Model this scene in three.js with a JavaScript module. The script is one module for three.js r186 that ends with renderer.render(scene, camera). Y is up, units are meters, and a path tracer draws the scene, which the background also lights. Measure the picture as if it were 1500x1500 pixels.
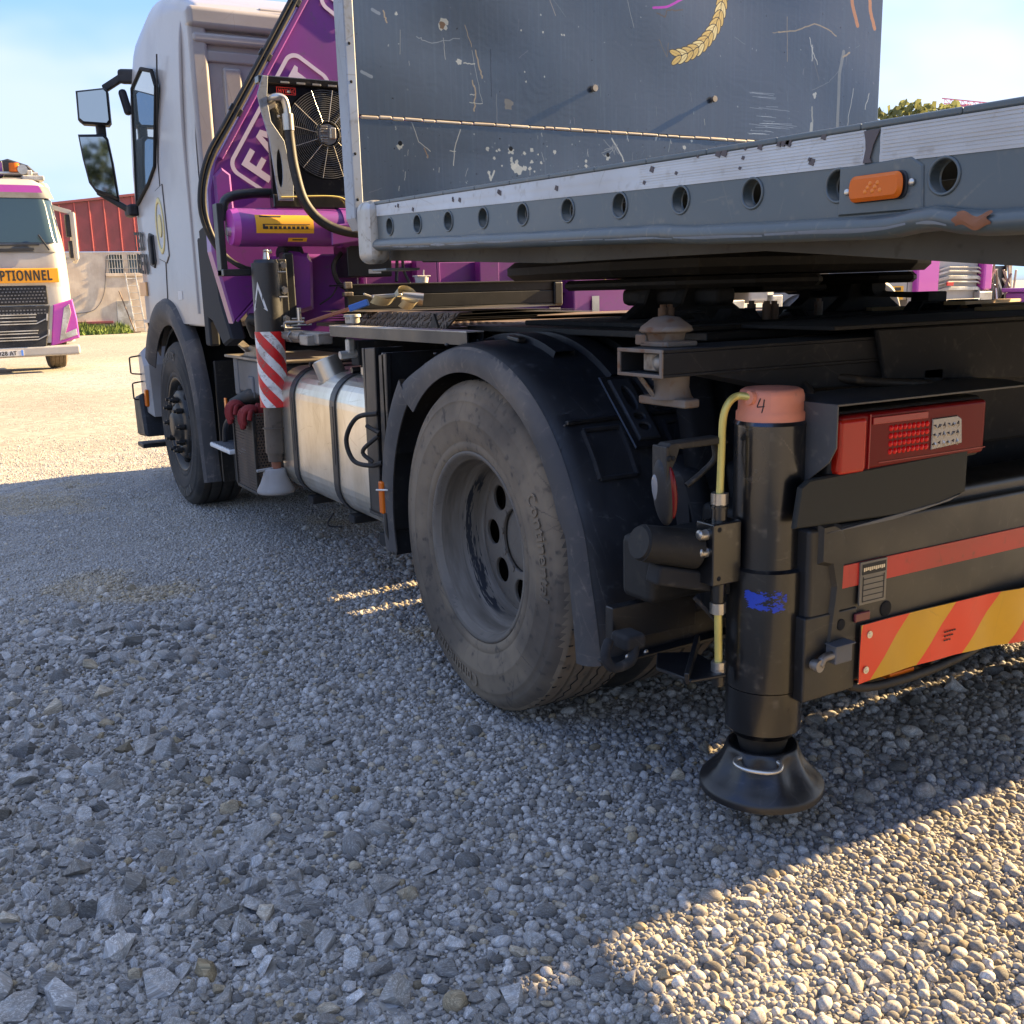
import * as THREE from 'three';
import { RoundedBoxGeometry } from 'three/addons/geometries/RoundedBoxGeometry.js';
import { ConvexGeometry } from 'three/addons/geometries/ConvexGeometry.js';
import { TextGeometry } from 'three/addons/geometries/TextGeometry.js';
import { FontLoader } from 'three/addons/loaders/FontLoader.js';
import { mergeGeometries, mergeVertices, toCreasedNormals } from 'three/addons/utils/BufferGeometryUtils.js';

// ---------- camera, sky, sun, exposure ----------
const scene = new THREE.Scene();
const camera = new THREE.PerspectiveCamera(52.78, 1, 0.05, 2000);
const EYE = new THREE.Vector3(-1.4481, 1.3019, 2.7695);
const YAW = 0.5227, TILT = 0.2113, ROLL = 0.0263;
{
  const f = new THREE.Vector3(Math.sin(YAW), 0, -Math.cos(YAW)), up = new THREE.Vector3(0, 1, 0), r = new THREE.Vector3(Math.cos(YAW), 0, Math.sin(YAW));
  const F = f.clone().multiplyScalar(Math.cos(TILT)).addScaledVector(up, -Math.sin(TILT));
  const U = up.clone().multiplyScalar(Math.cos(TILT)).addScaledVector(f, Math.sin(TILT));
  camera.up.copy(U.multiplyScalar(Math.cos(ROLL)).addScaledVector(r, Math.sin(ROLL)));
  camera.position.copy(EYE); camera.lookAt(EYE.clone().add(F)); camera.updateMatrixWorld(true);
}
const SUN = new THREE.Vector3(1, 0.478, 0.062).normalize();
const renderer = new THREE.WebGLRenderer();
renderer.toneMapping = THREE.LinearToneMapping;
renderer.toneMappingExposure = 5.0;
renderer.shadowMap.enabled = true;
const sun = new THREE.DirectionalLight(new THREE.Color().setRGB(1, 0.715, 0.37), 4.9);
sun.position.copy(SUN).multiplyScalar(40); sun.castShadow = true; sun.shadow.radius = 1;
{ const c = sun.shadow.camera; c.left = c.bottom = -14; c.right = c.top = 14; c.near = 1; c.far = 90; sun.shadow.mapSize.set(4096, 4096); }
scene.add(sun, sun.target);

// ---------- seeded noise ----------
function rng(seed) { let a = seed >>> 0; return () => { a = (a + 0x6D2B79F5) | 0; let t = Math.imul(a ^ (a >>> 15), 1 | a); t = (t + Math.imul(t ^ (t >>> 7), 61 | t)) ^ t; return ((t ^ (t >>> 14)) >>> 0) / 4294967296; }; }
function h2(x, y, s) { let h = Math.imul(x | 0, 374761393) ^ Math.imul(y | 0, 668265263) ^ Math.imul(s | 0, 2147483647 ^ 0x5bd1e995); h = Math.imul(h ^ (h >>> 13), 1274126177); return ((h ^ (h >>> 16)) >>> 0) / 4294967296; }
const sm = t => t * t * (3 - 2 * t), clamp = (x, a = 0, b = 1) => Math.min(b, Math.max(a, x)), mix = (a, b, t) => a + (b - a) * t;
const step = (a, b, x) => sm(clamp((x - a) / (b - a)));
function vn(x, y, P, s) { const xi = Math.floor(x), yi = Math.floor(y), fx = sm(x - xi), fy = sm(y - yi), m = k => P ? ((k % P) + P) % P : k; return mix(mix(h2(m(xi), m(yi), s), h2(m(xi + 1), m(yi), s), fx), mix(h2(m(xi), m(yi + 1), s), h2(m(xi + 1), m(yi + 1), s), fx), fy); }
function fbm(u, v, P, s, oct = 4) { let a = 0, w = 0.5, n = 0; for (let o = 0; o < oct; o++) { a += w * vn(u * P, v * P, P, s + o * 17); n += w; w *= 0.5; P *= 2; } return a / n; }
function fb2(x, y, s, oct = 4) { let a = 0, w = 0.5, n = 0; for (let o = 0; o < oct; o++) { a += w * vn(x, y, 0, s + o * 17); n += w; w *= 0.5; x *= 2.03; y *= 2.03; } return a / n; }

// sky: hazy winter blue with thin white cloud, brighter round the sun
{
  const W = 1024, H = 512, d = new Float32Array(W * H * 4);
  for (let j = 0; j < H; j++) {
    const el = ((j + 0.5) / H - 0.5) * Math.PI, y = Math.sin(el), c = Math.cos(el);
    for (let i = 0; i < W; i++) {
      const az = ((i + 0.5) / W - 0.5) * 2 * Math.PI, x = c * Math.cos(az), z = c * Math.sin(az);
      const up = Math.max(y, 0), t = Math.pow(1 - up, 1.45);
      let r = mix(0.004, 0.122, t), g = mix(0.066, 0.187, t), b = mix(0.315, 0.276, t);
      const k = Math.max(0, x * SUN.x + y * SUN.y + z * SUN.z), gl = 0.12 * Math.pow(k, 4) + 0.30 * Math.pow(k, 40);
      r += gl * 0.92; g += gl * 0.92; b += gl * 0.85;
      if (y > 0) {
        const px = x / (up + 0.16), pz = z / (up + 0.16);
        const n = fb2(px * 0.9 + 3.1, pz * 1.5 + 7.7, 5, 6), m = fb2(px * 3.1 + 1.2, pz * 4.2 + 2.4, 9, 5);
        const cl = 0.85 * step(0.35, 0.57, n * 0.78 + m * 0.22) * step(-0.02, 0.12, y);
        r = mix(r, 0.172 + gl, cl); g = mix(g, 0.200 + gl * 0.95, cl); b = mix(b, 0.245 + gl * 0.85, cl);
      } else { r = 0.13; g = 0.125; b = 0.11; }
      const o = (j * W + i) * 4; d[o] = r; d[o + 1] = g; d[o + 2] = b; d[o + 3] = 1;
    }
  }
  const sky = new THREE.DataTexture(d, W, H, THREE.RGBAFormat, THREE.FloatType);
  sky.mapping = THREE.EquirectangularReflectionMapping; sky.magFilter = THREE.LinearFilter; sky.needsUpdate = true;
  scene.background = sky; scene.environment = sky;
}

// ---------- building helpers ----------
const font = await new FontLoader().loadAsync('fonts/droid/droid_sans_bold.typeface.json');
const taken = {};
function numbered(n) { const k = taken[n] = (taken[n] ?? -1) + 1; return k ? `${n}_${String(k).padStart(3, '0')}` : n; }
const V = (x, y, z) => new THREE.Vector3(x, y, z);
function tag(o, label, category, group, kind) { if (label) o.userData.label = label; if (category) o.userData.category = category; if (group) o.userData.group = group; if (kind) o.userData.kind = kind; return o; }
function thing(name, label, category, [x, y, z] = [0, 0, 0], group) { const o = new THREE.Group(); o.name = numbered(name); o.position.set(x, y, z); scene.add(o); return tag(o, label, category, group); }
function holder(name, parent, [x, y, z], label) { const o = new THREE.Group(); o.name = name; const w = wpos(parent); o.position.set(x - w.x, y - w.y, z - w.z); parent.add(o); if (label) o.userData.label = label; return o; }
function wpos(o) { const w = V(0, 0, 0); for (let p = o; p && p !== scene; p = p.parent) w.add(p.position); return w; }
function boxUV(g) {                                                // uv in metres from the face's main direction
  const p = g.attributes.position, n = g.attributes.normal, uv = new Float32Array(p.count * 2);
  for (let i = 0; i < p.count; i += 3) {
    let nx = 0, ny = 0, nz = 0; for (let k = 0; k < 3; k++) { nx += Math.abs(n.getX(i + k)); ny += Math.abs(n.getY(i + k)); nz += Math.abs(n.getZ(i + k)); }
    for (let k = i; k < i + 3; k++) { const x = p.getX(k), y = p.getY(k), z = p.getZ(k); const a = nx >= ny && nx >= nz ? [z, y] : ny >= nz ? [x, z] : [x, y]; uv[2 * k] = a[0]; uv[2 * k + 1] = a[1]; }
  }
  g.setAttribute('uv', new THREE.BufferAttribute(uv, 2)); return g;
}
function clean(g, keep) { let h = g.index ? g.toNonIndexed() : g; for (const k of Object.keys(h.attributes)) if (!['position', 'normal', 'uv'].includes(k)) h.deleteAttribute(k); if (!h.attributes.normal) h.computeVertexNormals(); if (!keep || !h.attributes.uv) boxUV(h); h.clearGroups(); return h; }
function build(geos, keep) { const l = (Array.isArray(geos) ? geos : [geos]).flat(9).map(g => clean(g, keep)); return l.length > 1 ? mergeGeometries(l) : l[0]; }
function part(name, geos, m, parent, o = {}) {                      // geometry given in world metres (or local with o.local)
  const g = build(geos, o.keepUV); if (!o.local) { const w = wpos(parent); g.translate(-w.x, -w.y, -w.z); }
  const me = new THREE.Mesh(g, m); me.name = parent === scene ? numbered(name) : name; me.castShadow = me.receiveShadow = true; parent.add(me);
  if (o.label) me.userData.label = o.label; if (o.kind) me.userData.kind = o.kind; return me;
}
const each = (name, geos, m, parent, o) => geos.flat(9).map(g => part(name, g, m, parent, o));
function group2(name, geos, m, parent, at, o = {}) {               // a part that carries sub-parts: mesh placed at its own origin
  const w = wpos(parent), g = build(geos, o.keepUV); g.translate(-at[0], -at[1], -at[2]);
  const me = new THREE.Mesh(g, m); me.name = name; me.position.set(at[0] - w.x, at[1] - w.y, at[2] - w.z); me.castShadow = me.receiveShadow = true; parent.add(me); if (o.label) me.userData.label = o.label; return me;
}
const bx = (x0, x1, y0, y1, z0, z1, r = 0.004) => { const w = Math.abs(x1 - x0), h = Math.abs(y1 - y0), d = Math.abs(z1 - z0); r = Math.min(r, w * 0.45, h * 0.45, d * 0.45); const g = r > 0 ? new RoundedBoxGeometry(w, h, d, 1, r) : new THREE.BoxGeometry(w, h, d); return g.translate((x0 + x1) / 2, (y0 + y1) / 2, (z0 + z1) / 2); };
function rod(a, b, r1, r2 = r1, seg = 16, open = false) { const d = b.clone().sub(a), g = new THREE.CylinderGeometry(r2, r1, d.length(), seg, 1, open); g.translate(0, d.length() / 2, 0); g.applyQuaternion(new THREE.Quaternion().setFromUnitVectors(V(0, 1, 0), d.normalize())); return g.translate(a.x, a.y, a.z); }
function bar(a, b, w, h, r = 0.003) { const d = b.clone().sub(a), L = d.length(), g = new RoundedBoxGeometry(w, h, L, 1, Math.min(r, w * 0.4, h * 0.4)); const m = new THREE.Matrix4().lookAt(b, a, Math.abs(d.y) > 0.95 * L ? V(0, 0, 1) : V(0, 1, 0)); g.applyMatrix4(m); const c = a.clone().add(b).multiplyScalar(0.5); return g.translate(c.x, c.y, c.z); }
const tube = (pts, r, seg = 48, rad = 10, tension = 0.5) => new THREE.TubeGeometry(new THREE.CatmullRomCurve3(pts.map(p => Array.isArray(p) ? V(...p) : p), false, 'catmullrom', tension), seg, r, rad, false);
function shape(pts, holes = []) { const s = new THREE.Shape(pts.map(p => new THREE.Vector2(p[0], p[1]))); for (const h of holes) s.holes.push(h); return s; }
const circ = (x, y, r, ry = r) => { const h = new THREE.Path(); h.absellipse(x, y, r, ry, 0, Math.PI * 2, true); return h; };
function ext(s, d, bev, cs = 24) { const b = bev || 0; return new THREE.ExtrudeGeometry(s, { depth: d - 2 * b, bevelEnabled: b > 0, bevelSize: b, bevelThickness: b, bevelOffset: -b, bevelSegments: 1, curveSegments: cs, steps: 1 }).translate(0, 0, b); }
// outlines: polyX([[z, y]], x0, x1), polyZ([[x, y]], z0, z1), polyY([[x, z]], y0, y1)
const MX = new THREE.Matrix4().makeBasis(V(0, 0, -1), V(0, 1, 0), V(1, 0, 0)), MY = new THREE.Matrix4().makeBasis(V(1, 0, 0), V(0, 0, -1), V(0, 1, 0));
const polyX = (pts, x0, x1, b = 0.003, holes = []) => ext(shape(pts.map(([z, y]) => [-z, y]), holes), x1 - x0, b).applyMatrix4(MX).translate(x0, 0, 0);
const polyZ = (pts, z0, z1, b = 0.003, holes = []) => ext(shape(pts, holes), z1 - z0, b).translate(0, 0, z0);
const polyY = (pts, y0, y1, b = 0.003, holes = []) => ext(shape(pts.map(([x, z]) => [x, -z]), holes), y1 - y0, b).applyMatrix4(MY).translate(0, y0, 0);
// surface of revolution about the x axis: profile [[r, x]]; angle a from up towards the rear
function latheX(pr, cx, cy, cz, seg = 96, a0 = 0, a1 = Math.PI * 2) { return new THREE.LatheGeometry(pr.map(p => new THREE.Vector2(p[0], p[1])), seg, a0 - Math.PI / 2, a1 - a0).rotateZ(-Math.PI / 2).translate(cx, cy, cz); }
const latheY = (pr, x, y, z, seg = 48) => new THREE.LatheGeometry(pr.map(p => new THREE.Vector2(p[0], p[1])), seg).translate(x, y, z);
function grid(nu, nv, f, crease = 0) {
  const p = [], uv = [], ix = [];
  for (let i = 0; i <= nu; i++) for (let j = 0; j <= nv; j++) { const q = f(i / nu, j / nv); p.push(q[0], q[1], q[2]); uv.push(i / nu, j / nv); }
  for (let i = 0; i < nu; i++) for (let j = 0; j < nv; j++) { const a = i * (nv + 1) + j, b = a + nv + 1; ix.push(a, b, a + 1, b, b + 1, a + 1); }
  const g = new THREE.BufferGeometry(); g.setAttribute('position', new THREE.Float32BufferAttribute(p, 3)); g.setAttribute('uv', new THREE.Float32BufferAttribute(uv, 2)); g.setIndex(ix); g.computeVertexNormals(); return g;
}
function hexNut(x, y, z, r, h, axis = 'x') { const g = new THREE.CylinderGeometry(r, r, h, 6); if (axis === 'x') g.rotateZ(Math.PI / 2); if (axis === 'z') g.rotateX(Math.PI / 2); return g.translate(x, y, z); }
function dome(x, y, z, r, axis = 'x', s = 0.6) { const g = new THREE.SphereGeometry(r, 12, 8); if (axis === 'x') g.scale(s, 1, 1); if (axis === 'y') g.scale(1, s, 1); if (axis === 'z') g.scale(1, 1, s); return g.translate(x, y, z); }
function text(str, size, depth, m4) { const g = new TextGeometry(str, { font, size, depth, curveSegments: 4, bevelEnabled: false }); g.computeBoundingBox(); return m4 ? g.applyMatrix4(m4) : g; }
const frame = (o, X, Y) => { const x = X.clone().normalize(), z = x.clone().cross(Y).normalize(), y = z.clone().cross(x); return new THREE.Matrix4().makeBasis(x, y, z).setPosition(o); };

// ---------- materials ----------
const C = (r, g, b) => new THREE.Color().setRGB(r, g, b);
function dataTex(S, f, srgb) {
  const d = new Uint8Array(S * S * 4);
  for (let j = 0; j < S; j++) for (let i = 0; i < S; i++) { const q = f((i + 0.5) / S, (j + 0.5) / S), o = (j * S + i) * 4; d[o] = clamp(q[0], 0, 255); d[o + 1] = clamp(q[1], 0, 255); d[o + 2] = clamp(q[2], 0, 255); d[o + 3] = 255; }
  const t = new THREE.DataTexture(d, S, S, THREE.RGBAFormat); t.wrapS = t.wrapT = THREE.RepeatWrapping; t.magFilter = THREE.LinearFilter; t.minFilter = THREE.LinearMipmapLinearFilter; t.generateMipmaps = true; if (srgb) t.colorSpace = THREE.SRGBColorSpace; t.needsUpdate = true; return t;
}
// worn coat: base sRGB with patches, specks and scratches of another sRGB
function worn(base, dirt, amt, seed, { S = 384, specks = 0.0, scratch = 0, streak = 0, P = 4 } = {}) {
  const sc = new Float32Array(S * S), R = rng(seed * 77 + 5);
  for (let k = 0; k < scratch; k++) { let x = R() * S, y = R() * S, a = R() * 6.283, l = 10 + R() * 60, w = 0.3 + R() * 0.7; for (let t = 0; t < l; t++) { x += Math.cos(a); y += Math.sin(a); a += (R() - 0.5) * 0.06; const i = ((Math.floor(x) % S) + S) % S, j = ((Math.floor(y) % S) + S) % S; sc[j * S + i] = Math.max(sc[j * S + i], w * Math.sin(Math.PI * t / l)); } }
  return dataTex(S, (u, v) => {
    const n = fbm(u, v, P, seed, 6), f = fbm(u, v, 48, seed + 31, 3), st = streak ? fbm(u * 1, v * 0.12, 32, seed + 51, 3) : 0.5;
    let k = amt * clamp((n - 0.36) * 2.6) + (f - 0.5) * 0.25 * amt + streak * (st - 0.5);
    if (specks && f > 0.72 - specks) k += (f - 0.72 + specks) * 3;
    k += 0.7 * sc[Math.floor(v * S) * S + Math.floor(u * S)]; k = clamp(k, 0, 1);
    return [mix(base[0], dirt[0], k), mix(base[1], dirt[1], k), mix(base[2], dirt[2], k)];
  }, true);
}
const roughTex = dataTex(256, (u, v) => { const n = fbm(u, v, 6, 91, 5), q = 150 + 180 * (n - 0.4); return [q, q, q]; });
const grainBump = dataTex(256, (u, v) => { const q = 255 * (0.6 * fbm(u, v, 32, 44, 3) + 0.4 * fbm(u, v, 8, 45, 3)); return [q, q, q]; });
const std = (o) => new THREE.MeshStandardMaterial({ side: THREE.DoubleSide, ...o });
const phy = (o) => new THREE.MeshPhysicalMaterial({ side: THREE.DoubleSide, ...o });
const M = {
  cab: phy({ map: worn([156, 151, 147], [132, 124, 117], 0.5, 3, { scratch: 30 }), roughness: 0.42, clearcoat: 0.35, clearcoatRoughness: 0.15 }),
  purple: phy({ map: worn([122, 50, 136], [104, 68, 118], 0.5, 4, { scratch: 60, specks: 0.03 }), roughness: 0.42, clearcoat: 0.4, clearcoatRoughness: 0.2 }),
  magenta: phy({ color: C(0.45, 0.055, 0.36), roughness: 0.4, clearcoat: 0.4 }),
  logo: std({ color: C(0.62, 0.52, 0.62), roughness: 0.5 }),
  plastic: std({ map: worn([17, 19, 24], [68, 67, 68], 0.55, 6, { scratch: 130, specks: 0.02 }), roughnessMap: roughTex, roughness: 0.95, bumpMap: grainBump, bumpScale: 0.0006 }),
  lip: std({ map: worn([62, 60, 60], [104, 95, 86], 0.8, 7, { scratch: 220, specks: 0.03 }), roughness: 0.75, bumpMap: grainBump, bumpScale: 0.0005 }),
  black: phy({ map: worn([11, 12, 15], [48, 47, 47], 0.4, 8, { scratch: 120, specks: 0.03 }), roughnessMap: roughTex, roughness: 0.75, clearcoat: 0.25, clearcoatRoughness: 0.3 }),
  gloss: phy({ map: worn([10, 11, 14], [84, 76, 66], 0.32, 9, { scratch: 70, specks: 0.045 }), roughnessMap: roughTex, roughness: 0.5, clearcoat: 0.6, clearcoatRoughness: 0.12 }),
  chassis: std({ map: worn([14, 15, 18], [58, 54, 50], 0.48, 10, { scratch: 60, specks: 0.05 }), roughness: 0.85, bumpMap: grainBump, bumpScale: 0.0008 }),
  grease: std({ map: worn([14, 14, 14], [52, 46, 38], 0.5, 11, { specks: 0.05 }), roughness: 0.7, bumpMap: grainBump, bumpScale: 0.002 }),
  steel: std({ map: worn([150, 146, 140], [92, 78, 64], 0.7, 12, { scratch: 200, specks: 0.05 }), metalness: 0.55, roughness: 0.5 }),
  zinc: std({ map: worn([200, 196, 188], [140, 130, 116], 0.5, 13, { scratch: 60 }), metalness: 0.8, roughness: 0.3 }),
  rust: std({ map: worn([120, 112, 104], [104, 70, 46], 0.8, 14, { specks: 0.06 }), metalness: 0.3, roughness: 0.7, bumpMap: grainBump, bumpScale: 0.0015 }),
  tank: std({ map: worn([236, 230, 216], [188, 176, 152], 0.55, 15, { scratch: 160, streak: 0.35 }), metalness: 0.92, roughness: 0.30, roughnessMap: null, bumpMap: grainBump, bumpScale: 0.0002 }),
  alu: std({ map: worn([196, 196, 192], [128, 120, 108], 0.6, 16, { scratch: 160, specks: 0.03 }), metalness: 0.45, roughness: 0.48 }),
  tyre: std({ map: worn([122, 108, 90], [72, 65, 58], 0.75, 17, { scratch: 50, specks: 0.05, P: 5 }), roughness: 0.95, bumpMap: grainBump, bumpScale: 0.0012 }),
  tread: std({ map: worn([118, 104, 88], [78, 72, 64], 0.8, 18, { scratch: 260, specks: 0.04 }), roughness: 0.95, bumpMap: grainBump, bumpScale: 0.002 }),
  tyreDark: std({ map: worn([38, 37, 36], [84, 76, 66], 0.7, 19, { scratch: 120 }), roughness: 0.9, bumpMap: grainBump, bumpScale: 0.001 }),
  groove: std({ color: C(0.012, 0.012, 0.012), roughness: 1 }),
  rim: std({ map: worn([112, 104, 94], [84, 77, 70], 0.7, 20, { scratch: 80, specks: 0.02 }), roughness: 0.7, metalness: 0.15 }),
  rimBlack: std({ map: worn([24, 24, 24], [70, 62, 52], 0.5, 21, { specks: 0.02 }), roughness: 0.5, metalness: 0.2 }),
  red: phy({ color: C(0.42, 0.012, 0.015), roughness: 0.15, transmission: 0.25, thickness: 0, clearcoat: 1, clearcoatRoughness: 0.05 }),
  redGlow: std({ color: C(0.30, 0.008, 0.008), roughness: 0.3 }),
  amber: phy({ color: C(0.62, 0.13, 0.008), roughness: 0.22, specularIntensity: 0.5 }),
  amberDeep: std({ color: C(0.72, 0.19, 0.012), roughness: 0.3 }),
  redTape: std({ map: worn([190, 40, 34], [140, 52, 40], 0.5, 22, { scratch: 40, specks: 0.02 }), roughness: 0.4 }),
  hazRed: std({ map: worn([236, 62, 34], [206, 74, 44], 0.4, 23, { scratch: 30 }), roughness: 0.38 }),
  hazYel: std({ map: worn([214, 160, 20], [186, 138, 34], 0.4, 24, { scratch: 30 }), roughness: 0.38 }),
  white: std({ map: worn([214, 212, 208], [172, 164, 150], 0.5, 25, { scratch: 40 }), roughness: 0.55 }),
  redPaint: std({ map: worn([196, 30, 28], [150, 40, 34], 0.4, 26, { scratch: 60 }), roughness: 0.45 }),
  orangeCap: std({ map: worn([234, 146, 114], [198, 126, 102], 0.7, 27, { scratch: 90, specks: 0.02 }), roughness: 0.6 }),
  brassPipe: std({ map: worn([222, 206, 120], [180, 160, 84], 0.6, 28, {}), metalness: 0.35, roughness: 0.4 }),
  blue: std({ color: C(0.008, 0.045, 0.42), roughness: 0.5, alphaTest: 0.5, alphaMap: dataTex(256, (u, v) => { const n = 0.6 * fbm(u, v, 5, 401, 4) + 0.4 * fbm(u, v, 22, 402, 3), e = Math.min(u, 1 - u) * 5, f = Math.min(v, 1 - v) * 3, k = n + 0.12 * (u < 0.45) > 0.50 && n > 0.62 - 0.3 * Math.min(1, Math.min(e, f)) ? 255 : 0; return [k, k, k]; }) }),
  matt: std({ map: worn([17, 17, 18], [66, 60, 52], 0.5, 38, { scratch: 160, specks: 0.04 }), roughness: 0.6, bumpMap: grainBump, bumpScale: 0.0005 }),
  guard: std({ map: worn([58, 60, 64], [96, 92, 86], 0.6, 39, { scratch: 120, specks: 0.02 }), roughness: 0.5 }),
  post: std({ map: worn([150, 158, 168], [118, 116, 112], 0.5, 40, { scratch: 120, specks: 0.02 }), metalness: 0.2, roughness: 0.45 }),
  legTube: std({ map: worn([92, 83, 74], [60, 52, 46], 0.7, 42, { scratch: 80, specks: 0.03 }), metalness: 0.3, roughness: 0.5 }),
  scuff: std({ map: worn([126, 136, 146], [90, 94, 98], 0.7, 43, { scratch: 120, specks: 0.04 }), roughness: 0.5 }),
  glass: phy({ color: C(0.9, 0.95, 0.95), roughness: 0.02, transmission: 0.85, thickness: 0, ior: 1.45, specularIntensity: 1 }),
  tint: phy({ color: C(0.10, 0.13, 0.14), roughness: 0.03, metalness: 0.0, clearcoat: 1, clearcoatRoughness: 0.02, specularIntensity: 1 }),
  mirror: std({ color: C(0.36, 0.40, 0.44), metalness: 1, roughness: 0.03 }),
  yellow: std({ color: C(0.72, 0.36, 0.02), roughness: 0.5 }),
  ink: std({ color: C(0.02, 0.02, 0.02), roughness: 0.7 }),
  grey: std({ map: worn([96, 98, 102], [70, 68, 66], 0.6, 29, { scratch: 60 }), roughness: 0.6 }),
  trailer: phy({ map: worn([72, 82, 86], [108, 106, 98], 0.4, 30, { scratch: 120, specks: 0.02 }), roughness: 0.42, clearcoat: 0.25, clearcoatRoughness: 0.2 }),
  under: std({ map: worn([78, 76, 70], [56, 50, 44], 0.6, 31, { specks: 0.03 }), roughness: 0.8 }),
  foil: phy({ map: worn([190, 194, 196], [150, 146, 140], 0.45, 32, { scratch: 120, specks: 0.03 }), metalness: 0.0, roughness: 0.35 }),
  chequer: std({ map: worn([128, 108, 88], [82, 70, 58], 0.8, 33, { scratch: 120 }), metalness: 0.4, roughness: 0.55 }),
  wood: std({ map: worn([150, 92, 66], [110, 70, 52], 0.7, 34, { streak: 0.5 }), roughness: 0.7 }),
  strap: std({ map: worn([196, 190, 160], [146, 136, 112], 0.6, 35, { streak: 0.6 }), roughness: 0.85 }),
  rubberFoot: std({ map: worn([150, 146, 142], [110, 104, 98], 0.6, 36, { scratch: 60 }), roughness: 0.8 }),
  glove: std({ color: C(0.20, 0.014, 0.014), roughness: 0.85 }),
  hose: std({ map: worn([22, 21, 20], [88, 72, 54], 0.45, 37, { specks: 0.02 }), roughness: 0.6 }),
};
// ---------- the yard: one sheet to the horizon ----------
const gh = (x, z) => { const r = Math.hypot(x - EYE.x, z - EYE.z); const w = step(16, 5, r); return w * (0.055 * (fb2(x * 0.55 + 9, z * 0.55 + 4, 61, 3) - 0.5) + 0.022 * (fb2(x * 2.3, z * 2.3, 62, 3) - 0.5)) - 0.012; };
{
  const N = 300, p = [], uv = [], ix = [], co = [];
  const s = t => Math.sinh(t * 5.2) / Math.sinh(5.2) * 420;
  for (let i = 0; i <= N; i++) for (let j = 0; j <= N; j++) {
    const x = 0.4 + s(i / N * 2 - 1), z = -1.5 + s(j / N * 2 - 1); p.push(x, gh(x, z), z); uv.push(x / 1.5, z / 1.5);
    const n = fb2(x * 0.35 + 40, z * 0.35 + 8, 63, 4), k = step(-2.0, -7, z) , a = 0.80 + 0.4 * (n - 0.5);
    const far = clamp(k), q = n > 0.5 ? 1 : 0.92;
    co.push(mix(0.76, 0.78, far) * a, mix(0.74, 0.75, far) * a, mix(0.72, 0.72, far) * a * q);
  }
  for (let i = 0; i < N; i++) for (let j = 0; j < N; j++) { const a = i * (N + 1) + j, b = a + N + 1; ix.push(a, a + 1, b, b, a + 1, b + 1); }
  const g = new THREE.BufferGeometry(); g.setAttribute('position', new THREE.Float32BufferAttribute(p, 3)); g.setAttribute('uv', new THREE.Float32BufferAttribute(uv, 2)); g.setAttribute('color', new THREE.Float32BufferAttribute(co, 3)); g.setIndex(ix); g.computeVertexNormals();
  // fine grit: small cells of stone, dust between
  const S = 1024, hgt = new Float32Array(S * S), tone = new Float32Array(S * S), R = rng(71);
  for (let k = 0; k < 9000; k++) {
    const cx = R() * S, cy = R() * S, r = 2.2 + 8 * Math.pow(R(), 3), e = 0.6 + R() * 0.4, a = R() * 3.14, t = R(), ca = Math.cos(a), sa = Math.sin(a), q = Math.ceil(r);
    for (let j = -q; j <= q; j++) for (let i = -q; i <= q; i++) { const u = (i * ca + j * sa) / r, v = (-i * sa + j * ca) / (r * e), d = u * u + v * v; if (d < 1) { const o = ((Math.floor(cy + j) % S + S) % S) * S + (Math.floor(cx + i) % S + S) % S, hh = Math.sqrt(1 - d) * r / 10; if (hh > hgt[o]) { hgt[o] = hh; tone[o] = t; } } }
  }
  const mapT = dataTex(S, (u, v) => { const o = Math.floor(v * S) * S + Math.floor(u * S), n = fbm(u, v, 24, 72, 4), d = fbm(u, v, 5, 73, 4); const st = step(0.02, 0.12, hgt[o]) * step(0.66, 0.42, d); const b = 178 + 60 * (n - 0.5), t = 132 + 95 * tone[o]; return [mix(b + 4, t, st), mix(b, t - 2, st), mix(b - 8, t - 7, st)]; }, true);
  const bumpT = dataTex(S, (u, v) => { const o = Math.floor(v * S) * S + Math.floor(u * S), d = fbm(u, v, 5, 73, 4); const h = hgt[o] * step(0.7, 0.4, d) * 190 + 60 * fbm(u, v, 40, 74, 3); return [h, h, h]; });
  const me = new THREE.Mesh(g, new THREE.MeshStandardMaterial({ map: mapT, bumpMap: bumpT, bumpScale: 0.012, roughness: 0.96, vertexColors: true })); me.name = 'ground'; me.receiveShadow = true; tag(me, null, null, null, 'structure'); scene.add(me);
}

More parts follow.
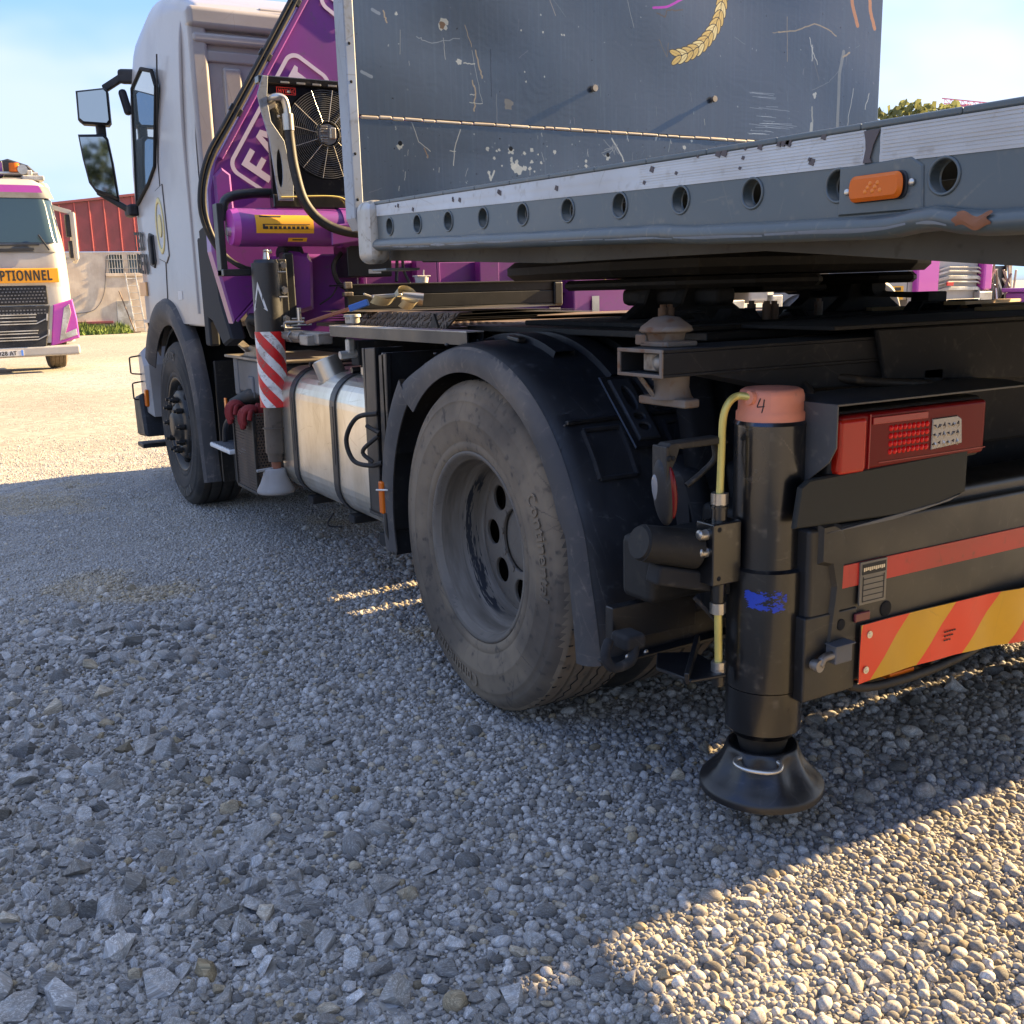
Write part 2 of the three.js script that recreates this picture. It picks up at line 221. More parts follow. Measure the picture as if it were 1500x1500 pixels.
// ---------- loose stones ----------
{
  const R = rng(501), kinds = [];
  for (let k = 0; k < 7; k++) {                                    // river pebbles
    const g = new THREE.IcosahedronGeometry(1, 3), p = g.attributes.position, s = V(1, 0.42 + 0.3 * R(), 0.62 + 0.3 * R()), o = R() * 50;
    for (let i = 0; i < p.count; i++) { const v = V(p.getX(i), p.getY(i), p.getZ(i)); const n = 0.80 + 0.42 * fb2(v.x * 1.1 + o + v.z * 0.7, v.y * 1.1 + v.z * 0.9 + o, 7 + k, 2); v.multiplyScalar(n).multiply(s); p.setXYZ(i, v.x, v.y, v.z); }
    g.deleteAttribute('uv'); g.deleteAttribute('normal'); const m = mergeVertices(g, 1e-4); m.computeVertexNormals(); kinds.push({ g: m, round: 1 });
  }
  for (let k = 0; k < 9; k++) {                                    // broken stones with flat faces, chipped edges
    const pts = [], flat = 0.45 + 0.35 * R(), wide = 0.6 + 0.35 * R(), N = 9 + Math.floor(R() * 6);
    for (let i = 0; i < N; i++) { const c = V(R() - 0.5, R() - 0.5, R() - 0.5).normalize().multiplyScalar(0.95 + 0.2 * R()); for (let j = 0; j < 3; j++) pts.push(c.clone().add(V(R() - 0.5, R() - 0.5, R() - 0.5).multiplyScalar(0.20)).multiply(V(1, flat, wide))); }
    let g = new ConvexGeometry(pts); g.deleteAttribute('uv'); g.deleteAttribute('normal'); g = toCreasedNormals(mergeVertices(g, 1e-4), 0.32); kinds.push({ g, round: 0 });
  }
  for (const { g } of kinds) { const p = g.attributes.position, uv = new Float32Array(p.count * 2); for (let i = 0; i < p.count; i++) { uv[2 * i] = p.getX(i) * 0.42 + p.getY(i) * 0.5; uv[2 * i + 1] = p.getZ(i) * 0.42 - p.getY(i) * 0.55; } g.setAttribute('uv', new THREE.BufferAttribute(uv, 2)); }
  const cell = 0.05, hash = new Map(), list = kinds.map(() => []);
  const key = (i, j) => i * 100003 + j;
  const fits = (x, z, r, f) => { const q = Math.ceil((r + 0.06) / cell), ci = Math.floor(x / cell), cj = Math.floor(z / cell); for (let i = -q; i <= q; i++) for (let j = -q; j <= q; j++) { const l = hash.get(key(ci + i, cj + j)); if (l) for (const o of l) { const dx = o[0] - x, dz = o[1] - z, m = (o[2] + r) * f; if (dx * dx + dz * dz < m * m) return false; } } return true; };
  const put = (x, z, r) => { const k = key(Math.floor(x / cell), Math.floor(z / cell)); const l = hash.get(k); if (l) l.push([x, z, r]); else hash.set(k, [[x, z, r]]); };
  const vp = new THREE.Matrix4().multiplyMatrices(camera.projectionMatrix, camera.matrixWorldInverse.copy(camera.matrixWorld).invert());
  const inView = (x, z) => { const v = V(x, 0, z).applyMatrix4(camera.matrixWorldInverse); if (v.z > -0.6) return false; const t = Math.tan(26.39 * Math.PI / 180) * -v.z; return Math.abs(v.x) < t + 0.45 && v.y > -t - 0.35; };
  const coarse = (x, z) => step(-0.35, -0.95, x + 0.25 * (fb2(x * 1.6, z * 1.6, 88, 3) - 0.5) * 2) * step(-2.6, -1.3, z);      // angular stones left of the truck
  const under = (x, z) => step(0.15, 0.6, x) * step(1.5, 0.6, z);                                                               // bigger pebbles under the truck
  const fine = (x, z) => step(-1.2, -3.2, z + 0.8 * (fb2(x * 0.9 + 3, z * 0.9, 89, 3) - 0.5));                                  // compacted further off
  const pass = (n, r0, r1, f, who, sink, pow = 2) => {
    for (let t = 0; t < n; t++) {
      const d = 0.9 + 11 * Math.pow(R(), who === 2 ? 0.66 : 0.72), a = YAW + (R() - 0.5) * 1.25, x = EYE.x + Math.sin(a) * d, z = EYE.z - Math.cos(a) * d;
      if (!inView(x, z) || R() < step(5.5, 11.5, d)) continue;
      const co = coarse(x, z), fi = fine(x, z), un = under(x, z) * (1 - fi); let r = r0 + (r1 - r0) * Math.pow(R(), pow), ang;
      if (who === 0) { if (R() > co * 0.55 + un * 0.3 + 0.03 * (1 - fi) + 0.006) continue; ang = R() < co * 0.9 + 0.15; if (un > 0.5) ang = R() < 0.3; r *= 0.6 + 0.4 * co + 0.2 * un; }
      else if (who === 1) { if (R() < fi * 0.75) continue; ang = R() < 0.12 + 0.6 * co + 0.25 * fi; r *= mix(1, 0.62, fi) * (1 + 0.25 * un); }
      else { if (R() < fi * 0.35) continue; ang = R() < 0.2 + 0.4 * fi; }
      if (!fits(x, z, r, f)) continue; put(x, z, r);
      const k = ang ? 7 + Math.floor(R() * 9) : Math.floor(R() * 7);
      list[k].push([x, gh(x, z) + r * (sink + 0.12 * R()), z, r, R(), R(), R(), R(), R(), fi]);
    }
  };
  pass(44000, 0.015, 0.042, 0.82, 0, 0.16, 2.7);
  pass(640000, 0.0058, 0.0160, 0.76, 1, 0.15, 1.9);
  pass(1900000, 0.0028, 0.0068, 0.74, 2, 0.08, 1.3);
  const pile = tag(new THREE.Group(), null, null, null, 'stuff'); pile.name = 'gravel'; scene.add(pile);
  pile.userData.label = 'grey and beige gravel covering the yard under and beside the truck'; pile.userData.category = 'gravel';
  const speck = dataTex(256, (u, v) => { const n = fbm(u, v, 6, 95, 5), f = fbm(u, v, 40, 96, 3); let b = 206 + 90 * (n - 0.5) + 70 * (f - 0.5); if (f > 0.68) b += 40; const w = 26 * (fbm(u, v, 4, 97, 3) - 0.45); return [b + w, b, b - w]; }, true);
  const mat = new THREE.MeshStandardMaterial({ roughness: 0.92, map: speck, bumpMap: grainBump, bumpScale: 0.0003 }), m = new THREE.Matrix4(), q = new THREE.Quaternion(), e = new THREE.Euler();
  let total = 0;
  kinds.forEach((kd, k) => {
    const l = list[k]; total += l.length; const im = new THREE.InstancedMesh(kd.g, mat, l.length); im.name = 'gravel_stones'; im.userData.kind = 'stuff'; im.castShadow = im.receiveShadow = true;
    l.forEach((s, i) => {
      e.set((s[4] - 0.5) * 0.9, s[5] * 6.283, (s[6] - 0.5) * 0.9, 'YXZ'); q.setFromEuler(e); const r = s[3] * 1.14; m.compose(V(s[0], s[1], s[2]), q, V(r, r * (0.85 + 0.5 * s[7]), r)); im.setMatrixAt(i, m);
      const fi = s[9], b = mix(0.33 + 0.38 * s[8] + (s[7] > 0.92 ? 0.2 : 0), 0.60 + 0.20 * s[8], fi * 0.75), w = (s[4] > 0.94 ? 0.17 : 0.022 + 0.04 * s[6] + 0.02 * fi) + 0.13 * step(0.60, 0.72, fb2(s[0] * 1.3 + 11, s[2] * 1.3 + 5, 99, 4)), dk = s[5] > 0.84 ? mix(0.5, 0.85, fi) : 1; im.setColorAt(i, C(0.84 * dk * (b + w * 0.6), 0.84 * dk * (b + w * 0.05), 0.84 * dk * (b - w * 0.8)));
    });
    pile.add(im);
  });
  console.log('stones', total);
}
// ---------- the crane truck ----------
const truck = thing('crane_truck', 'white two-axle tractor truck with purple loader crane, parked under the grey trailer neck', 'truck', [1.25, 0, -2]);
const WY = 0.52;
// cab: sections along the length, each a rounded outline
{
  const sec = [[-2.95, 0.0, 2.76, 0.05], [-3.02, -0.004, 2.80, 0.06], [-3.3, -0.006, 2.90, 0.09], [-3.7, -0.006, 3.02, 0.16], [-4.1, -0.004, 3.10, 0.25], [-4.5, 0.0, 3.08, 0.32], [-4.8, 0.03, 2.90, 0.32], [-5.05, 0.10, 2.60, 0.30], [-5.25, 0.2, 2.25, 0.25], [-5.42, 0.34, 1.95, 0.2], [-5.5, 0.5, 1.7, 0.2], [-5.52, 0.6, 1.4, 0.2]];
  const ring = ([z, x0, yt, r]) => { const o = []; const y0 = z < -4.9 ? 0.95 : 1.16, tilt = y => -step(2.0, 3.1, y) * -0.05; const add = (x, y) => o.push([x + (x < 1.25 ? tilt(y) : -tilt(y)), y, z]);
    for (let i = 0; i <= 10; i++) add(x0, mix(y0, yt - r, i / 10)); for (let i = 1; i <= 8; i++) { const a = i / 8 * Math.PI / 2; add(x0 + r * 0.8 * (1 - Math.cos(a)), yt - r + r * Math.sin(a)); }
    for (let i = 1; i < 6; i++) add(mix(x0 + r * 0.8, 2.5 - x0 - r * 0.8, i / 6), yt + 0.02 * Math.sin(Math.PI * i / 6));
    for (let i = 0; i <= 8; i++) { const a = (1 - i / 8) * Math.PI / 2; add(2.5 - x0 - r * 0.8 * (1 - Math.cos(a)), yt - r + r * Math.sin(a)); } for (let i = 1; i <= 10; i++) add(2.5 - x0, mix(yt - r, y0, i / 10)); return o; };
  const rs = sec.map(ring), nv = rs[0].length - 1, nu = 66;
  const side = grid(nu, nv, (u, v) => { const t = u * (sec.length - 1), k = Math.min(sec.length - 2, Math.floor(t)), f = t - k, j = Math.round(v * nv), a = rs[k][j], b = rs[k + 1][j]; return [mix(a[0], b[0], f), mix(a[1], b[1], f), mix(a[2], b[2], f)]; });
  const front = polyZ([[0.6, 0.95], [1.9, 0.95], [1.9, 1.38], [0.6, 1.38]], -5.53, -5.51, 0);
  const floor = bx(0.02, 2.48, 1.15, 1.17, -4.85, -2.96, 0);
  // rear wall: sheet with raised frame, hollow panels and ribs
  const rear = [bx(0.01, 2.49, 1.17, 2.74, -2.99, -2.955, 0.01), bx(0.005, 0.10, 1.18, 2.70, -2.985, -2.925, 0.022), bx(0.0, 2.5, 2.655, 2.765, -3.0, -2.905, 0.03), bx(0.02, 2.48, 2.585, 2.64, -2.98, -2.915, 0.02), bx(0.09, 2.4, 2.50, 2.56, -2.97, -2.94, 0.012),
    ...[0.17, 1.15, 2.2].map((x, i) => bx(x, x + (i ? 0.05 : 0.10), 1.25, 2.48, -2.97, -2.935, 0.016)), bx(0.36, 1.05, 1.3, 2.44, -2.96, -2.945, 0.008), bx(0.4, 2.1, 2.775, 2.80, -3.3, -2.98, 0.01)];
  const bead = [[-0.003, -3.16]].map(([x, z]) => tube([[x, 1.22, z], [x, 1.7, z], [x - 0.001, 2.2, z], [x + 0.024, 2.62, z - 0.01], [x + 0.06, 2.80, z - 0.03]], 0.012, 40, 8));
  const cab = group2('cab', [side, front, floor, rear, bead], M.cab, truck, [1.25, 1.2, -4.2]);
  const w = [[-4.545, 1.918], [-4.36, 2.60], [-4.05, 2.66], [-3.78, 2.60], [-3.70, 2.50], [-3.92, 2.09], [-4.14, 2.01]];
  part('side_window', polyX(w, -0.0075, 0.012, 0.002), M.tint, cab);
  const edge = w.concat([w[0]]).map(([z, y]) => [-0.008, y, z]);
  part('window_seal', edge.slice(1).map((q, i) => rod(V(...edge[i]), V(...q), 0.012, 0.012, 8)), M.groove, cab);
  part('door_handle', [polyX([[-4.32, 1.52], [-4.33, 1.68], [-4.28, 1.72], [-4.16, 1.70], [-4.14, 1.54], [-4.20, 1.50]], -0.012, 0.006, 0.004), bx(-0.03, -0.008, 1.52, 1.70, -4.20, -4.17, 0.01)], M.plastic, cab);
  // door gap and the emblem flap: slim recess lines as thin seals
  const seam = (pts) => pts.slice(1).map((q, i) => rod(V(-0.0055, pts[i][1], pts[i][0]), V(-0.0055, q[1], q[0]), 0.0045, 0.0045, 6));
  part('door_seam', seam([[-3.62, 2.66], [-3.84, 2.1], [-3.86, 1.6], [-3.92, 1.30], [-4.3, 1.24]]), M.ink, cab);
  part('side_flap', [polyX([[-4.03, 1.55], [-4.05, 1.88], [-3.98, 1.95], [-3.78, 1.97], [-3.76, 1.56], [-3.84, 1.52]], -0.012, 0, 0.004)], M.cab, cab);
  part('flap_seal', seam([[-4.03, 1.55], [-4.05, 1.88], [-3.98, 1.95], [-3.78, 1.97], [-3.76, 1.56], [-3.84, 1.52], [-4.03, 1.55]]), M.ink, cab);
  const em = []; { const g = new THREE.TorusGeometry(0.1, 0.012, 6, 24); g.scale(1, 1.5, 0.4).rotateY(Math.PI / 2).translate(-0.013, 1.74, -3.91); em.push(g); const k = new THREE.CylinderGeometry(0.045, 0.045, 0.006, 16); k.rotateZ(Math.PI / 2).scale(1, 1.5, 1).translate(-0.014, 1.74, -3.91); em.push(k); }
  part('emblem', em, std({ color: C(0.62, 0.52, 0.22), roughness: 0.5 }), cab);
  const L = frame(V(-0.009, 1.635, -4.76), V(0, -0.06, 1), V(0, 1, 0)), L2 = frame(V(-0.009, 1.485, -4.74), V(0, -0.06, 1), V(0, 1, 0));
  part('door_lettering', [text('TED', 0.12, 0.003, L), text('REN', 0.13, 0.003, L2)], M.ink, cab);
  part('orange_sticker', [polyX([[-4.72, 1.33], [-4.72, 1.42], [-4.52, 1.42], [-4.52, 1.33]], -0.012, 0.0, 0.002)], std({ color: C(0.8, 0.42, 0.16), roughness: 0.5 }), cab);
  part('white_sticker', [bx(-0.009, 0.002, 1.30, 1.35, -3.62, -3.52, 0)], M.white, cab);
  // black wind deflector at the rear corner
  part('side_deflector', [polyX([[-2.93, 1.66], [-2.78, 1.68], [-2.66, 1.50], [-2.62, 1.30], [-2.46, 1.10], [-2.62, 1.06], [-2.80, 1.18], [-2.9, 1.2]], -0.03, 0.05, 0.012), bx(-0.025, 0.03, 1.05, 1.62, -3.0, -2.9, 0.012)], std({ color: C(0.010, 0.011, 0.013), roughness: 0.8 }), truck);
  // bumper corner, entry step and loops
  const bp = group2('bumper', [polyX([[-5.0, 0.50], [-5.0, 0.95], [-4.86, 0.98], [-4.78, 0.86], [-4.74, 0.50]], -0.02, 0.45, 0.03), bx(0.3, 2.2, 0.45, 0.95, -5.55, -4.98, 0.05)], M.cab, truck, [1.25, 0.5, -5]);
  part('corner_step', [polyX([[-5.08, 0.34], [-5.1, 0.62], [-4.86, 0.66], [-4.78, 0.36]], -0.06, 0.3, 0.02), bx(-0.07, 0.2, 0.27, 0.30, -5.05, -4.85, 0.006)], M.plastic, bp);
  each('grab_loop', [tube([[-0.02, 0.92, -4.92], [-0.09, 0.91, -4.92], [-0.09, 0.80, -4.92], [-0.02, 0.79, -4.92]], 0.006, 24, 6, 0.1), tube([[-0.02, 0.74, -4.9], [-0.09, 0.73, -4.9], [-0.09, 0.62, -4.9], [-0.02, 0.61, -4.9]], 0.006, 24, 6, 0.1)], M.black, bp);
  part('side_marker', bx(-0.035, -0.01, 0.57, 0.69, -4.83, -4.77, 0.008), M.amber, bp);
}
// mirrors on the left
{
  const hold = holder('mirror', truck, [-0.19, 2.3, -4.75]), turn = g => g.translate(0.19, 0, 4.75).rotateY(-0.24).translate(-0.19, 0, -4.75);
  const up = [[-0.284, 2.640], [-0.288, 2.462], [-0.262, 2.440], [-0.105, 2.432], [-0.088, 2.452], [-0.088, 2.648], [-0.105, 2.664]], lo = [[-0.298, 2.372], [-0.285, 2.22], [-0.262, 2.07], [-0.225, 2.01], [-0.085, 1.955], [-0.100, 2.200], [-0.118, 2.355], [-0.14, 2.376]];
  const inset = (p, k) => { const c = p.reduce((a, q) => [a[0] + q[0] / p.length, a[1] + q[1] / p.length], [0, 0]); return p.map(q => [c[0] + (q[0] - c[0]) * k, c[1] + (q[1] - c[1]) * k]); };
  part('housing', [turn(polyZ(up, -4.88, -4.742, 0.02)), turn(polyZ(lo, -4.88, -4.742, 0.02)), bx(-0.17, -0.11, 2.35, 2.47, -4.85, -4.79, 0.015)], M.plastic, hold);
  each('arm', [bar(V(-0.1, 2.665, -4.80), V(0.02, 2.74, -4.72), 0.04, 0.05, 0.012), bar(V(0.0, 2.74, -4.74), V(0.10, 2.72, -4.6), 0.07, 0.09, 0.02), bar(V(0.0, 2.66, -4.74), V(0.03, 2.5, -4.72), 0.05, 0.06, 0.02), bar(V(-0.2, 2.02, -4.83), V(-0.03, 1.90, -4.75), 0.045, 0.04, 0.012), bx(-0.05, 0.02, 1.85, 1.93, -4.80, -4.64, 0.02)], M.plastic, hold);
  part('mirror_glass', [turn(polyZ(inset(up, 0.88), -4.744, -4.738, 0)), turn(polyZ(inset(lo, 0.89), -4.744, -4.738, 0))], M.mirror, hold);
}
// ---- wheels ----
function tyreProfile(w, R, worn = 0) {                              // [r, x] from the outer bead to the inner bead, with rings and tread grooves
  const p = [[0.292, 0.030], [0.300, 0.018], [0.306, 0.010], [0.318, 0.006], [0.330, 0.006], [0.333, 0.009], [0.336, 0.006], [0.36, -0.002], [0.395, -0.006], [0.398, -0.009], [0.402, -0.006], [0.43, -0.004], [0.455, 0.001], [0.458, -0.002], [0.462, 0.002], [0.480, 0.008], [0.484, 0.006], [0.500, 0.016], [R - 0.010, 0.030], [R - 0.003, 0.036]];
  const g = [0.085, 0.155, 0.225]; const tr = [[R, 0.044]];
  for (const x of g) { const gx = x * w / 0.31; tr.push([R, gx - 0.006], [R - 0.012, gx - 0.005], [R - 0.012, gx + 0.005], [R, gx + 0.006]); }
  tr.push([R, w - 0.044], [R - 0.003, w - 0.036]);
  return p.concat(tr, p.slice(0, -2).reverse().map(([r, x]) => [r, w - x]));
}
function treadNicks(w, R, x0, z0, seed) {                           // shoulder nicks and zigzag sipes as thin dark inlays standing in the tread
  const R_ = rng(seed), out = [];
  for (let i = 0; i < 72; i++) { const a = (i + 0.3 * R_()) / 72 * 2 * Math.PI, c = Math.cos(a), s = Math.sin(a); for (const x of [0.046, w - 0.046]) { const g = new THREE.BoxGeometry(0.013, 0.006, 0.004); g.rotateX(a).translate(x0 + x, WY + (R - 0.0015) * c, z0 + (R - 0.0015) * s); out.push(g); } }
  for (const x of [0.085, 0.155, 0.225]) { const n = 120; let px = null; for (let i = 0; i <= n; i++) { const a = i / n * 2 * Math.PI, xx = x * w / 0.31 + (i % 2 ? 0.006 : -0.006) + 0.028, q = V(x0 + xx, WY + (R + 0.0005) * Math.cos(a), z0 + (R + 0.0005) * Math.sin(a)); if (px) out.push(bar(px, q, 0.0035, 0.0035, 0)); px = q; } }
  return out;
}
function ringText(str, r, size, x, z, a0, da) { const out = []; let adv = 0; [...str].forEach(ch => { const tw = { i: 0.42, t: 0.55, l: 0.42, I: 0.5, R: 1.1, D: 1.15, U: 1.12, A: 1.05, V: 1.0, S: 0.9, C: 1.0 }[ch] ?? 0.88, a = a0 + adv * da; adv += tw; const rad = V(0, Math.cos(a), Math.sin(a)), tan = V(0, -Math.sin(a), Math.cos(a)); out.push(text(ch, size, 0.0018, frame(V(x, WY, z).addScaledVector(rad, r), tan, rad))); }); return out; }
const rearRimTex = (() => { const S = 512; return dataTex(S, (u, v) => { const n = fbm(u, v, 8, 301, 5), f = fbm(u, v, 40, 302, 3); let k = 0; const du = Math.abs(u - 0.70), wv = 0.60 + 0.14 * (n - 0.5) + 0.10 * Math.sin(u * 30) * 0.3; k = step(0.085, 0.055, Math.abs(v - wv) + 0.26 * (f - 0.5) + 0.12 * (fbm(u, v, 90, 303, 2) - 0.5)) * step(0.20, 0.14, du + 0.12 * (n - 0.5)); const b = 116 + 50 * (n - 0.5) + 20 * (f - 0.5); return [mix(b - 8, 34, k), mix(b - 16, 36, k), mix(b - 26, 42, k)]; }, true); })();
function rearWheel(x0, z0, side, dual) {                            // x0: outer face, side: +1 towards +x
  const w = holder('wheel', truck, [x0 + 0.155 * side, WY, z0], dual ? 'dusty rear tyre with deep dished grey rim' : undefined); const flip = g => side > 0 ? g : g.translate(-x0, 0, 0).scale(-1, 1, 1).translate(x0, 0, 0);
  const pr = tyreProfile(0.31, 0.52); const T = part('tyre', flip(latheX(pr, x0, WY, z0, 128)), M.tyre, w);
  if (dual) {
    part('tread_face', [latheX([[0.5203, 0.046], [0.5203, 0.078]], x0, WY, z0, 128), latheX([[0.5203, 0.092], [0.5203, 0.148]], x0, WY, z0, 128), latheX([[0.5203, 0.162], [0.5203, 0.218]], x0, WY, z0, 128), latheX([[0.5203, 0.232], [0.5203, 0.264]], x0, WY, z0, 128)], M.tread, w);
    part('tread_groove', treadNicks(0.31, 0.52, x0, z0, 5), M.groove, w);
    part('sidewall_lettering', [ringText('Continental', 0.412, 0.042, x0 - 0.0055, z0, 1.0, 0.088), ringText('Continental', 0.412, 0.042, x0 - 0.0062, z0, 3.1, 0.088)], M.tyre, w);
  }
  part('rim_flange', flip(latheX([[0.290, 0.034], [0.297, 0.022], [0.303, 0.016], [0.303, 0.011], [0.296, 0.010], [0.288, 0.014], [0.283, 0.024], [0.276, 0.032]], x0, WY, z0, 96)), M.rim, w);
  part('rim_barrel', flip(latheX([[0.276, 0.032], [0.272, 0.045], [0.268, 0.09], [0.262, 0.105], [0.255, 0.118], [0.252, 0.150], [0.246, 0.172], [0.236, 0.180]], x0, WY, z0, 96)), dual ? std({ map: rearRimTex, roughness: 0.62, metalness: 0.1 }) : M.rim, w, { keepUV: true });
  const holes = []; for (let i = 0; i < 8; i++) { const a = i / 8 * 2 * Math.PI + 0.02; holes.push(circ(0.172 * Math.sin(a), 0.172 * Math.cos(a), 0.041, 0.041)); }
  const ds = new THREE.Shape(); ds.absarc(0, 0, 0.240, 0, Math.PI * 2); ds.holes.push(circ(0, 0, 0.105), ...holes);
  part('rim_disc', [flip(ext(ds, 0.014, 0.003, 48).rotateY(Math.PI / 2).translate(x0 + 0.172, WY, z0)), flip(latheX([[0.238, 0.174], [0.230, 0.168], [0.226, 0.170]], x0, WY, z0, 72))], M.rim, w);
  part('hub', [flip(latheX([[0.001, 0.176], [0.06, 0.176], [0.10, 0.186], [0.13, 0.2], [0.16, 0.24]], x0, WY, z0, 32)), ...[...Array(10)].map((_, i) => { const a = (i + 0.5) / 10 * 2 * Math.PI + 0.1; return flip(hexNut(x0 + 0.174, WY + 0.112 * Math.cos(a), z0 + 0.112 * Math.sin(a), 0.011, 0.010)); })], M.rim, w);
  if (!dual) return;
  part('brake_drum', latheX([[0.01, 0.26], [0.2, 0.255], [0.215, 0.27], [0.215, 0.45]], x0, WY, z0, 32), M.grease, w);
}
rearWheel(0, 0, 1, true);
{ // inner wheel of the pair and the far-side pair
  const w = holder('wheel', truck, [0.5, WY, 0], 'inner rear tyre half hidden behind the outer one');
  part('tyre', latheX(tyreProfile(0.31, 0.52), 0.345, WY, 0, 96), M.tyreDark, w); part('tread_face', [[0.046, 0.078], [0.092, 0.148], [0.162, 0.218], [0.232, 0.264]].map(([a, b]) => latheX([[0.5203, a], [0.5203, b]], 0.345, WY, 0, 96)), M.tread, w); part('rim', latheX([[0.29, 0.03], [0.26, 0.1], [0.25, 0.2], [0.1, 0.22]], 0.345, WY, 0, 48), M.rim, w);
  const f = holder('wheel', truck, [2.2, WY, 0]); part('tyre', [latheX(tyreProfile(0.31, 0.52), 1.845, WY, 0, 64), latheX(tyreProfile(0.31, 0.52), 2.19, WY, 0, 64)], M.tyreDark, f); part('rim', latheX([[0.29, 0.28], [0.26, 0.2], [0.25, 0.14], [0.02, 0.13]], 2.19, WY, 0, 48), M.rim, f);
  const e = holder('wheel', truck, [2.33, WY, -3.99]); part('tyre', latheX(tyreProfile(0.31, 0.52), 2.17, WY, -3.99, 64), M.tyreDark, e); part('rim', latheX([[0.29, 0.28], [0.26, 0.2], [0.02, 0.19]], 2.17, WY, -3.99, 48), M.rimBlack, e);
}
{ // front wheel
  const z0 = -3.99, w = holder('wheel', truck, [0.155, WY, z0], 'front wheel with black ten-bolt rim');
  part('tyre', latheX(tyreProfile(0.31, 0.52), 0, WY, z0, 128), M.tyreDark, w);
  part('sidewall_lettering', [ringText('DURAVIS', 0.412, 0.05, -0.0065, z0, -0.55, 0.115), ringText('DURAVIS', 0.412, 0.05, -0.0065, z0, 2.6, 0.115)], std({ color: C(0.13, 0.115, 0.095), roughness: 0.95 }), w);
  part('rim', latheX([[0.290, 0.034], [0.303, 0.018], [0.300, 0.010], [0.286, 0.016], [0.276, 0.035], [0.262, 0.060], [0.250, 0.085], [0.235, 0.075], [0.215, 0.020], [0.200, 0.008], [0.150, 0.004], [0.140, 0.010]], 0, WY, z0, 72), M.rimBlack, w);
  part('rim_hole', [...Array(10)].map((_, i) => { const a = i / 10 * 2 * Math.PI; return dome(0.040, WY + 0.226 * Math.cos(a), z0 + 0.226 * Math.sin(a), 0.024, 'x', 0.9); }), M.groove, w);
  part('hub', latheX([[0.002, -0.038], [0.05, -0.040], [0.075, -0.034], [0.085, -0.02], [0.118, -0.012], [0.125, 0.0], [0.14, 0.008]], 0, WY, z0, 40), M.rimBlack, w);
  for (let i = 0; i < 10; i++) { const a = (i + 0.5) / 10 * 2 * Math.PI, y = WY + 0.1675 * Math.cos(a), z = z0 + 0.1675 * Math.sin(a); part('wheel_nut', [hexNut(-0.016, y, z, 0.019, 0.036), rod(V(-0.034, y, z), V(-0.052, y, z), 0.012, 0.010, 10)], M.rimBlack, w); }
}
// ---- mudguards ----
// a guard runs along a path (outer line, inner line in z, y); sec gives the cross-section [x, 0 = inner edge of the lip .. 1 = outer skin]
function guard(outer, inner, sec, nu, thick = 0.006) {
  const P = l => new THREE.CatmullRomCurve3(l.map(([z, y]) => V(0, y, z)), false, 'centripetal'), o = P(outer), n = P(inner);
  const at = (u, s) => { const a = o.getPoint(u), b = n.getPoint(u); return [s[0], mix(b.y, a.y, s[1]), mix(b.z, a.z, s[1])]; };
  const back = sec.map(([x, k]) => [x + (k < 0.9 ? thick : 0), Math.max(0.02, k - (k > 0.5 ? 0.08 : 0))]).reverse(), loop = [...sec, ...back, sec[0]];
  const nv = loop.length - 1; return toCreasedNormals(grid(nu, nv, (u, v) => at(u, loop[Math.round(v * nv)])), 0.6);
}
const arc = (cz, cy, r, a0, a1, n) => [...Array(n + 1)].map((_, i) => { const a = (a0 + (a1 - a0) * i / n) * Math.PI / 180; return [cz + r * Math.sin(a), cy + r * Math.cos(a)]; });
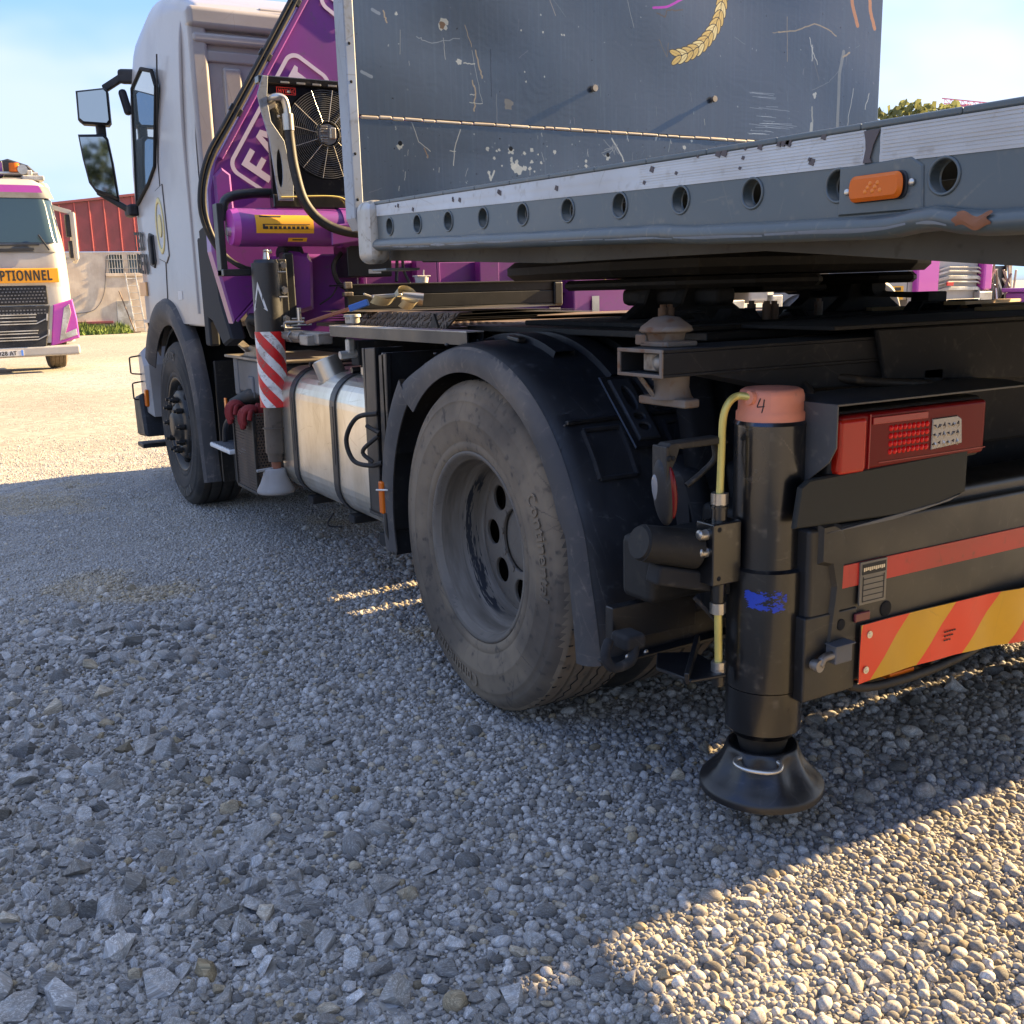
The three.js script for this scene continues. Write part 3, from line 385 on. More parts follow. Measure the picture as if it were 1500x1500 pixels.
{
  const outer = [...[[-46, 0.715], [-41, 0.690], [-34, 0.662], [-25, 0.644], [-14, 0.637]].map(([a, r]) => [r * Math.sin(a * Math.PI / 180), WY + r * Math.cos(a * Math.PI / 180)]), ...arc(0, WY, 0.635, -5, 66, 9), [0.625, 0.68], [0.655, 0.56], [0.685, 0.44], [0.70, 0.345]], inner = [...arc(0, WY, 0.545, -44, 70, 12), [0.545, 0.66], [0.56, 0.55], [0.578, 0.43], [0.590, 0.325]];
  const sec = [[-0.004, 0], [-0.010, 0.3], [-0.008, 0.55], [0.004, 0.75], [0.022, 0.89], [0.05, 0.97], [0.085, 1.0], [0.2, 1.01], [0.4, 1.01], [0.60, 1.0], [0.64, 0.96], [0.65, 0.6]];
  const gd = group2('rear_mudguard', guard(outer, inner, sec, 72), M.plastic, truck, [0.3, 1.1, 0]);
  part('guard_lip', guard(outer, inner, [[-0.0065, 0.0], [-0.0135, 0.3], [-0.0115, 0.55], [0.0, 0.76], [0.010, 0.84]], 72, 0.002), M.lip, gd);
  const fo = arc(0, WY, 0.70, -45, -102, 8), fi = arc(0, WY, 0.60, -43, -103, 8);
  part('front_lip', guard(fo, fi, [[-0.002, 0], [-0.008, 0.3], [-0.008, 0.7], [0.0, 1.0], [0.02, 1.0]], 30), M.lip, gd);
  part('front_flap', guard(arc(0, WY, 0.66, -40, -104, 8), arc(0, WY, 0.63, -40, -104, 8), [[0.01, 0], [0.01, 1], [0.62, 1], [0.62, 0]], 24), M.plastic, gd);
  // raised strakes over the top
  const strake = (x0, x1, a0, a1) => guard(arc(0, WY, 0.655, a0, a1, 8), arc(0, WY, 0.630, a0, a1, 8), [[x0, 0], [x0 + 0.004, 1], [x1 - 0.004, 1], [x1, 0]], 20, 0.001);
  for (const [a, b, c, d] of [[0.16, 0.235, -34, 22], [0.27, 0.345, -34, 34], [0.40, 0.475, -34, 38]]) part('guard_strake', strake(a, b, c, d), M.plastic, gd);
  // joint seam across, upright edge seam and rubber latch
  const S = a => { const r = 0.640, t = a * Math.PI / 180; return [WY + r * Math.cos(t), r * Math.sin(t)]; };
  { const [y, z] = S(47.5); part('guard_joint', [bar(V(-0.004, y - 0.06, z - 0.04), V(0.05, y - 0.004, z - 0.004), 0.004, 0.006), bar(V(0.05, y, z), V(0.64, y + 0.01, z + 0.0), 0.014, 0.012, 0.003)], M.black, gd); }
  { const a = 46 * Math.PI / 180, o = V(0.27, S(46)[0] + 0.008, S(46)[1] + 0.008), n = V(0, Math.cos(a), Math.sin(a)), t = V(0, -Math.sin(a), Math.cos(a)); const m = new THREE.Matrix4().makeBasis(V(1, 0, 0), t.clone().negate(), n).setPosition(o);
    const s = shape([[-0.036, -0.11], [0.036, -0.11], [0.036, 0.10], [-0.036, 0.10]]); for (const y of [-0.07, -0.035]) s.holes.push(circ(0, y, 0.016, 0.011)); s.holes.push(circ(0, 0.03, 0.014, 0.04));
    part('rubber_latch', ext(s, 0.014, 0.004, 16).applyMatrix4(m), M.plastic, gd); part('latch_seat', ext(shape([[-0.055, -0.13], [0.055, -0.13], [0.055, 0.12], [-0.055, 0.12]]), 0.008, 0.003).applyMatrix4(m.clone().setPosition(o.clone().addScaledVector(n, -0.006))), M.black, gd); }
  // raised frames and clips moulded into the top and the rear slope
  const onTop = (x, a, h) => { const t = a * Math.PI / 180, r = 0.641 + h; return V(x, WY + r * Math.cos(t), r * Math.sin(t)); };
  for (const [x0, x1, a0, a1] of [[0.36, 0.61, 50, 63], [0.09, 0.21, 50, 63], [0.36, 0.61, 32, 45], [0.10, 0.21, -30, -10], [0.50, 0.62, -26, 24]]) part('moulded_frame', [bar(onTop(x0, a0, 0), onTop(x1, a0, 0), 0.010, 0.012, 0.003), bar(onTop(x0, a1, 0), onTop(x1, a1, 0), 0.010, 0.012, 0.003), ...[x0, x1].map(x => guard(arc(0, WY, 0.649, a0, a1, 4), arc(0, WY, 0.634, a0, a1, 4), [[x - 0.005, 0], [x - 0.003, 1], [x + 0.003, 1], [x + 0.005, 0]], 6, 0.001))], M.plastic, gd);
  for (const [x, a] of [[0.50, 38], [0.46, 54], [0.54, 54], [0.14, 6], [0.30, -26], [0.44, 4]]) part('guard_clip', [bar(onTop(x, a - 3, 0.004), onTop(x, a + 3, 0.004), 0.03, 0.016, 0.005)], M.black, gd);
  for (const a of [-38, -31, -24, -16]) part('edge_stud', dome(0.03, onTop(0, a, 0.004).y, onTop(0, a, 0.004).z, 0.008, 'y'), M.black, gd);
  // lower rear: moulded bulge and pocket, hem with bolts
  part('guard_bulge', [grid(24, 10, (u, v) => { const y = mix(0.86, 0.42, u), zc = 0.625 + 0.11 * (0.86 - y) ; const b = Math.sin(Math.PI * v) ** 0.7, k = step(0, 0.12, u) * step(1, 0.9, u); return [0.24 + 0.05 * Math.sin(u * 3) + 0.13 * v, y, zc + 0.06 * b * k]; }), grid(20, 8, (u, v) => { const y = mix(0.87, 0.55, u), zc = 0.62 + 0.11 * (0.87 - y); return [0.42 + 0.2 * v, y, zc + 0.075 * Math.sin(Math.PI * v) ** 0.5 * step(0, 0.2, u) * step(1, 0.8, u)]; })], M.plastic, gd);
  part('guard_back_panel', grid(40, 24, (u, v) => { const x = mix(0.30, 0.86, u), y = mix(1.10, 0.50, v), pl = 0.010 * step(0.35, 0.65, Math.abs(Math.sin(u * 11))); return [x, y, 0.585 + 0.10 * Math.sin(v * 1.9) + pl + (v < 0.06 ? 0.02 : 0)]; }), M.plastic, gd);
  part('guard_hem', [bar(V(0.0, 0.36, 0.705), V(0.63, 0.372, 0.71), 0.05, 0.006, 0.002)], M.black, gd);
  for (const x of [0.07, 0.13, 0.3, 0.52]) part('bolt', dome(x, 0.366, 0.716, 0.008, 'z'), M.zinc, gd);
  // far side
  part('far_mudguard', guard(outer, inner, [[2.5, 0], [2.5, 0.9], [2.45, 1], [1.86, 1]], 36), M.plastic, truck);
}
{
  const c = -3.99, outer = [...arc(c, WY, 0.80, -56, 20, 8), ...arc(c, WY, 0.785, 30, 50, 2), ...arc(c, WY, 0.77, 60, 74, 2)].concat([[-3.235, 0.45], [-3.205, 0.26]]), inner = arc(c, WY, 0.625, -58, 74, 12).concat([[-3.32, 0.45], [-3.29, 0.25]]);
  const gd = group2('front_mudguard', guard(outer, inner, [[0.0, 0], [-0.035, 0.25], [-0.045, 0.6], [-0.03, 0.85], [0.01, 1.0], [0.03, 1.0], [0.05, 0.98], [0.055, 0.7]], 64), M.lip, truck, [0.2, 1.2, c]);
  part('arch_liner', guard(arc(c, WY, 0.62, -70, 100, 12), arc(c, WY, 0.6, -70, 100, 12), [[0.05, 0], [0.05, 1], [0.5, 1], [0.5, 0]], 40), M.groove, gd);
  part('mud_flap', bx(0.08, 0.40, 0.24, 0.95, -3.30, -3.27, 0.006), M.matt, gd);
}
// ---- chassis ----
each('chassis_rail', [bx(0.80, 0.88, 0.80, 1.08, -5.2, 1.0, 0.006), bx(1.62, 1.70, 0.80, 1.08, -5.2, 1.0, 0.006)], M.chassis, truck);
part('axle', [bx(0.7, 1.8, 0.45, 1.0, -4.6, -2.6, 0.03), bx(0.88, 1.62, 0.85, 1.05, -1.6, -1.5, 0.01), bx(0.88, 1.62, 0.85, 1.05, 0.85, 0.95, 0.01), bx(0.66, 1.84, 0.40, 0.66, -0.14, 0.14, 0.06), rod(V(1.25, 0.52, -0.25), V(1.25, 0.52, 0.25), 0.22, 0.18, 20), bx(0.90, 1.60, 0.5, 0.8, 0.3, 0.6, 0.04), rod(V(1.25, 0.66, -2.6), V(1.25, 0.60, -0.2), 0.05, 0.05, 16)], M.chassis, truck);
part('subframe_plate', [bx(0.30, 2.2, 1.165, 1.185, -0.55, 0.74, 0.004), bx(0.36, 2.1, 1.10, 1.165, -0.2, -0.12, 0.004), bx(0.36, 2.1, 1.10, 1.165, 0.50, 0.58, 0.004), bx(0.75, 1.75, 1.08, 1.16, -5.0, 0.9, 0.004), bx(0.2, 2.3, 1.188, 1.20, 0.60, 0.70, 0.003)], M.grease, truck);
part('axle_bracket', [bx(0.66, 0.70, 0.35, 1.1, -0.7, 0.75, 0.01), bx(0.45, 0.8, 0.55, 0.75, 0.62, 0.72, 0.02)], M.grease, truck);
// ---- fuel tank ----
{
  const y0 = 0.405, y1 = 0.985, x0 = 0.03, x1 = 0.66, r = 0.13, rb = 0.10, prof = (g) => { const p = []; const c = (cx, cy, rr, a0) => { for (let i = 0; i <= 8; i++) { const a = a0 + i / 8 * Math.PI / 2; p.push([cx + (rr + g) * Math.cos(a), cy + (rr + g) * Math.sin(a)]); } }; c(x1 - rb, y1 - rb, rb, 0); c(x0 + r, y1 - r, r, Math.PI / 2); c(x0 + r, y0 + r, r, Math.PI); c(x1 - rb, y0 + rb, rb, 1.5 * Math.PI); return p; };
  const tank = group2('fuel_tank', ext(shape(prof(0)), 1.12, 0.03, 16).translate(0, 0, -1.975), M.tank, truck, [0.35, 0.7, -1.4]);
  for (const z of [-1.745, -1.235]) { const o = prof(0.007), i = prof(-0.002); const s = shape(o, [new THREE.Path(i.slice().reverse().map(q => new THREE.Vector2(q[0], q[1])))]); part('tank_strap', [ext(s, 0.055, 0.002, 8).translate(0, 0, z - 0.027), rod(V(0.12, 1.0, z), V(0.2, 1.005, z), 0.012, 0.012, 10), bx(0.17, 0.23, 0.985, 1.02, z - 0.02, z + 0.02, 0.005), bx(0.021, 0.024, 0.62, 0.86, z - 0.012, z + 0.012, 0.001)], M.black, tank); }
  part('filler_cap', [rod(V(0.12, 0.955, -1.45), V(0.095, 1.035, -1.47), 0.062, 0.060, 32), rod(V(0.095, 1.035, -1.47), V(0.0935, 1.040, -1.4712), 0.056, 0.05, 32), rod(V(0.126, 0.945, -1.45), V(0.118, 0.965, -1.453), 0.074, 0.072, 32)], M.zinc, tank);
  part('tank_fitting', [rod(V(0.2, 0.98, -1.08), V(0.2, 1.02, -1.08), 0.05, 0.05, 20), tube([[0.2, 1.02, -1.08], [0.22, 1.05, -1.0], [0.3, 1.05, -0.9]], 0.012, 16, 8), rod(V(0.15, 0.985, -1.16), V(0.15, 1.015, -1.16), 0.02, 0.02, 6)], M.zinc, tank);
  part('tank_cradle', [bx(0.08, 0.85, 0.365, 0.40, -1.78, -1.71, 0.006), bx(0.08, 0.85, 0.365, 0.40, -1.27, -1.20, 0.006), bx(0.55, 0.85, 0.36, 1.0, -1.78, -1.72, 0.006), bx(0.05, 0.4, 0.35, 0.40, -0.87, -0.80, 0.006), tube([[0.10, 0.36, -1.5], [0.07, 0.31, -1.5], [0.12, 0.30, -1.46]], 0.004, 12, 6)], M.chassis, truck);
}
// ---- front stabiliser leg ----
{
  const z = -1.95, leg = group2('stabiliser_leg', [rod(V(0.012, 1.147, z), V(0.016, 1.452, z), 0.066, 0.066, 28), rod(V(0.016, 1.452, z), V(0.016, 1.468, z), 0.058, 0.05, 28), bx(0.06, 0.105, 1.16, 1.47, z - 0.05, z + 0.03, 0.008), bx(0.10, 0.15, 1.10, 1.50, z - 0.07, z - 0.0, 0.01)], M.black, truck, [0.015, 1.3, z]);
  const S = 384, st = dataTex(S, (u, v) => { const q = ((v * 3.05 + u * 4.0) % 1 + 1) % 1, n = fbm(u, v, 8, 330, 4), f = fbm(u, v, 40, 331, 3), e = q + 0.012 * (f - 0.5); const c = e > 0.47 ? [206, 26, 28] : [216, 214, 210]; const d = clamp((n - 0.5) * 1.6 + (f > 0.68 ? 0.5 : 0), 0, 0.8); return [mix(c[0], 120, d), mix(c[1], 104, d), mix(c[2], 92, d)]; }, true);
  part('warning_sleeve', new THREE.CylinderGeometry(0.0665, 0.0655, 0.345, 40, 1, false).rotateY(2.2).translate(0.010, 0.975, z), std({ map: st, roughness: 0.45 }), leg, { keepUV: true });
  part('leg_tube', [rod(V(0.0, 0.70, z), V(0.006, 0.803, z), 0.046, 0.049, 24), rod(V(-0.004, 0.585, z), V(0.0, 0.70, z), 0.044, 0.047, 24), rod(V(0.0, 0.70, z), V(0.0, 0.706, z), 0.054, 0.054, 24), rod(V(-0.004, 0.545, z), V(-0.004, 0.588, z), 0.034, 0.038, 24)], M.legTube, leg);
  part('leg_rod', rod(V(-0.004, 0.50, z), V(-0.004, 0.55, z), 0.022, 0.022, 16), M.wood, leg);
  part('leg_foot', [latheY([[0.03, 0.0], [0.082, 0.0], [0.088, 0.008], [0.087, 0.02], [0.070, 0.05], [0.056, 0.085], [0.050, 0.115], [0.03, 0.118]], -0.014, 0.395, z, 40), bar(V(-0.1, 0.507, z), V(-0.01, 0.512, z), 0.02, 0.012)], M.rubberFoot, leg);
  for (const y of [1.44, 1.33, 1.20]) part('leg_bolt', [hexNut(0.083, y, z + 0.04, 0.014, 0.02, 'z'), rod(V(0.03, y - 0.03, z + 0.05), V(0.09, y - 0.03, z + 0.05), 0.005, 0.005, 8), hexNut(0.083, y, z + 0.03, 0.02, 0.006, 'z')], M.zinc, leg);
  part('leg_hose_fitting', [rod(V(0.02, 1.468, z), V(0.02, 1.50, z), 0.016, 0.012, 8), rod(V(0.02, 1.495, z), V(0.045, 1.505, z), 0.010, 0.010, 8), dome(0.02, 1.507, z, 0.013, 'y')], M.zinc, leg);
  { const tri = shape([[-0.04, 0], [0.04, 0], [0, 0.13]]); tri.holes.push(new THREE.Path([V(-0.027, 0.012, 0), V(0, 0.1, 0), V(0.027, 0.012, 0)].map(q => new THREE.Vector2(q.x, q.y)))); const g = ext(tri, 0.002, 0, 2), p = g.attributes.position; for (let i = 0; i < p.count; i++) { const a = p.getX(i) / 0.067 - 0.95, r = 0.0668 + p.getZ(i); p.setXYZ(i, 0.014 + r * Math.sin(a), 1.24 + p.getY(i), z + r * Math.cos(a)); } g.computeVertexNormals(); part('warning_sticker', g, M.white, leg); }
  part('pull_pin', [rod(V(0.11, 1.20, z + 0.03), V(0.17, 1.20, z + 0.03), 0.005, 0.005, 8), rod(V(0.145, 1.175, z + 0.03), V(0.145, 1.25, z + 0.03), 0.012, 0.012, 8), rod(V(0.10, 1.17, z + 0.04), V(0.2, 1.172, z + 0.04), 0.004, 0.004, 6)], M.zinc, truck);
}
// ---- between cab and tank: battery box, guard basket, step ----
{
  const bb = group2('battery_box', [bx(0.10, 0.55, 0.80, 0.985, -2.95, -2.10, 0.02), bx(0.095, 0.14, 0.78, 0.99, -2.93, -2.84, 0.012), bx(0.09, 0.13, 0.78, 0.90, -2.66, -2.56, 0.012), bx(0.09, 0.13, 0.78, 0.89, -2.45, -2.37, 0.012)], M.grey, truck, [0.3, 0.9, -2.5]);
  part('box_lid', [bx(0.07, 0.56, 0.985, 1.0, -3.0, -2.08, 0.004)], M.steel, bb);
  part('lid_bracket', [polyX([[-2.75, 1.0], [-2.6, 1.06], [-2.3, 1.05], [-2.2, 1.0]], 0.1, 0.13, 0.003), bar(V(0.12, 1.1, -3.0), V(0.1, 1.03, -2.6), 0.05, 0.01)], M.steel, bb);
  // mesh basket: perforated sheet
  const S = 384, al = dataTex(S, (u, v) => { const n = 22, a = u * n, b = v * n * 1.0, i = Math.floor(b), x = a + (i % 2) * 0.5, dx = x - Math.floor(x) - 0.5, dy = b - i - 0.5; const k = Math.hypot(dx, dy) < 0.34 ? 0 : 255; return [k, k, k]; });
  const mm = std({ map: worn([74, 62, 54], [104, 84, 66], 0.6, 41, { specks: 0.03 }), alphaMap: al, alphaTest: 0.5, roughness: 0.7 });
  const bk = group2('mesh_guard', [bx(0.02, 0.022, 0.32, 0.715, -2.72, -2.36, 0), bx(0.02, 0.45, 0.32, 0.73, -2.362, -2.36, 0)], mm, truck, [0.1, 0.5, -2.5]);
  { const g = bk.geometry.attributes.uv; for (let i = 0; i < g.count; i++) g.setXY(i, g.getX(i) * 3.0, g.getY(i) * 3.0); }
  part('guard_frame', [bar(V(0.02, 0.32, -2.36), V(0.02, 0.73, -2.36), 0.016, 0.016), bar(V(0.02, 0.32, -2.72), V(0.02, 0.715, -2.72), 0.016, 0.016), bar(V(0.02, 0.715, -2.72), V(0.02, 0.73, -2.36), 0.016, 0.016), bar(V(0.02, 0.32, -2.72), V(0.02, 0.32, -2.36), 0.016, 0.016), tube([[0.03, 0.74, -2.72], [0.12, 0.80, -2.6], [0.3, 0.82, -2.4], [0.42, 0.74, -2.34]], 0.045, 24, 10)], M.hose, bk);
  part('guard_core', bx(0.06, 0.44, 0.34, 0.70, -2.70, -2.40, 0.02), M.grease, bk);
  part('reflector_strip', bx(-0.004, 0.004, 0.70, 0.78, -2.80, -2.765, 0.002), M.amber, bk);
  part('entry_step', [bx(-0.01, 0.25, 0.475, 0.50, -3.17, -2.76, 0.008)], M.white, truck);
  each('step_grip', [...Array(7)].map((_, i) => bx(0.0, 0.24, 0.5, 0.504, -3.14 + i * 0.055, -3.115 + i * 0.055, 0.001)), M.grey, truck);
  part('step_hanger', [tube([[0.06, 0.62, -2.7], [0.05, 0.66, -2.85], [0.06, 0.6, -3.05], [0.06, 0.49, -3.1]], 0.016, 24, 8), bx(0.1, 0.5, 0.25, 0.47, -3.12, -2.8, 0.03)], M.black, truck);
}
// ---- brackets in front of the rear wheel ----
{
  const b = group2('bracket_plate', [polyX([[-0.815, 0.50], [-0.79, 1.11], [-0.70, 1.115], [-0.72, 0.50]], 0.0, 0.02, 0.003), bx(0.0, 0.16, 0.50, 1.11, -0.82, -0.80, 0.003), bx(0.0, 0.10, 0.49, 0.51, -0.83, -0.70, 0.003)], M.black, truck, [0.05, 0.8, -0.78]);
  part('bracket_post', [polyX([[-0.69, 0.42], [-0.665, 1.09], [-0.60, 1.10], [-0.63, 0.42]], 0.0, 0.02, 0.003), bx(0.0, 0.5, 0.46, 1.10, -0.64, -0.62, 0.003)], M.black, b);
  part('cable_loop', [tube([[0.0, 0.88, -0.70], [-0.05, 0.86, -0.78], [-0.075, 0.78, -0.83], [-0.06, 0.70, -0.81], [-0.02, 0.685, -0.74], [0.005, 0.70, -0.69]], 0.009, 40, 8), tube([[-0.005, 0.80, -0.69], [-0.045, 0.74, -0.75], [-0.02, 0.70, -0.72]], 0.008, 20, 8), rod(V(-0.02, 0.83, -0.76), V(0.0, 0.81, -0.69), 0.008, 0.008, 8)], M.hose, b);
  part('orange_marker', bx(-0.018, 0.0, 0.515, 0.635, -0.690, -0.655, 0.006), M.amber, b); part('cable_tie', rod(V(-0.02, 0.600, -0.70), V(-0.02, 0.615, -0.60), 0.0035, 0.0035, 6), M.white, b); part('marker_cable', tube([[-0.008, 0.52, -0.65], [-0.01, 0.46, -0.645], [0.0, 0.42, -0.64]], 0.008, 12, 6), M.hose, b);
}
// ---- deck behind the crane ----
{
  const d = group2('deck_plate', [polyY([[0.20, -1.42], [0.20, -0.55], [0.9, -0.55], [2.3, -0.9], [2.3, -1.9], [0.22, -1.9]], 1.165, 1.180, 0.002)], M.chequer, truck, [1.2, 1.17, -1.2]);
  const tr = []; for (let i = 0; i < 26; i++) for (let j = 0; j < 8; j++) { const x = 0.23 + j * 0.05, z = -1.40 + i * 0.032, a = (i + j) % 2 ? 0.8 : -0.8; tr.push(new THREE.BoxGeometry(0.034, 0.004, 0.008).rotateY(a).translate(x, 1.181, z)); }
  // upstand at the near edge with tread bars
  const up = [], A = V(0.165, 1.168, 0), B = V(0.235, 1.232, 0), dir = B.clone().sub(A).normalize(), nn = V(-dir.y, dir.x, 0);
  const plate = polyZ([[A.x, A.y], [B.x, B.y], [B.x + 0.05, B.y + 0.002], [B.x + 0.05, B.y - 0.004], [B.x + 0.004, B.y - 0.006], [A.x + 0.004, A.y - 0.004]], -1.36, -0.48, 0);
  for (let i = 0; i < 18; i++) for (let j = 0; j < 2; j++) for (let k = -1; k <= 1; k++) { const g = new RoundedBoxGeometry(0.030, 0.005, 0.006, 1, 0.002), a = (i + j) % 2 ? 0.9 : -0.9; g.translate(0, 0, k * 0.0125).rotateY(a); const c = A.clone().addScaledVector(dir, 0.024 + j * 0.045).addScaledVector(nn, 0.002); g.applyMatrix4(new THREE.Matrix4().makeBasis(dir, nn, V(0, 0, 1)).setPosition(V(c.x, c.y, -1.335 + i * 0.049))); up.push(g); }
  up.push(plate);
  part('tread_pattern', tr, M.chequer, d); part('tread_upstand', up, M.chequer, d);
  part('side_rail', [bx(0.06, 0.065, 1.142, 1.178, -1.30, -0.1, 0), bx(0.06, 0.12, 1.139, 1.1418, -1.30, -0.1, 0), bx(0.115, 0.12, 1.142, 1.178, -1.28, -0.1, 0)], M.black, d); part('rail_top', bx(0.058, 0.122, 1.1782, 1.182, -1.30, -0.1, 0.001), M.alu, d); part('rail_support', [bx(0.30, 2.1, 1.12, 1.165, -1.28, -1.2, 0.006), bx(0.13, 0.9, 1.02, 1.12, -1.26, -1.18, 0.006)], M.chassis, d);
  each('rail_bolt', [rod(V(0.085, 1.16, -1.30), V(0.085, 1.16, -1.322), 0.02, 0.018, 16), rod(V(0.13, 1.19, -1.22), V(0.13, 1.215, -1.22), 0.03, 0.03, 18), rod(V(0.13, 1.215, -1.22), V(0.13, 1.225, -1.22), 0.036, 0.034, 18), rod(V(0.06, 1.065, -1.2), V(0.14, 1.07, -1.2), 0.016, 0.016, 12), bx(0.09, 0.12, 1.07, 1.13, -1.22, -1.18, 0.008)], M.alu, d);
  part('latch', [tube([[0.1, 1.16, -1.78], [0.03, 1.165, -1.78], [0.03, 1.19, -1.78], [0.1, 1.19, -1.72]], 0.006, 24, 8, 0.1), bx(0.06, 0.13, 1.10, 1.15, -1.88, -1.45, 0.008), rod(V(0.05, 1.13, -1.85), V(0.05, 1.13, -1.62), 0.018, 0.018, 12), bx(0.03, 0.09, 1.095, 1.14, -1.60, -1.5, 0.006), tube([[0.035, 1.15, -1.72], [0.02, 1.13, -1.72], [0.035, 1.105, -1.72]], 0.005, 12, 6)], M.steel, d);
  part('tail_fin', polyX([[-0.36, 1.19], [-0.33, 1.235], [-0.30, 1.19]], 0.06, 0.068, 0), M.grease, d);
}
// ---- loader crane ----
{
  const zf = -2.30, cr = group2('crane_boom', [polyZ([[-0.055, 1.18], [0.06, 1.29], [0.55, 1.35], [0.95, 1.55], [1.55, 2.6], [1.75, 3.3], [0.80, 3.3], [0.387, 2.69], [0.157, 2.285], [-0.09, 1.935], [-0.125, 1.80], [-0.13, 1.52]], zf - 0.10, zf, 0.012), polyZ([[0.2, 1.35], [0.95, 1.55], [1.55, 2.6], [1.75, 3.3], [1.1, 3.3], [0.62, 2.4]], zf - 0.45, zf - 0.1, 0.012)], M.purple, truck, [0.6, 2.0, zf]);
  part('boom_edge', [bar(V(-0.062, 1.94, zf + 0.004), V(0.80, 3.3, zf + 0.004), 0.03, 0.03, 0.008), bar(V(-0.04, 1.19, zf + 0.002), V(0.06, 1.285, zf + 0.002), 0.012, 0.012, 0.003), polyZ([[-0.10, 1.60], [-0.10, 1.86], [-0.06, 1.90], [-0.02, 1.87], [-0.015, 1.66], [-0.05, 1.60]], zf, zf + 0.03, 0.01)], M.purple, cr);
  const e = V(0.862, 1.36, 0).normalize(), n = V(-e.y, e.x, 0);
  const hoseAt = (k, o) => V(-0.09, 1.935, zf + 0.03).addScaledVector(e, k).addScaledVector(n, o);
  each('crane_hose', [0.012, 0.034].map((o, i) => tube([hoseAt(1.6, o), hoseAt(1.1, o + 0.004), hoseAt(0.6, o), hoseAt(0.2, o), hoseAt(0, o), V(-0.150 - i * 0.018, 1.80, zf + 0.03), V(-0.150 - i * 0.018, 1.66, zf + 0.03), V(-0.10 - i * 0.01, 1.52, zf + 0.05), V(-0.01, 1.44, zf + 0.08 + i * 0.02), V(0.09, 1.42, zf + 0.1), V(0.16, 1.30, zf + 0.1)], 0.012, 90, 8)), M.hose, cr);
  each('hose_clip', [0.25, 0.55, 0.85, 1.15].map(k => bar(hoseAt(k, -0.008), hoseAt(k, 0.052), 0.02, 0.034)), M.black, cr);
  // sign writing along the boom: rounded frame, letters
  const put = (k0, len, str, hgt) => { const o = V(-0.09, 1.935, zf + 0.006).addScaledVector(e, k0).addScaledVector(n, -0.065 - hgt), m = frame(o, e, n), rr = (x, y, w, h, r, P = THREE.Shape) => { const s = new P(); s.moveTo(x + r, y); s.lineTo(x + w - r, y); s.absarc(x + w - r, y + r, r, -Math.PI / 2, 0); s.lineTo(x + w, y + h - r); s.absarc(x + w - r, y + h - r, r, 0, Math.PI / 2); s.lineTo(x + r, y + h); s.absarc(x + r, y + h - r, r, Math.PI / 2, Math.PI); s.lineTo(x, y + r); s.absarc(x + r, y + r, r, Math.PI, 1.5 * Math.PI); return s; };
    const f = rr(0, 0, len, hgt, 0.06); f.holes.push(rr(0.018, 0.018, len - 0.036, hgt - 0.036, 0.045, THREE.Path)); const g = text(str, hgt * 0.60, 0.003), bb = g.boundingBox; g.scale((len - 0.11) / (bb.max.x - bb.min.x), 1, 1).translate(0.055 - bb.min.x * (len - 0.11) / (bb.max.x - bb.min.x), hgt * 0.19, 0).applyMatrix4(m); return [ext(f, 0.003, 0, 10).applyMatrix4(m), g]; };
  part('boom_lettering', [put(0.0, 0.66, 'FASSI', 0.25), put(0.92, 0.66, 'FASSI', 0.25)], M.logo, cr);
  // transverse beam, base and castings
  const base = group2('crane_base', [bx(0.1, 2.5, 1.20, 1.47, -2.62, -2.34, 0.015), bx(0.15, 0.55, 1.10, 1.50, -2.34, -2.15, 0.02), bx(0.7, 1.8, 1.0, 1.30, -2.8, -2.34, 0.03), polyZ([[0.10, 1.2], [0.10, 1.46], [0.16, 1.51], [0.25, 1.50], [0.27, 1.46], [0.26, 1.24]], -2.14, -2.02, 0.02), bx(1.85, 2.42, 1.14, 1.52, -2.34, -2.2, 0.012)], M.purple, truck, [1.2, 1.3, -2.4]);
  each('beam_rib', [0.62, 0.92, 1.04, 1.30, 1.60, 1.80].map((x, i) => bx(x, x + (i % 2 ? 0.12 : 0.02), 1.28, 1.47, -2.34, -2.28, 0.004)), M.purple, base);
  each('beam_pipe', [tube([[2.05, 1.5, -2.17], [2.05, 1.33, -2.17], [2.08, 1.31, -2.17], [2.36, 1.34, -2.17], [2.38, 1.4, -2.17]], 0.006, 40, 6, 0.1), tube([[2.13, 1.5, -2.17], [2.13, 1.37, -2.17], [2.16, 1.35, -2.17], [2.38, 1.37, -2.17], [2.40, 1.44, -2.17]], 0.006, 40, 6, 0.1)], M.brassPipe, base);
  part('beam_knob', [rod(V(1.69, 1.28, -2.18), V(1.69, 1.36, -2.18), 0.035, 0.035, 16), rod(V(1.69, 1.36, -2.18), V(1.69, 1.40, -2.18), 0.025, 0.03, 16)], M.black, base);
  part('beam_plate', bx(1.97, 2.02, 1.16, 1.26, -2.19, -2.185, 0.001), M.zinc, base);
  part('base_hose', [tube([[0.42, 1.50, -2.05], [0.37, 1.44, -2.03], [0.39, 1.36, -2.03], [0.46, 1.32, -2.05]], 0.012, 24, 8), tube([[0.30, 1.26, -2.06], [0.36, 1.3, -2.05], [0.4, 1.36, -2.05]], 0.004, 20, 6), tube([[0.3, 1.1, -2.2], [0.1, 1.16, -2.2], [0.02, 1.2, -2.25], [0.05, 1.12, -2.3]], 0.03, 24, 8)], M.hose, base);
  part('round_cover', [rod(V(0.18, 1.50, -2.15), V(0.18, 1.50, -2.04), 0.05, 0.05, 24), new THREE.TorusGeometry(0.042, 0.008, 8, 24).translate(0.18, 1.50, -2.04)], M.chassis, base);
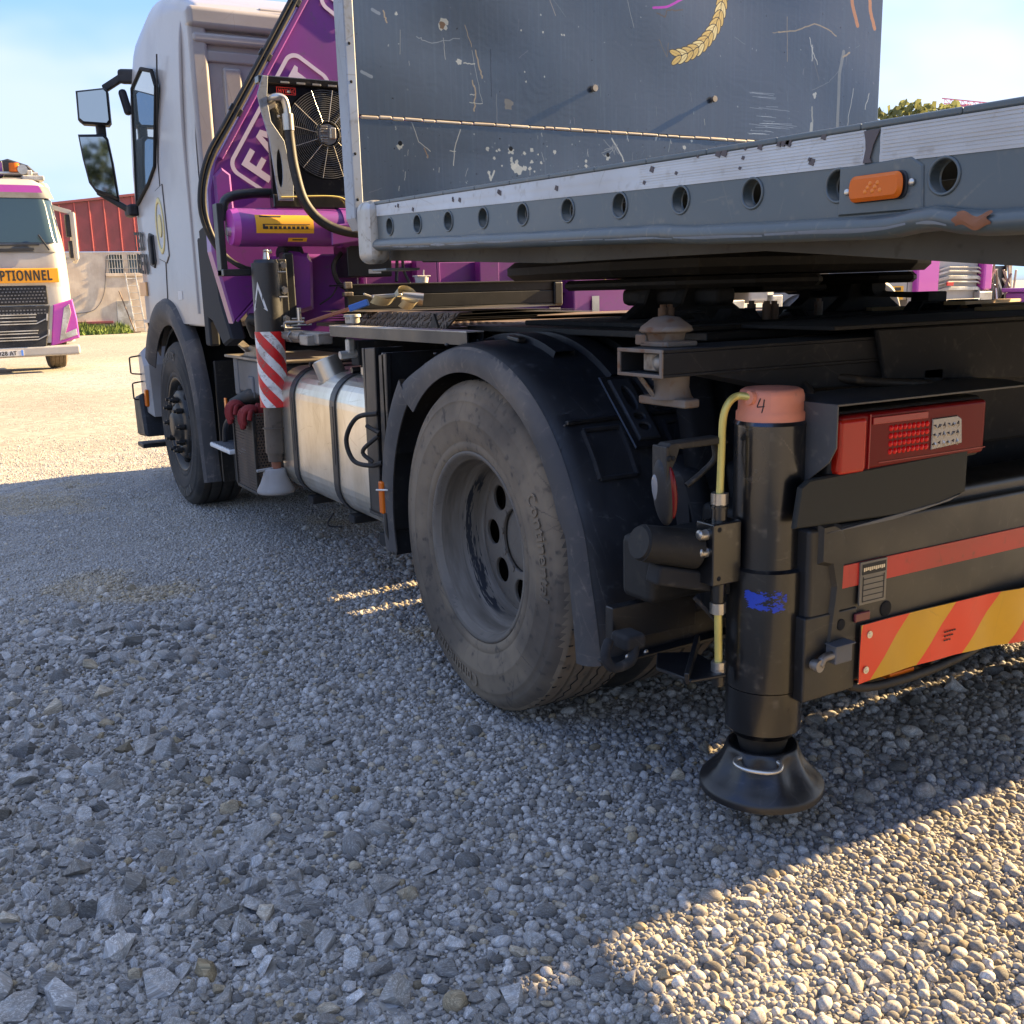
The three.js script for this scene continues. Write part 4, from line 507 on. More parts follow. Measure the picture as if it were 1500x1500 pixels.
  // slewing cylinder
  const cy = 1.613, cz = -2.02, sl = group2('slewing_cylinder', [rod(V(-0.085, cy, cz), V(1.2, cy, cz), 0.085, 0.085, 40), rod(V(0.40, cy, cz), V(0.44, cy, cz), 0.092, 0.092, 40), polyZ([[0.33, 1.62], [0.43, 1.63], [0.47, 1.66], [0.47, 1.55], [0.33, 1.53]], cz + 0.08, cz + 0.1, 0.004)], M.purple, truck, [0.3, cy, cz]);
  part('end_cap', [rod(V(-0.115, cy, cz), V(-0.085, cy, cz), 0.078, 0.085, 40)], M.magenta, sl);
  part('end_bolt', [hexNut(-0.122, cy - 0.02, cz, 0.022, 0.02)], M.zinc, sl);
  const lab = (x0, x1, a0, a1, g) => grid(1, 10, (u, v) => { const a = mix(a0, a1, v); return [mix(x0, x1, u), cy + (0.085 + g) * Math.sin(a), cz + (0.085 + g) * Math.cos(a)]; });
  part('yellow_label', [lab(-0.02, 0.25, -0.35, 0.62, 0.002), lab(0.13, 0.22, -0.85, -0.6, 0.002)], M.yellow, sl);
  part('label_print', [lab(0.01, 0.23, 0.08, 0.12, 0.003), lab(0.0, 0.10, 0.48, 0.57, 0.003), ...[...Array(10)].map((_, i) => lab(0.02 + i * 0.021, 0.034 + i * 0.021, -0.12, 0.0, 0.003)), lab(0.01, 0.02, -0.12, 0.12, 0.003), lab(0.01, 0.23, -0.14, -0.12, 0.003), lab(0.15, 0.20, -0.76, -0.68, 0.003)], M.ink, sl);
  part('cylinder_bracket', [bx(-0.16, -0.13, 1.40, 1.72, -2.12, -2.05, 0.004), bx(-0.16, 0.0, 1.40, 1.43, -2.12, -2.02, 0.004), tube([[-0.12, 1.65, -2.1], [-0.1, 1.74, -2.1], [0.02, 1.77, -2.1], [0.2, 1.77, -2.1]], 0.022, 24, 8)], M.black, sl);
  // oil cooler with fan
  const fx = 0.369, fy = 2.03, oc = group2('oil_cooler', [bx(0.13, 0.68, 1.72, 2.255, -2.16, -2.06, 0.012), bx(0.06, 0.69, 2.235, 2.268, -2.06, -2.0, 0.006), bx(0.09, 0.69, 1.70, 1.76, -2.06, -2.0, 0.006), bx(0.64, 0.69, 1.70, 2.26, -2.06, -2.0, 0.006), polyZ([[0.10, 1.74], [0.66, 1.74], [0.66, 2.24], [0.10, 2.24]], -2.055, -2.03, 0, [circ(fx, fy, 0.200)])], M.gloss, truck, [0.38, 2.0, -2.1]);
  part('cooler_bracket', polyZ([[0.045, 2.18], [0.075, 2.262], [0.10, 2.262], [0.088, 2.16], [0.10, 2.07], [0.155, 1.99], [0.185, 1.80], [0.18, 1.73], [0.11, 1.73], [0.085, 2.0], [0.06, 2.10]], -1.995, -1.985, 0.002, [(() => { const h = new THREE.Path(); h.absellipse(0.125, 1.87, 0.016, 0.085, 0, Math.PI * 2, true); return h; })()]), M.post, oc);
  const ring = []; for (let i = 0; i < 15; i++) ring.push(new THREE.TorusGeometry(0.062 + i * 0.0094, 0.0016, 4, 64).translate(fx, fy, -2.0 - 0.0004 * i));
  part('fan_guard', ring, M.grey, oc);
  const sp = []; for (let i = 0; i < 12; i++) { const a = i / 12 * 2 * Math.PI + 0.1; sp.push(rod(V(fx + 0.055 * Math.sin(a), fy + 0.055 * Math.cos(a), -1.992), V(fx + 0.197 * Math.sin(a + 0.08), fy + 0.197 * Math.cos(a + 0.08), -2.0), 0.0016, 0.0016, 6)); }
  each('guard_spoke', sp, M.zinc, oc);
  const bl = []; for (let i = 0; i < 7; i++) { const a = i / 7 * 2 * Math.PI; const g = new THREE.BoxGeometry(0.07, 0.13, 0.004); g.rotateY(0.6).translate(0, 0.12, 0).rotateZ(a).translate(fx, fy, -2.045); bl.push(g); }
  each('fan_blade', bl, M.plastic, oc); part('cooler_core', bx(0.14, 0.60, 1.80, 2.22, -2.062, -2.058, 0), M.groove, oc);
  const mo = [rod(V(fx, fy, -2.05), V(fx, fy, -1.995), 0.048, 0.046, 28)]; for (let i = -3; i <= 3; i++) if (i) mo.push(bx(fx - 0.036, fx - 0.004, fy + i * 0.011 - 0.003, fy + i * 0.011 + 0.003, -1.996, -1.988, 0.001)); mo.push(bx(fx + 0.008, fx + 0.036, fy - 0.02, fy + 0.03, -1.996, -1.984, 0.005));
  part('fan_motor', mo, M.zinc, oc); part('motor_ring', new THREE.TorusGeometry(0.055, 0.003, 6, 40).translate(fx, fy, -1.992), M.gloss, oc);
  for (const [x, y] of [[0.205, 2.21], [0.55, 2.21], [0.2, 1.80], [0.15, 2.1]]) part('bolt', dome(x, y, -2.028, 0.008, 'z'), M.zinc, oc);
  { const g = text('HYDAC', 0.018, 0.002); g.translate(0.155, 2.203, -2.029); const f = shape([[0.148, 2.196], [0.238, 2.196], [0.238, 2.228], [0.148, 2.228]]); f.holes.push(new THREE.Path([[0.151, 2.199], [0.151, 2.225], [0.235, 2.225], [0.235, 2.199]].map(q => new THREE.Vector2(...q)))); part('cooler_lettering', [g, ext(f, 0.002, 0).translate(0, 0, -2.029)], std({ color: C(0.8, 0.06, 0.05), roughness: 0.5 }), oc); }
  each('top_slot', [0, 1, 2, 3, 4].map(i => bx(0.16 + i * 0.075, 0.20 + i * 0.075, 2.239, 2.247, -2.0, -1.998, 0.001)), M.zinc, oc);
  const ho = group2('cooler_hose', tube([[0.166, 2.06, -1.95], [0.168, 1.98, -1.945], [0.175, 1.86, -1.93], [0.205, 1.72, -1.91], [0.28, 1.63, -1.89], [0.40, 1.585, -1.87], [0.60, 1.58, -1.87]], 0.022, 80, 14), M.hose, truck, [0.2, 1.8, -1.93]);
  part('hose_elbow', [tube([[0.10, 2.16, -2.02], [0.115, 2.17, -1.96], [0.15, 2.165, -1.95], [0.163, 2.13, -1.95], [0.166, 2.09, -1.95]], 0.017, 30, 12), rod(V(0.166, 2.10, -1.95), V(0.1665, 2.03, -1.949), 0.025, 0.025, 20), hexNut(0.10, 2.155, -2.01, 0.034, 0.03, 'z')], M.zinc, ho);
  part('cross_pipe', [tube([[0.44, 1.70, -1.98], [0.47, 1.64, -1.96], [0.55, 1.60, -1.94], [0.62, 1.57, -1.93]], 0.007, 24, 6), tube([[0.12, 1.745, -1.98], [0.40, 1.75, -1.98], [0.46, 1.68, -1.97], [0.52, 1.67, -1.97]], 0.004, 30, 6)], M.brassPipe, ho);
  part('control_cabinet', [bx(0.43, 0.66, 1.385, 1.535, -2.18, -2.0, 0.006)], M.black, truck); part('cabinet_label', bx(0.535, 0.60, 1.40, 1.42, -2.0, -1.996, 0.001), M.white, truck);
  each('cable_pair', [tube([[0.69, 1.5, -2.0], [0.685, 1.42, -2.0], [0.67, 1.36, -1.98]], 0.008, 16, 6), tube([[0.72, 1.5, -2.0], [0.72, 1.42, -2.0], [0.74, 1.35, -1.98]], 0.008, 16, 6)], M.hose, truck);
  part('tool_tray', [bx(0.34, 1.50, 1.30, 1.345, -1.83, -1.80, 0.004), bx(0.34, 1.50, 1.235, 1.30, -1.84, -1.795, 0.004), bx(0.33, 1.51, 1.342, 1.350, -2.0, -1.79, 0.002), bx(0.33, 1.51, 1.22, 1.235, -2.0, -1.79, 0.002), bx(1.46, 1.51, 1.225, 1.34, -1.84, -1.78, 0.008)], M.black, truck);
  each('tray_latch', [bx(0.325, 0.36, 1.33, 1.36, -1.80, -1.78, 0.003), bx(0.315, 0.36, 1.295, 1.315, -1.80, -1.77, 0.004)], M.steel, truck);
}

// ---- far side of the truck: tank, air vessels, tool box, flaps; they shade the ground under it ----
part('far_tank', bx(1.85, 2.47, 0.38, 1.13, -2.12, -1.335, 0.05), M.tank, truck);
each('far_air_vessel', [bx(1.85, 2.47, 0.38, 1.13, -1.245, -1.10, 0.03), bx(1.85, 2.47, 0.38, 1.13, -1.01, -0.74, 0.04)], M.black, truck);
part('far_tool_box', [bx(1.85, 2.47, 0.36, 1.14, -3.1, -2.125, 0.01), bx(1.75, 2.5, 1.08, 1.13, -3.1, -2.16, 0.006)], M.black, truck);
part('far_mud_flap', [bx(1.84, 2.48, 0.14, 0.95, 0.69, 0.72, 0.004), bx(1.84, 2.48, 0.30, 1.0, -0.74, -0.70, 0.004)], M.plastic, truck);
part('far_side_guard', [bx(1.8, 2.48, 0.30, 1.16, 0.775, 1.16, 0.02), polyX([[1.16, 0.36], [1.30, 0.36], [1.33, 0.65], [1.40, 1.3], [1.40, 1.355], [1.16, 1.355]], 2.2, 2.5, 0.01), bx(1.9, 2.48, 0.96, 1.16, -0.7, 0.79, 0.02)], M.chassis, truck);
part('far_stabiliser', [rod(V(2.28, 0.24, 1.05), V(2.28, 1.0, 1.05), 0.09, 0.085, 32), latheY([[0.02, 0.0], [0.148, 0.0], [0.148, 0.02], [0.10, 0.078], [0.076, 0.114]], 2.28, 0.105, 1.05, 32)], M.gloss, truck);
each('far_front_guard', [bx(1.95, 2.48, 0.25, 1.15, -3.46, -3.1, 0.02), bx(1.95, 2.48, 0.2, 1.15, -4.98, -4.5, 0.02)], M.plastic, truck);
part('under_bar', [bx(0.6, 1.9, 0.20, 0.42, 0.52, 0.62, 0.01), bx(0.9, 1.6, 0.18, 0.40, -3.2, -2.9, 0.02)], M.grease, truck);
// ---- rear of the truck ----
{
  const zr = 1.17;
  const cb = group2('rear_crossbar', [bx(-0.03, 0.80, 1.160, 1.167, 0.82, 0.98, 0.002), bx(-0.03, 0.80, 1.106, 1.113, 0.82, 0.98, 0.002), bx(-0.03, 0.80, 1.1135, 1.1595, 0.82, 0.828, 0.002), bx(-0.03, 0.80, 1.1135, 1.1595, 0.972, 0.98, 0.002), polyZ([[0.10, 1.107], [0.34, 1.055], [0.8, 1.04], [0.8, 1.107]], 0.84, 0.976, 0.004)], M.chassis, truck, [0.3, 1.12, 0.9]);
  part('tube_rim', [bx(-0.034, -0.028, 1.159, 1.168, 0.818, 0.982, 0.002), bx(-0.034, -0.028, 1.105, 1.113, 0.818, 0.982, 0.002), bx(-0.034, -0.028, 1.112, 1.16, 0.818, 0.828, 0.002), bx(-0.034, -0.028, 1.112, 1.16, 0.972, 0.982, 0.002)], M.rust, cb);
  part('twist_lock', [latheY([[0.001, 0.062], [0.03, 0.058], [0.058, 0.038], [0.062, 0.028], [0.056, 0.024], [0.045, 0.022], [0.040, 0.0]], 0.075, 1.175, 0.86, 28), bx(0.03, 0.12, 1.167, 1.18, 0.82, 0.92, 0.004), rod(V(0.075, 1.09, 0.86), V(0.075, 1.178, 0.86), 0.032, 0.032, 20), bx(0.03, 0.13, 1.17, 1.195, 0.80, 0.84, 0.004)], M.rust, cb);
  part('lock_block', [bx(-0.005, 0.05, 1.116, 1.157, 0.878, 0.966, 0.004), dome(-0.005, 1.136, 0.935, 0.018, 'x', 0.6)], M.steel, cb);
  part('lock_base', [latheY([[0.042, 0.0], [0.040, -0.03], [0.046, -0.05], [0.05, -0.055]], 0.06, 1.106, 0.90, 24), bar(V(0.055, 1.044, 0.81), V(0.055, 1.044, 0.98), 0.045, 0.020, 0.005), bar(V(-0.01, 1.105, 0.87), V(0.025, 1.052, 0.885), 0.025, 0.008)], M.rust, cb);
  // rear crossmember plate, bumper
  part('rear_crossmember', [polyZ([[0.62, 1.185], [2.3, 1.19], [2.3, 1.03], [1.2, 1.03], [0.66, 1.06]], 0.985, 1.0, 0.004), bx(0.45, 2.2, 1.19, 1.2, 0.70, 1.02, 0.003), bx(0.30, 2.3, 0.45, 1.05, 0.86, 0.885, 0.006)], M.chassis, truck);
  const bm = group2('rear_bumper', [bx(0.24, 2.26, 0.37, 0.765, zr - 0.12, zr - 0.004, 0.012), bx(0.24, 2.26, 0.715, 0.80, zr - 0.19, zr - 0.03, 0.02), bx(0.23, 0.40, 0.355, 0.56, zr - 0.1, zr, 0.006)], M.black, truck, [1.25, 0.55, zr]);
  part('reflective_stripe', bx(0.322, 2.2, 0.611, 0.666, zr - 0.004, zr, 0.001), M.redTape, bm);
  part('type_plate', bx(0.398, 0.488, 0.562, 0.666, zr, zr + 0.005, 0.001), std({ map: worn([122, 116, 104], [84, 78, 70], 0.6, 52, { S: 128 }), roughness: 0.5 }), bm);
  part('plate_print', [bx(0.404, 0.482, 0.635, 0.660, zr + 0.005, zr + 0.0062, 0), ...[0, 1, 2, 3, 4].map(i => bx(0.407, 0.479, 0.569 + i * 0.0135, 0.5705 + i * 0.0135, zr + 0.005, zr + 0.0062, 0)), bx(0.407, 0.4085, 0.569, 0.63, zr + 0.005, zr + 0.0062, 0), bx(0.4775, 0.479, 0.569, 0.63, zr + 0.005, zr + 0.0062, 0)], M.ink, bm);
  { part('plate_stroke', [...Array(11)].map((_, i) => bx(0.407 + i * 0.0066, 0.4115 + i * 0.0066, 0.643 + (i % 3) * 0.001, 0.652, zr + 0.0062, zr + 0.007, 0)), M.zinc, bm); }
  part('small_reflector', bx(0.385, 0.435, 0.523, 0.545, zr, zr + 0.008, 0.003), std({ color: C(0.16, 0.03, 0.035), roughness: 0.3 }), bm);
  each('bumper_hole', [dome(0.345, 0.525, zr + 0.001, 0.014, 'z', 0.2), dome(0.50, 0.535, zr - 0.003, 0.02, 'z', 0.2)], M.groove, bm);
  // striped marker board, slightly bent: bands cut as separate pieces
  const y0 = 0.368, y1 = 0.514, x0 = 0.404, x1 = 1.53, zb = x => zr + 0.012 + 0.004 * Math.sin(x * 9) + (x > 0.85 ? 0.02 * step(0.85, 1.0, x) : 0), low = x => y0 - 0.004 * Math.sin(x * 7);
  const hz = group2('marker_board', grid(40, 4, (u, v) => { const x = mix(x0, x1, u); return [x, mix(low(x), y1, v), zb(x) - 0.004]; }), M.zinc, truck, [0.95, 0.44, zr]);
  const band = (a, b, m) => { const g = grid(10, 6, (u, v) => { const y = mix(0, 1, v), s = 0.13 * y, x = clamp(mix(a, b, u) + s, x0, x1); return [x, mix(low(x) + 0.001, y1, v), zb(x) + (v > 0.98 ? 0 : 0.0015 * Math.sin(x * 40 + y * 3))]; }); return part('stripe', g, m, hz); };
  const bw = 0.165; for (let k = -1; k < 7; k++) band(x0 - 0.125 + k * bw, x0 - 0.125 + (k + 1) * bw, k % 2 ? M.hazYel : M.hazRed);
  for (const [x, y] of [[0.432, 0.487], [0.425, 0.40], [1.02, 0.42], [1.4, 0.48]]) part('rivet', [dome(x, y, zb(x) + 0.002, 0.006, 'z', 0.4), rod(V(x, y, zb(x)), V(x, y, zb(x) + 0.003), 0.009, 0.009, 14)], M.zinc, hz);
  part('board_print', [0, 1, 2].map(k => [...Array(5 - k)].map((_, i) => bx(0.70 + i * 0.009, 0.706 + i * 0.009, 0.440 - k * 0.011, 0.443 - k * 0.011, zb(0.7) + 0.0015, zb(0.7) + 0.003, 0))), M.ink, hz);
  each('bumper_cable', [tube([[0.36, 0.372, 1.15], [0.44, 0.348, 1.165], [0.55, 0.342, 1.17], [0.68, 0.345, 1.17], [0.80, 0.358, 1.17], [0.9, 0.372, 1.16]], 0.012, 40, 8), tube([[0.36, 0.36, 1.12], [0.5, 0.335, 1.12], [0.7, 0.35, 1.13], [0.95, 0.36, 1.15]], 0.008, 40, 8), tube([[0.64, 0.37, 1.12], [0.68, 0.34, 1.14], [0.72, 0.35, 1.13]], 0.012, 16, 8)], M.hose, truck);
  each('side_reflector', [bx(0.53, 0.62, 0.345, 0.362, 1.12, 1.165, 0.003), bx(0.505, 0.575, 0.322, 0.345, 1.06, 1.10, 0.003)], M.amber, truck);
  // lamp with its sheet guard
  const tl = group2('tail_light', [bx(0.30, 0.825, 0.872, 1.022, zr - 0.09, zr - 0.012, 0.012)], M.plastic, truck, [0.56, 0.95, zr]);
  part('lamp_lens', [bx(0.312, 0.820, 0.882, 1.014, zr - 0.05, zr + 0.004, 0.010)], phy({ color: C(0.14, 0.003, 0.005), roughness: 0.3, specularIntensity: 0.25 }), tl);
  part('turn_lens', [bx(0.3085, 0.400, 0.878, 1.006, zr - 0.055, zr + 0.008, 0.012)], phy({ color: C(0.40, 0.018, 0.010), roughness: 0.18, specularIntensity: 0.6 }), tl);
  part('lens_ridge', [bx(0.414, 0.60, 0.985, 1.002, zr + 0.003, zr + 0.008, 0.002), bx(0.403, 0.407, 0.885, 1.01, zr + 0.002, zr + 0.008, 0.001), bx(0.44, 0.82, 0.895, 0.897, zr + 0.003, zr + 0.006, 0)], M.redGlow, tl);
  const cells = []; for (let i = 0; i < 9; i++) for (let j = 0; j < 4; j++) cells.push(dome(0.478 + i * 0.0155, 0.918 + j * 0.018, zr + 0.003, 0.0075, 'z', 0.7)); each('led_cell', cells, phy({ color: C(0.62, 0.008, 0.01), roughness: 0.2, specularIntensity: 0.5 }), tl);
  part('reverse_lens', polyZ([[0.617, 0.908], [0.617, 0.982], [0.705, 0.983], [0.722, 0.974], [0.728, 0.914]], zr + 0.002, zr + 0.008, 0.002), std({ color: C(0.22, 0.22, 0.24), metalness: 0.7, roughness: 0.25 }), tl);
  each('lens_facet', [...Array(18)].map((_, i) => { const x = 0.626 + (i % 6) * 0.0165, y = 0.920 + Math.floor(i / 6) * 0.021; return new THREE.OctahedronGeometry(0.010).scale(1, 0.7, 0.22).rotateZ(i).translate(x, y, zr + 0.008); }), std({ color: C(0.24, 0.23, 0.25), metalness: 0.8, roughness: 0.2 }), tl);
  part('lamp_guard', [polyY([[0.262, 0.98], [0.262, 1.21], [0.93, 1.21], [1.0, 1.10], [1.0, 0.98]], 1.040, 1.045, 0.001), polyX([[0.98, 1.042], [1.21, 1.042], [1.21, 0.95], [1.19, 0.915], [1.12, 0.86], [0.98, 0.86]], 0.262, 0.267, 0.001)], M.guard, tl);
  // number plate holder without a plate number
  part('plate_holder', [polyZ([[0.185, 0.775], [0.20, 0.865], [0.225, 0.88], [0.76, 0.895], [0.76, 0.79], [0.60, 0.76]], zr - 0.012, zr + 0.004, 0.004)], std({ color: C(0.011, 0.013, 0.012), roughness: 0.7 }), truck);
  part('holder_edge', [polyZ([[0.28, 0.752], [0.5, 0.765], [0.66, 0.776], [0.74, 0.788], [0.70, 0.775], [0.5, 0.755]], zr - 0.0, zr + 0.006, 0.001)], M.grey, truck);
  // hoses hanging in the dark behind the lamp
  each('rear_hose', [tube([[0.38, 1.10, 0.9], [0.36, 1.02, 1.02], [0.28, 0.92, 1.08], [0.27, 0.8, 1.1]], 0.010, 30, 8), tube([[0.42, 1.10, 0.9], [0.40, 1.04, 1.0], [0.36, 0.95, 1.05], [0.30, 0.84, 1.08], [0.28, 0.76, 1.1]], 0.012, 30, 8), tube([[0.44, 1.09, 0.92], [0.6, 1.06, 1.0], [0.8, 1.04, 1.02]], 0.012, 24, 8), tube([[0.30, 1.05, 0.95], [0.25, 0.95, 1.0], [0.24, 0.8, 1.0]], 0.008, 24, 8)], M.hose, truck);
  // side marker on its bent arm
  const mk = group2('marker_arm', [polyZ([[-0.06, 0.96], [-0.045, 0.97], [0.10, 0.972], [0.12, 0.96], [0.12, 0.955], [-0.02, 0.955], [-0.03, 0.93], [-0.05, 0.90], [-0.062, 0.90]], 0.99, 1.03, 0.003), tube([[0.10, 0.96, 1.0], [0.105, 0.92, 1.0], [0.08, 0.89, 0.99], [0.04, 0.86, 0.98]], 0.007, 24, 8), bx(-0.062, -0.052, 0.86, 0.965, 0.985, 1.035, 0.003)], M.matt, truck, [0, 0.93, 1.0]);
  part('marker_lamp', [new THREE.SphereGeometry(1, 24, 16).scale(0.021, 0.078, 0.030).rotateZ(0.10).translate(-0.048, 0.862, 1.01)], M.plastic, mk); part('marker_lens', [new THREE.SphereGeometry(1, 20, 14).scale(0.012, 0.060, 0.018).rotateZ(0.10).translate(-0.042, 0.862, 1.026)], phy({ color: C(0.13, 0.006, 0.008), roughness: 0.15, specularIntensity: 0.6 }), mk); part('clear_lens', [new THREE.SphereGeometry(1, 20, 14).scale(0.007, 0.036, 0.014).rotateZ(0.16).translate(-0.064, 0.866, 1.004)], std({ color: C(0.20, 0.20, 0.21), roughness: 0.15 }), mk); each('arm_bolt', [dome(-0.055, 0.938, 1.036, 0.006, 'z'), dome(-0.043, 0.938, 1.036, 0.006, 'z')], M.groove, mk);
}
// ---- rear stabiliser jack ----
{
  const x = 0.225, z = 1.05, jk = group2('rear_stabiliser', [rod(V(x, 0.665, z), V(x, 0.995, z), 0.081, 0.081, 48), rod(V(x, 0.995, z), V(x, 1.003, z), 0.084, 0.080, 48)], M.gloss, truck, [x, 0.66, z]);
  part('outer_tube', [rod(V(x, 0.375, z), V(x, 0.662, z), 0.092, 0.092, 48), rod(V(x, 0.662, z), V(x, 0.668, z), 0.092, 0.083, 48), rod(V(x, 0.268, z), V(x, 0.372, z), 0.089, 0.090, 48), rod(V(x, 0.250, z), V(x, 0.268, z), 0.074, 0.089, 48)], M.gloss, jk);
  part('jack_neck', [rod(V(x, 0.215, z), V(x, 0.250, z), 0.056, 0.066, 32), rod(V(x, 0.18, z), V(x, 0.215, z), 0.05, 0.056, 32)], M.grease, jk);
  part('top_cap', [latheY([[0.078, 0.0], [0.078, 0.018], [0.074, 0.022], [0.0725, 0.055], [0.069, 0.066], [0.060, 0.071], [0.045, 0.070], [0.040, 0.073], [0.0, 0.074]], x, 1.003, z, 48), rod(V(x - 0.05, 1.055, z + 0.01), V(x - 0.078, 1.057, z + 0.01), 0.018, 0.015, 16)], M.orangeCap, jk);
  const wrap = (str, size, a0, y, m) => { const g = text(str, size, 0.001), p = g.attributes.position; for (let i = 0; i < p.count; i++) { const a = a0 + p.getX(i) / 0.0755, r = 0.0748 + p.getZ(i); p.setXYZ(i, x + r * Math.sin(a), y + p.getY(i), z + r * Math.cos(a)); } g.computeVertexNormals(); return g; };
  const pen = (a0, y0, k) => [[[0.010, 0.036], [0.002, 0.016], [0.020, 0.018]], [[0.019, 0.034], [0.017, 0.016], [0.013, 0.0]]].map(l => tube(l.map(([u, v]) => { const a = a0 + u * k / 0.074; return [x + 0.0736 * Math.sin(a), y0 + v * k, z + 0.0736 * Math.cos(a)]; }), 0.0013, 16, 5, 0.1)); void wrap;
  each('cap_number', [pen(-1.22, 1.022, 0.95), pen(-0.12, 1.006, 0.45)], M.ink, jk);
  // foot: pressed cone with flats, rim and wire handle
  const ft = group2('jack_foot', [grid(80, 10, (u, v) => { const a = u * 2 * Math.PI, pr = [[0.148, 0.0], [0.1495, 0.011], [0.147, 0.021], [0.130, 0.034], [0.108, 0.054], [0.094, 0.078], [0.087, 0.100], [0.085, 0.112], [0.076, 0.114], [0.070, 0.10], [0.02, 0.098]], q = pr[Math.round(v * 10)], k = v > 0.25 && v < 0.7 ? 1 - 0.07 * Math.cos(a * 8) * Math.sin((v - 0.25) / 0.45 * Math.PI) : 1; return [x + q[0] * k * Math.cos(a), 0.105 + q[1], z + q[0] * k * Math.sin(a)]; }), rod(V(x, 0.103, z), V(x, 0.107, z), 0.147, 0.147, 48)], M.black, jk, [x, 0.105, z]);
  part('foot_handle', tube([[-30, 0.084, 0.206], [-33, 0.102, 0.204], [-27, 0.116, 0.200], [-12, 0.122, 0.197], [8, 0.122, 0.196], [22, 0.117, 0.198], [29, 0.102, 0.203], [27, 0.084, 0.206]].map(([a, r, y]) => { const t = (137 - a) * Math.PI / 180; return [x + r * Math.cos(t), y, z + r * Math.sin(t)]; }), 0.0055, 60, 8), M.zinc, jk);
  part('blue_paint', grid(16, 6, (u, v) => { const a = -0.25 + mix(-0.098, 0.0, u) / 0.092, y = mix(0.575, 0.628, v) - 0.004 * u; return [x + 0.0926 * Math.sin(a), y, z + 0.0926 * Math.cos(a)]; }), M.blue, jk, { keepUV: true });
  // mounting plates to the bumper
  part('jack_mount', [polyZ([[x + 0.04, 0.68], [x + 0.04, 0.775], [x + 0.085, 0.775], [x + 0.115, 0.76], [x + 0.128, 0.73], [x + 0.124, 0.60], [x + 0.108, 0.50], [x + 0.09, 0.47], [x + 0.07, 0.48], [x + 0.088, 0.62], [x + 0.075, 0.67]], z + 0.04, z + 0.125, 0.01), bx(x - 0.02, x + 0.11, 0.42, 0.78, z - 0.05, z + 0.02, 0.01), bx(x + 0.05, x + 0.10, 0.69, 0.705, z - 0.06, z + 0.06, 0.004)], M.black, jk);
  part('drain_tap', [rod(V(x + 0.03, 0.447, z + 0.075), V(x + 0.035, 0.447, z + 0.13), 0.013, 0.012, 14), rod(V(x + 0.035, 0.447, z + 0.13), V(x + 0.036, 0.447, z + 0.142), 0.015, 0.015, 14), tube([[x + 0.04, 0.446, z + 0.135], [x + 0.055, 0.462, z + 0.135], [x + 0.09, 0.465, z + 0.14]], 0.010, 20, 8)], M.steel, jk);
  part('tap_block', [bx(x + 0.075, x + 0.13, 0.443, 0.487, z + 0.115, z + 0.15, 0.004), bx(x + 0.07, x + 0.135, 0.487, 0.490, z + 0.11, z + 0.155, 0.001)], M.grey, jk);
  // valve block, pipe, fittings on the left
  const vx = 0.10, vz = 1.03;
  const vb = group2('valve_block', [bx(vx - 0.048, vx + 0.036, 0.638, 0.782, vz - 0.03, vz + 0.03, 0.004), bx(vx + 0.0, vx + 0.06, 0.66, 0.76, vz - 0.05, vz + 0.0, 0.004)], M.gloss, truck, [vx, 0.71, vz]);
  [0.755, 0.715].forEach(y => part('valve_bolt', [rod(V(vx - 0.048, y, vz + 0.005), V(vx - 0.066, y, vz + 0.005), 0.013, 0.011, 8), dome(vx - 0.066, y + 0.002, vz + 0.005, 0.012)], M.zinc, vb));
  each('block_hole', [dome(vx - 0.03, 0.768, vz + 0.030, 0.006, 'z', 0.2), dome(vx - 0.03, 0.655, vz + 0.030, 0.006, 'z', 0.2)], M.groove, vb);
  each('pipe_nut', [hexNut(vx - 0.005, 0.832, vz, 0.020, 0.026, 'y'), hexNut(vx - 0.005, 0.575, vz, 0.019, 0.026, 'y'), hexNut(vx + 0.0, 0.430, vz, 0.018, 0.028, 'y')], M.zinc, vb);
  part('pipe_fitting', [rod(V(vx - 0.005, 0.782, vz), V(vx - 0.005, 0.82, vz), 0.018, 0.018, 14), rod(V(vx - 0.005, 0.81, vz), V(vx - 0.005, 0.815, vz), 0.021, 0.021, 14), rod(V(vx - 0.005, 0.59, vz), V(vx - 0.005, 0.638, vz), 0.016, 0.018, 14), rod(V(vx, 0.385, vz), V(vx, 0.418, vz), 0.015, 0.015, 14)], M.gloss, vb);
  each('hydraulic_pipe', [tube([[vx - 0.005, 0.84, vz], [vx - 0.002, 0.93, vz], [vx + 0.001, 1.01, vz], [vx + 0.012, 1.045, vz + 0.004], [vx + 0.035, 1.060, vz + 0.008], [x - 0.07, 1.058, z + 0.01]], 0.0086, 60, 12), rod(V(vx, 0.44, vz), V(vx - 0.004, 0.565, vz), 0.0095, 0.0095, 12)], M.brassPipe, vb);
  // beam ends, mudguard stay, small parts behind the valve
  part('support_tube', [rod(V(-0.085, 0.745, 0.98), V(0.05, 0.715, 1.0), 0.042, 0.046, 28), rod(V(-0.095, 0.748, 0.98), V(-0.083, 0.745, 0.98), 0.036, 0.042, 28)], M.grease, truck);
  part('support_beam', [bar(V(-0.06, 0.672, 0.985), V(0.16, 0.615, 1.0), 0.05, 0.045, 0.008), bar(V(0.05, 0.6, 1.0), V(0.11, 0.53, 1.02), 0.01, 0.01)], M.chassis, truck);
  part('stay_plate', [polyY([[-0.005, 0.93], [0.01, 1.04], [0.10, 1.055], [0.13, 0.98], [0.14, 0.90], [0.06, 0.85]], 0.412, 0.42, 0.002), bar(V(0.005, 0.42, 1.03), V(0.13, 0.46, 0.92), 0.012, 0.03)], M.black, truck);
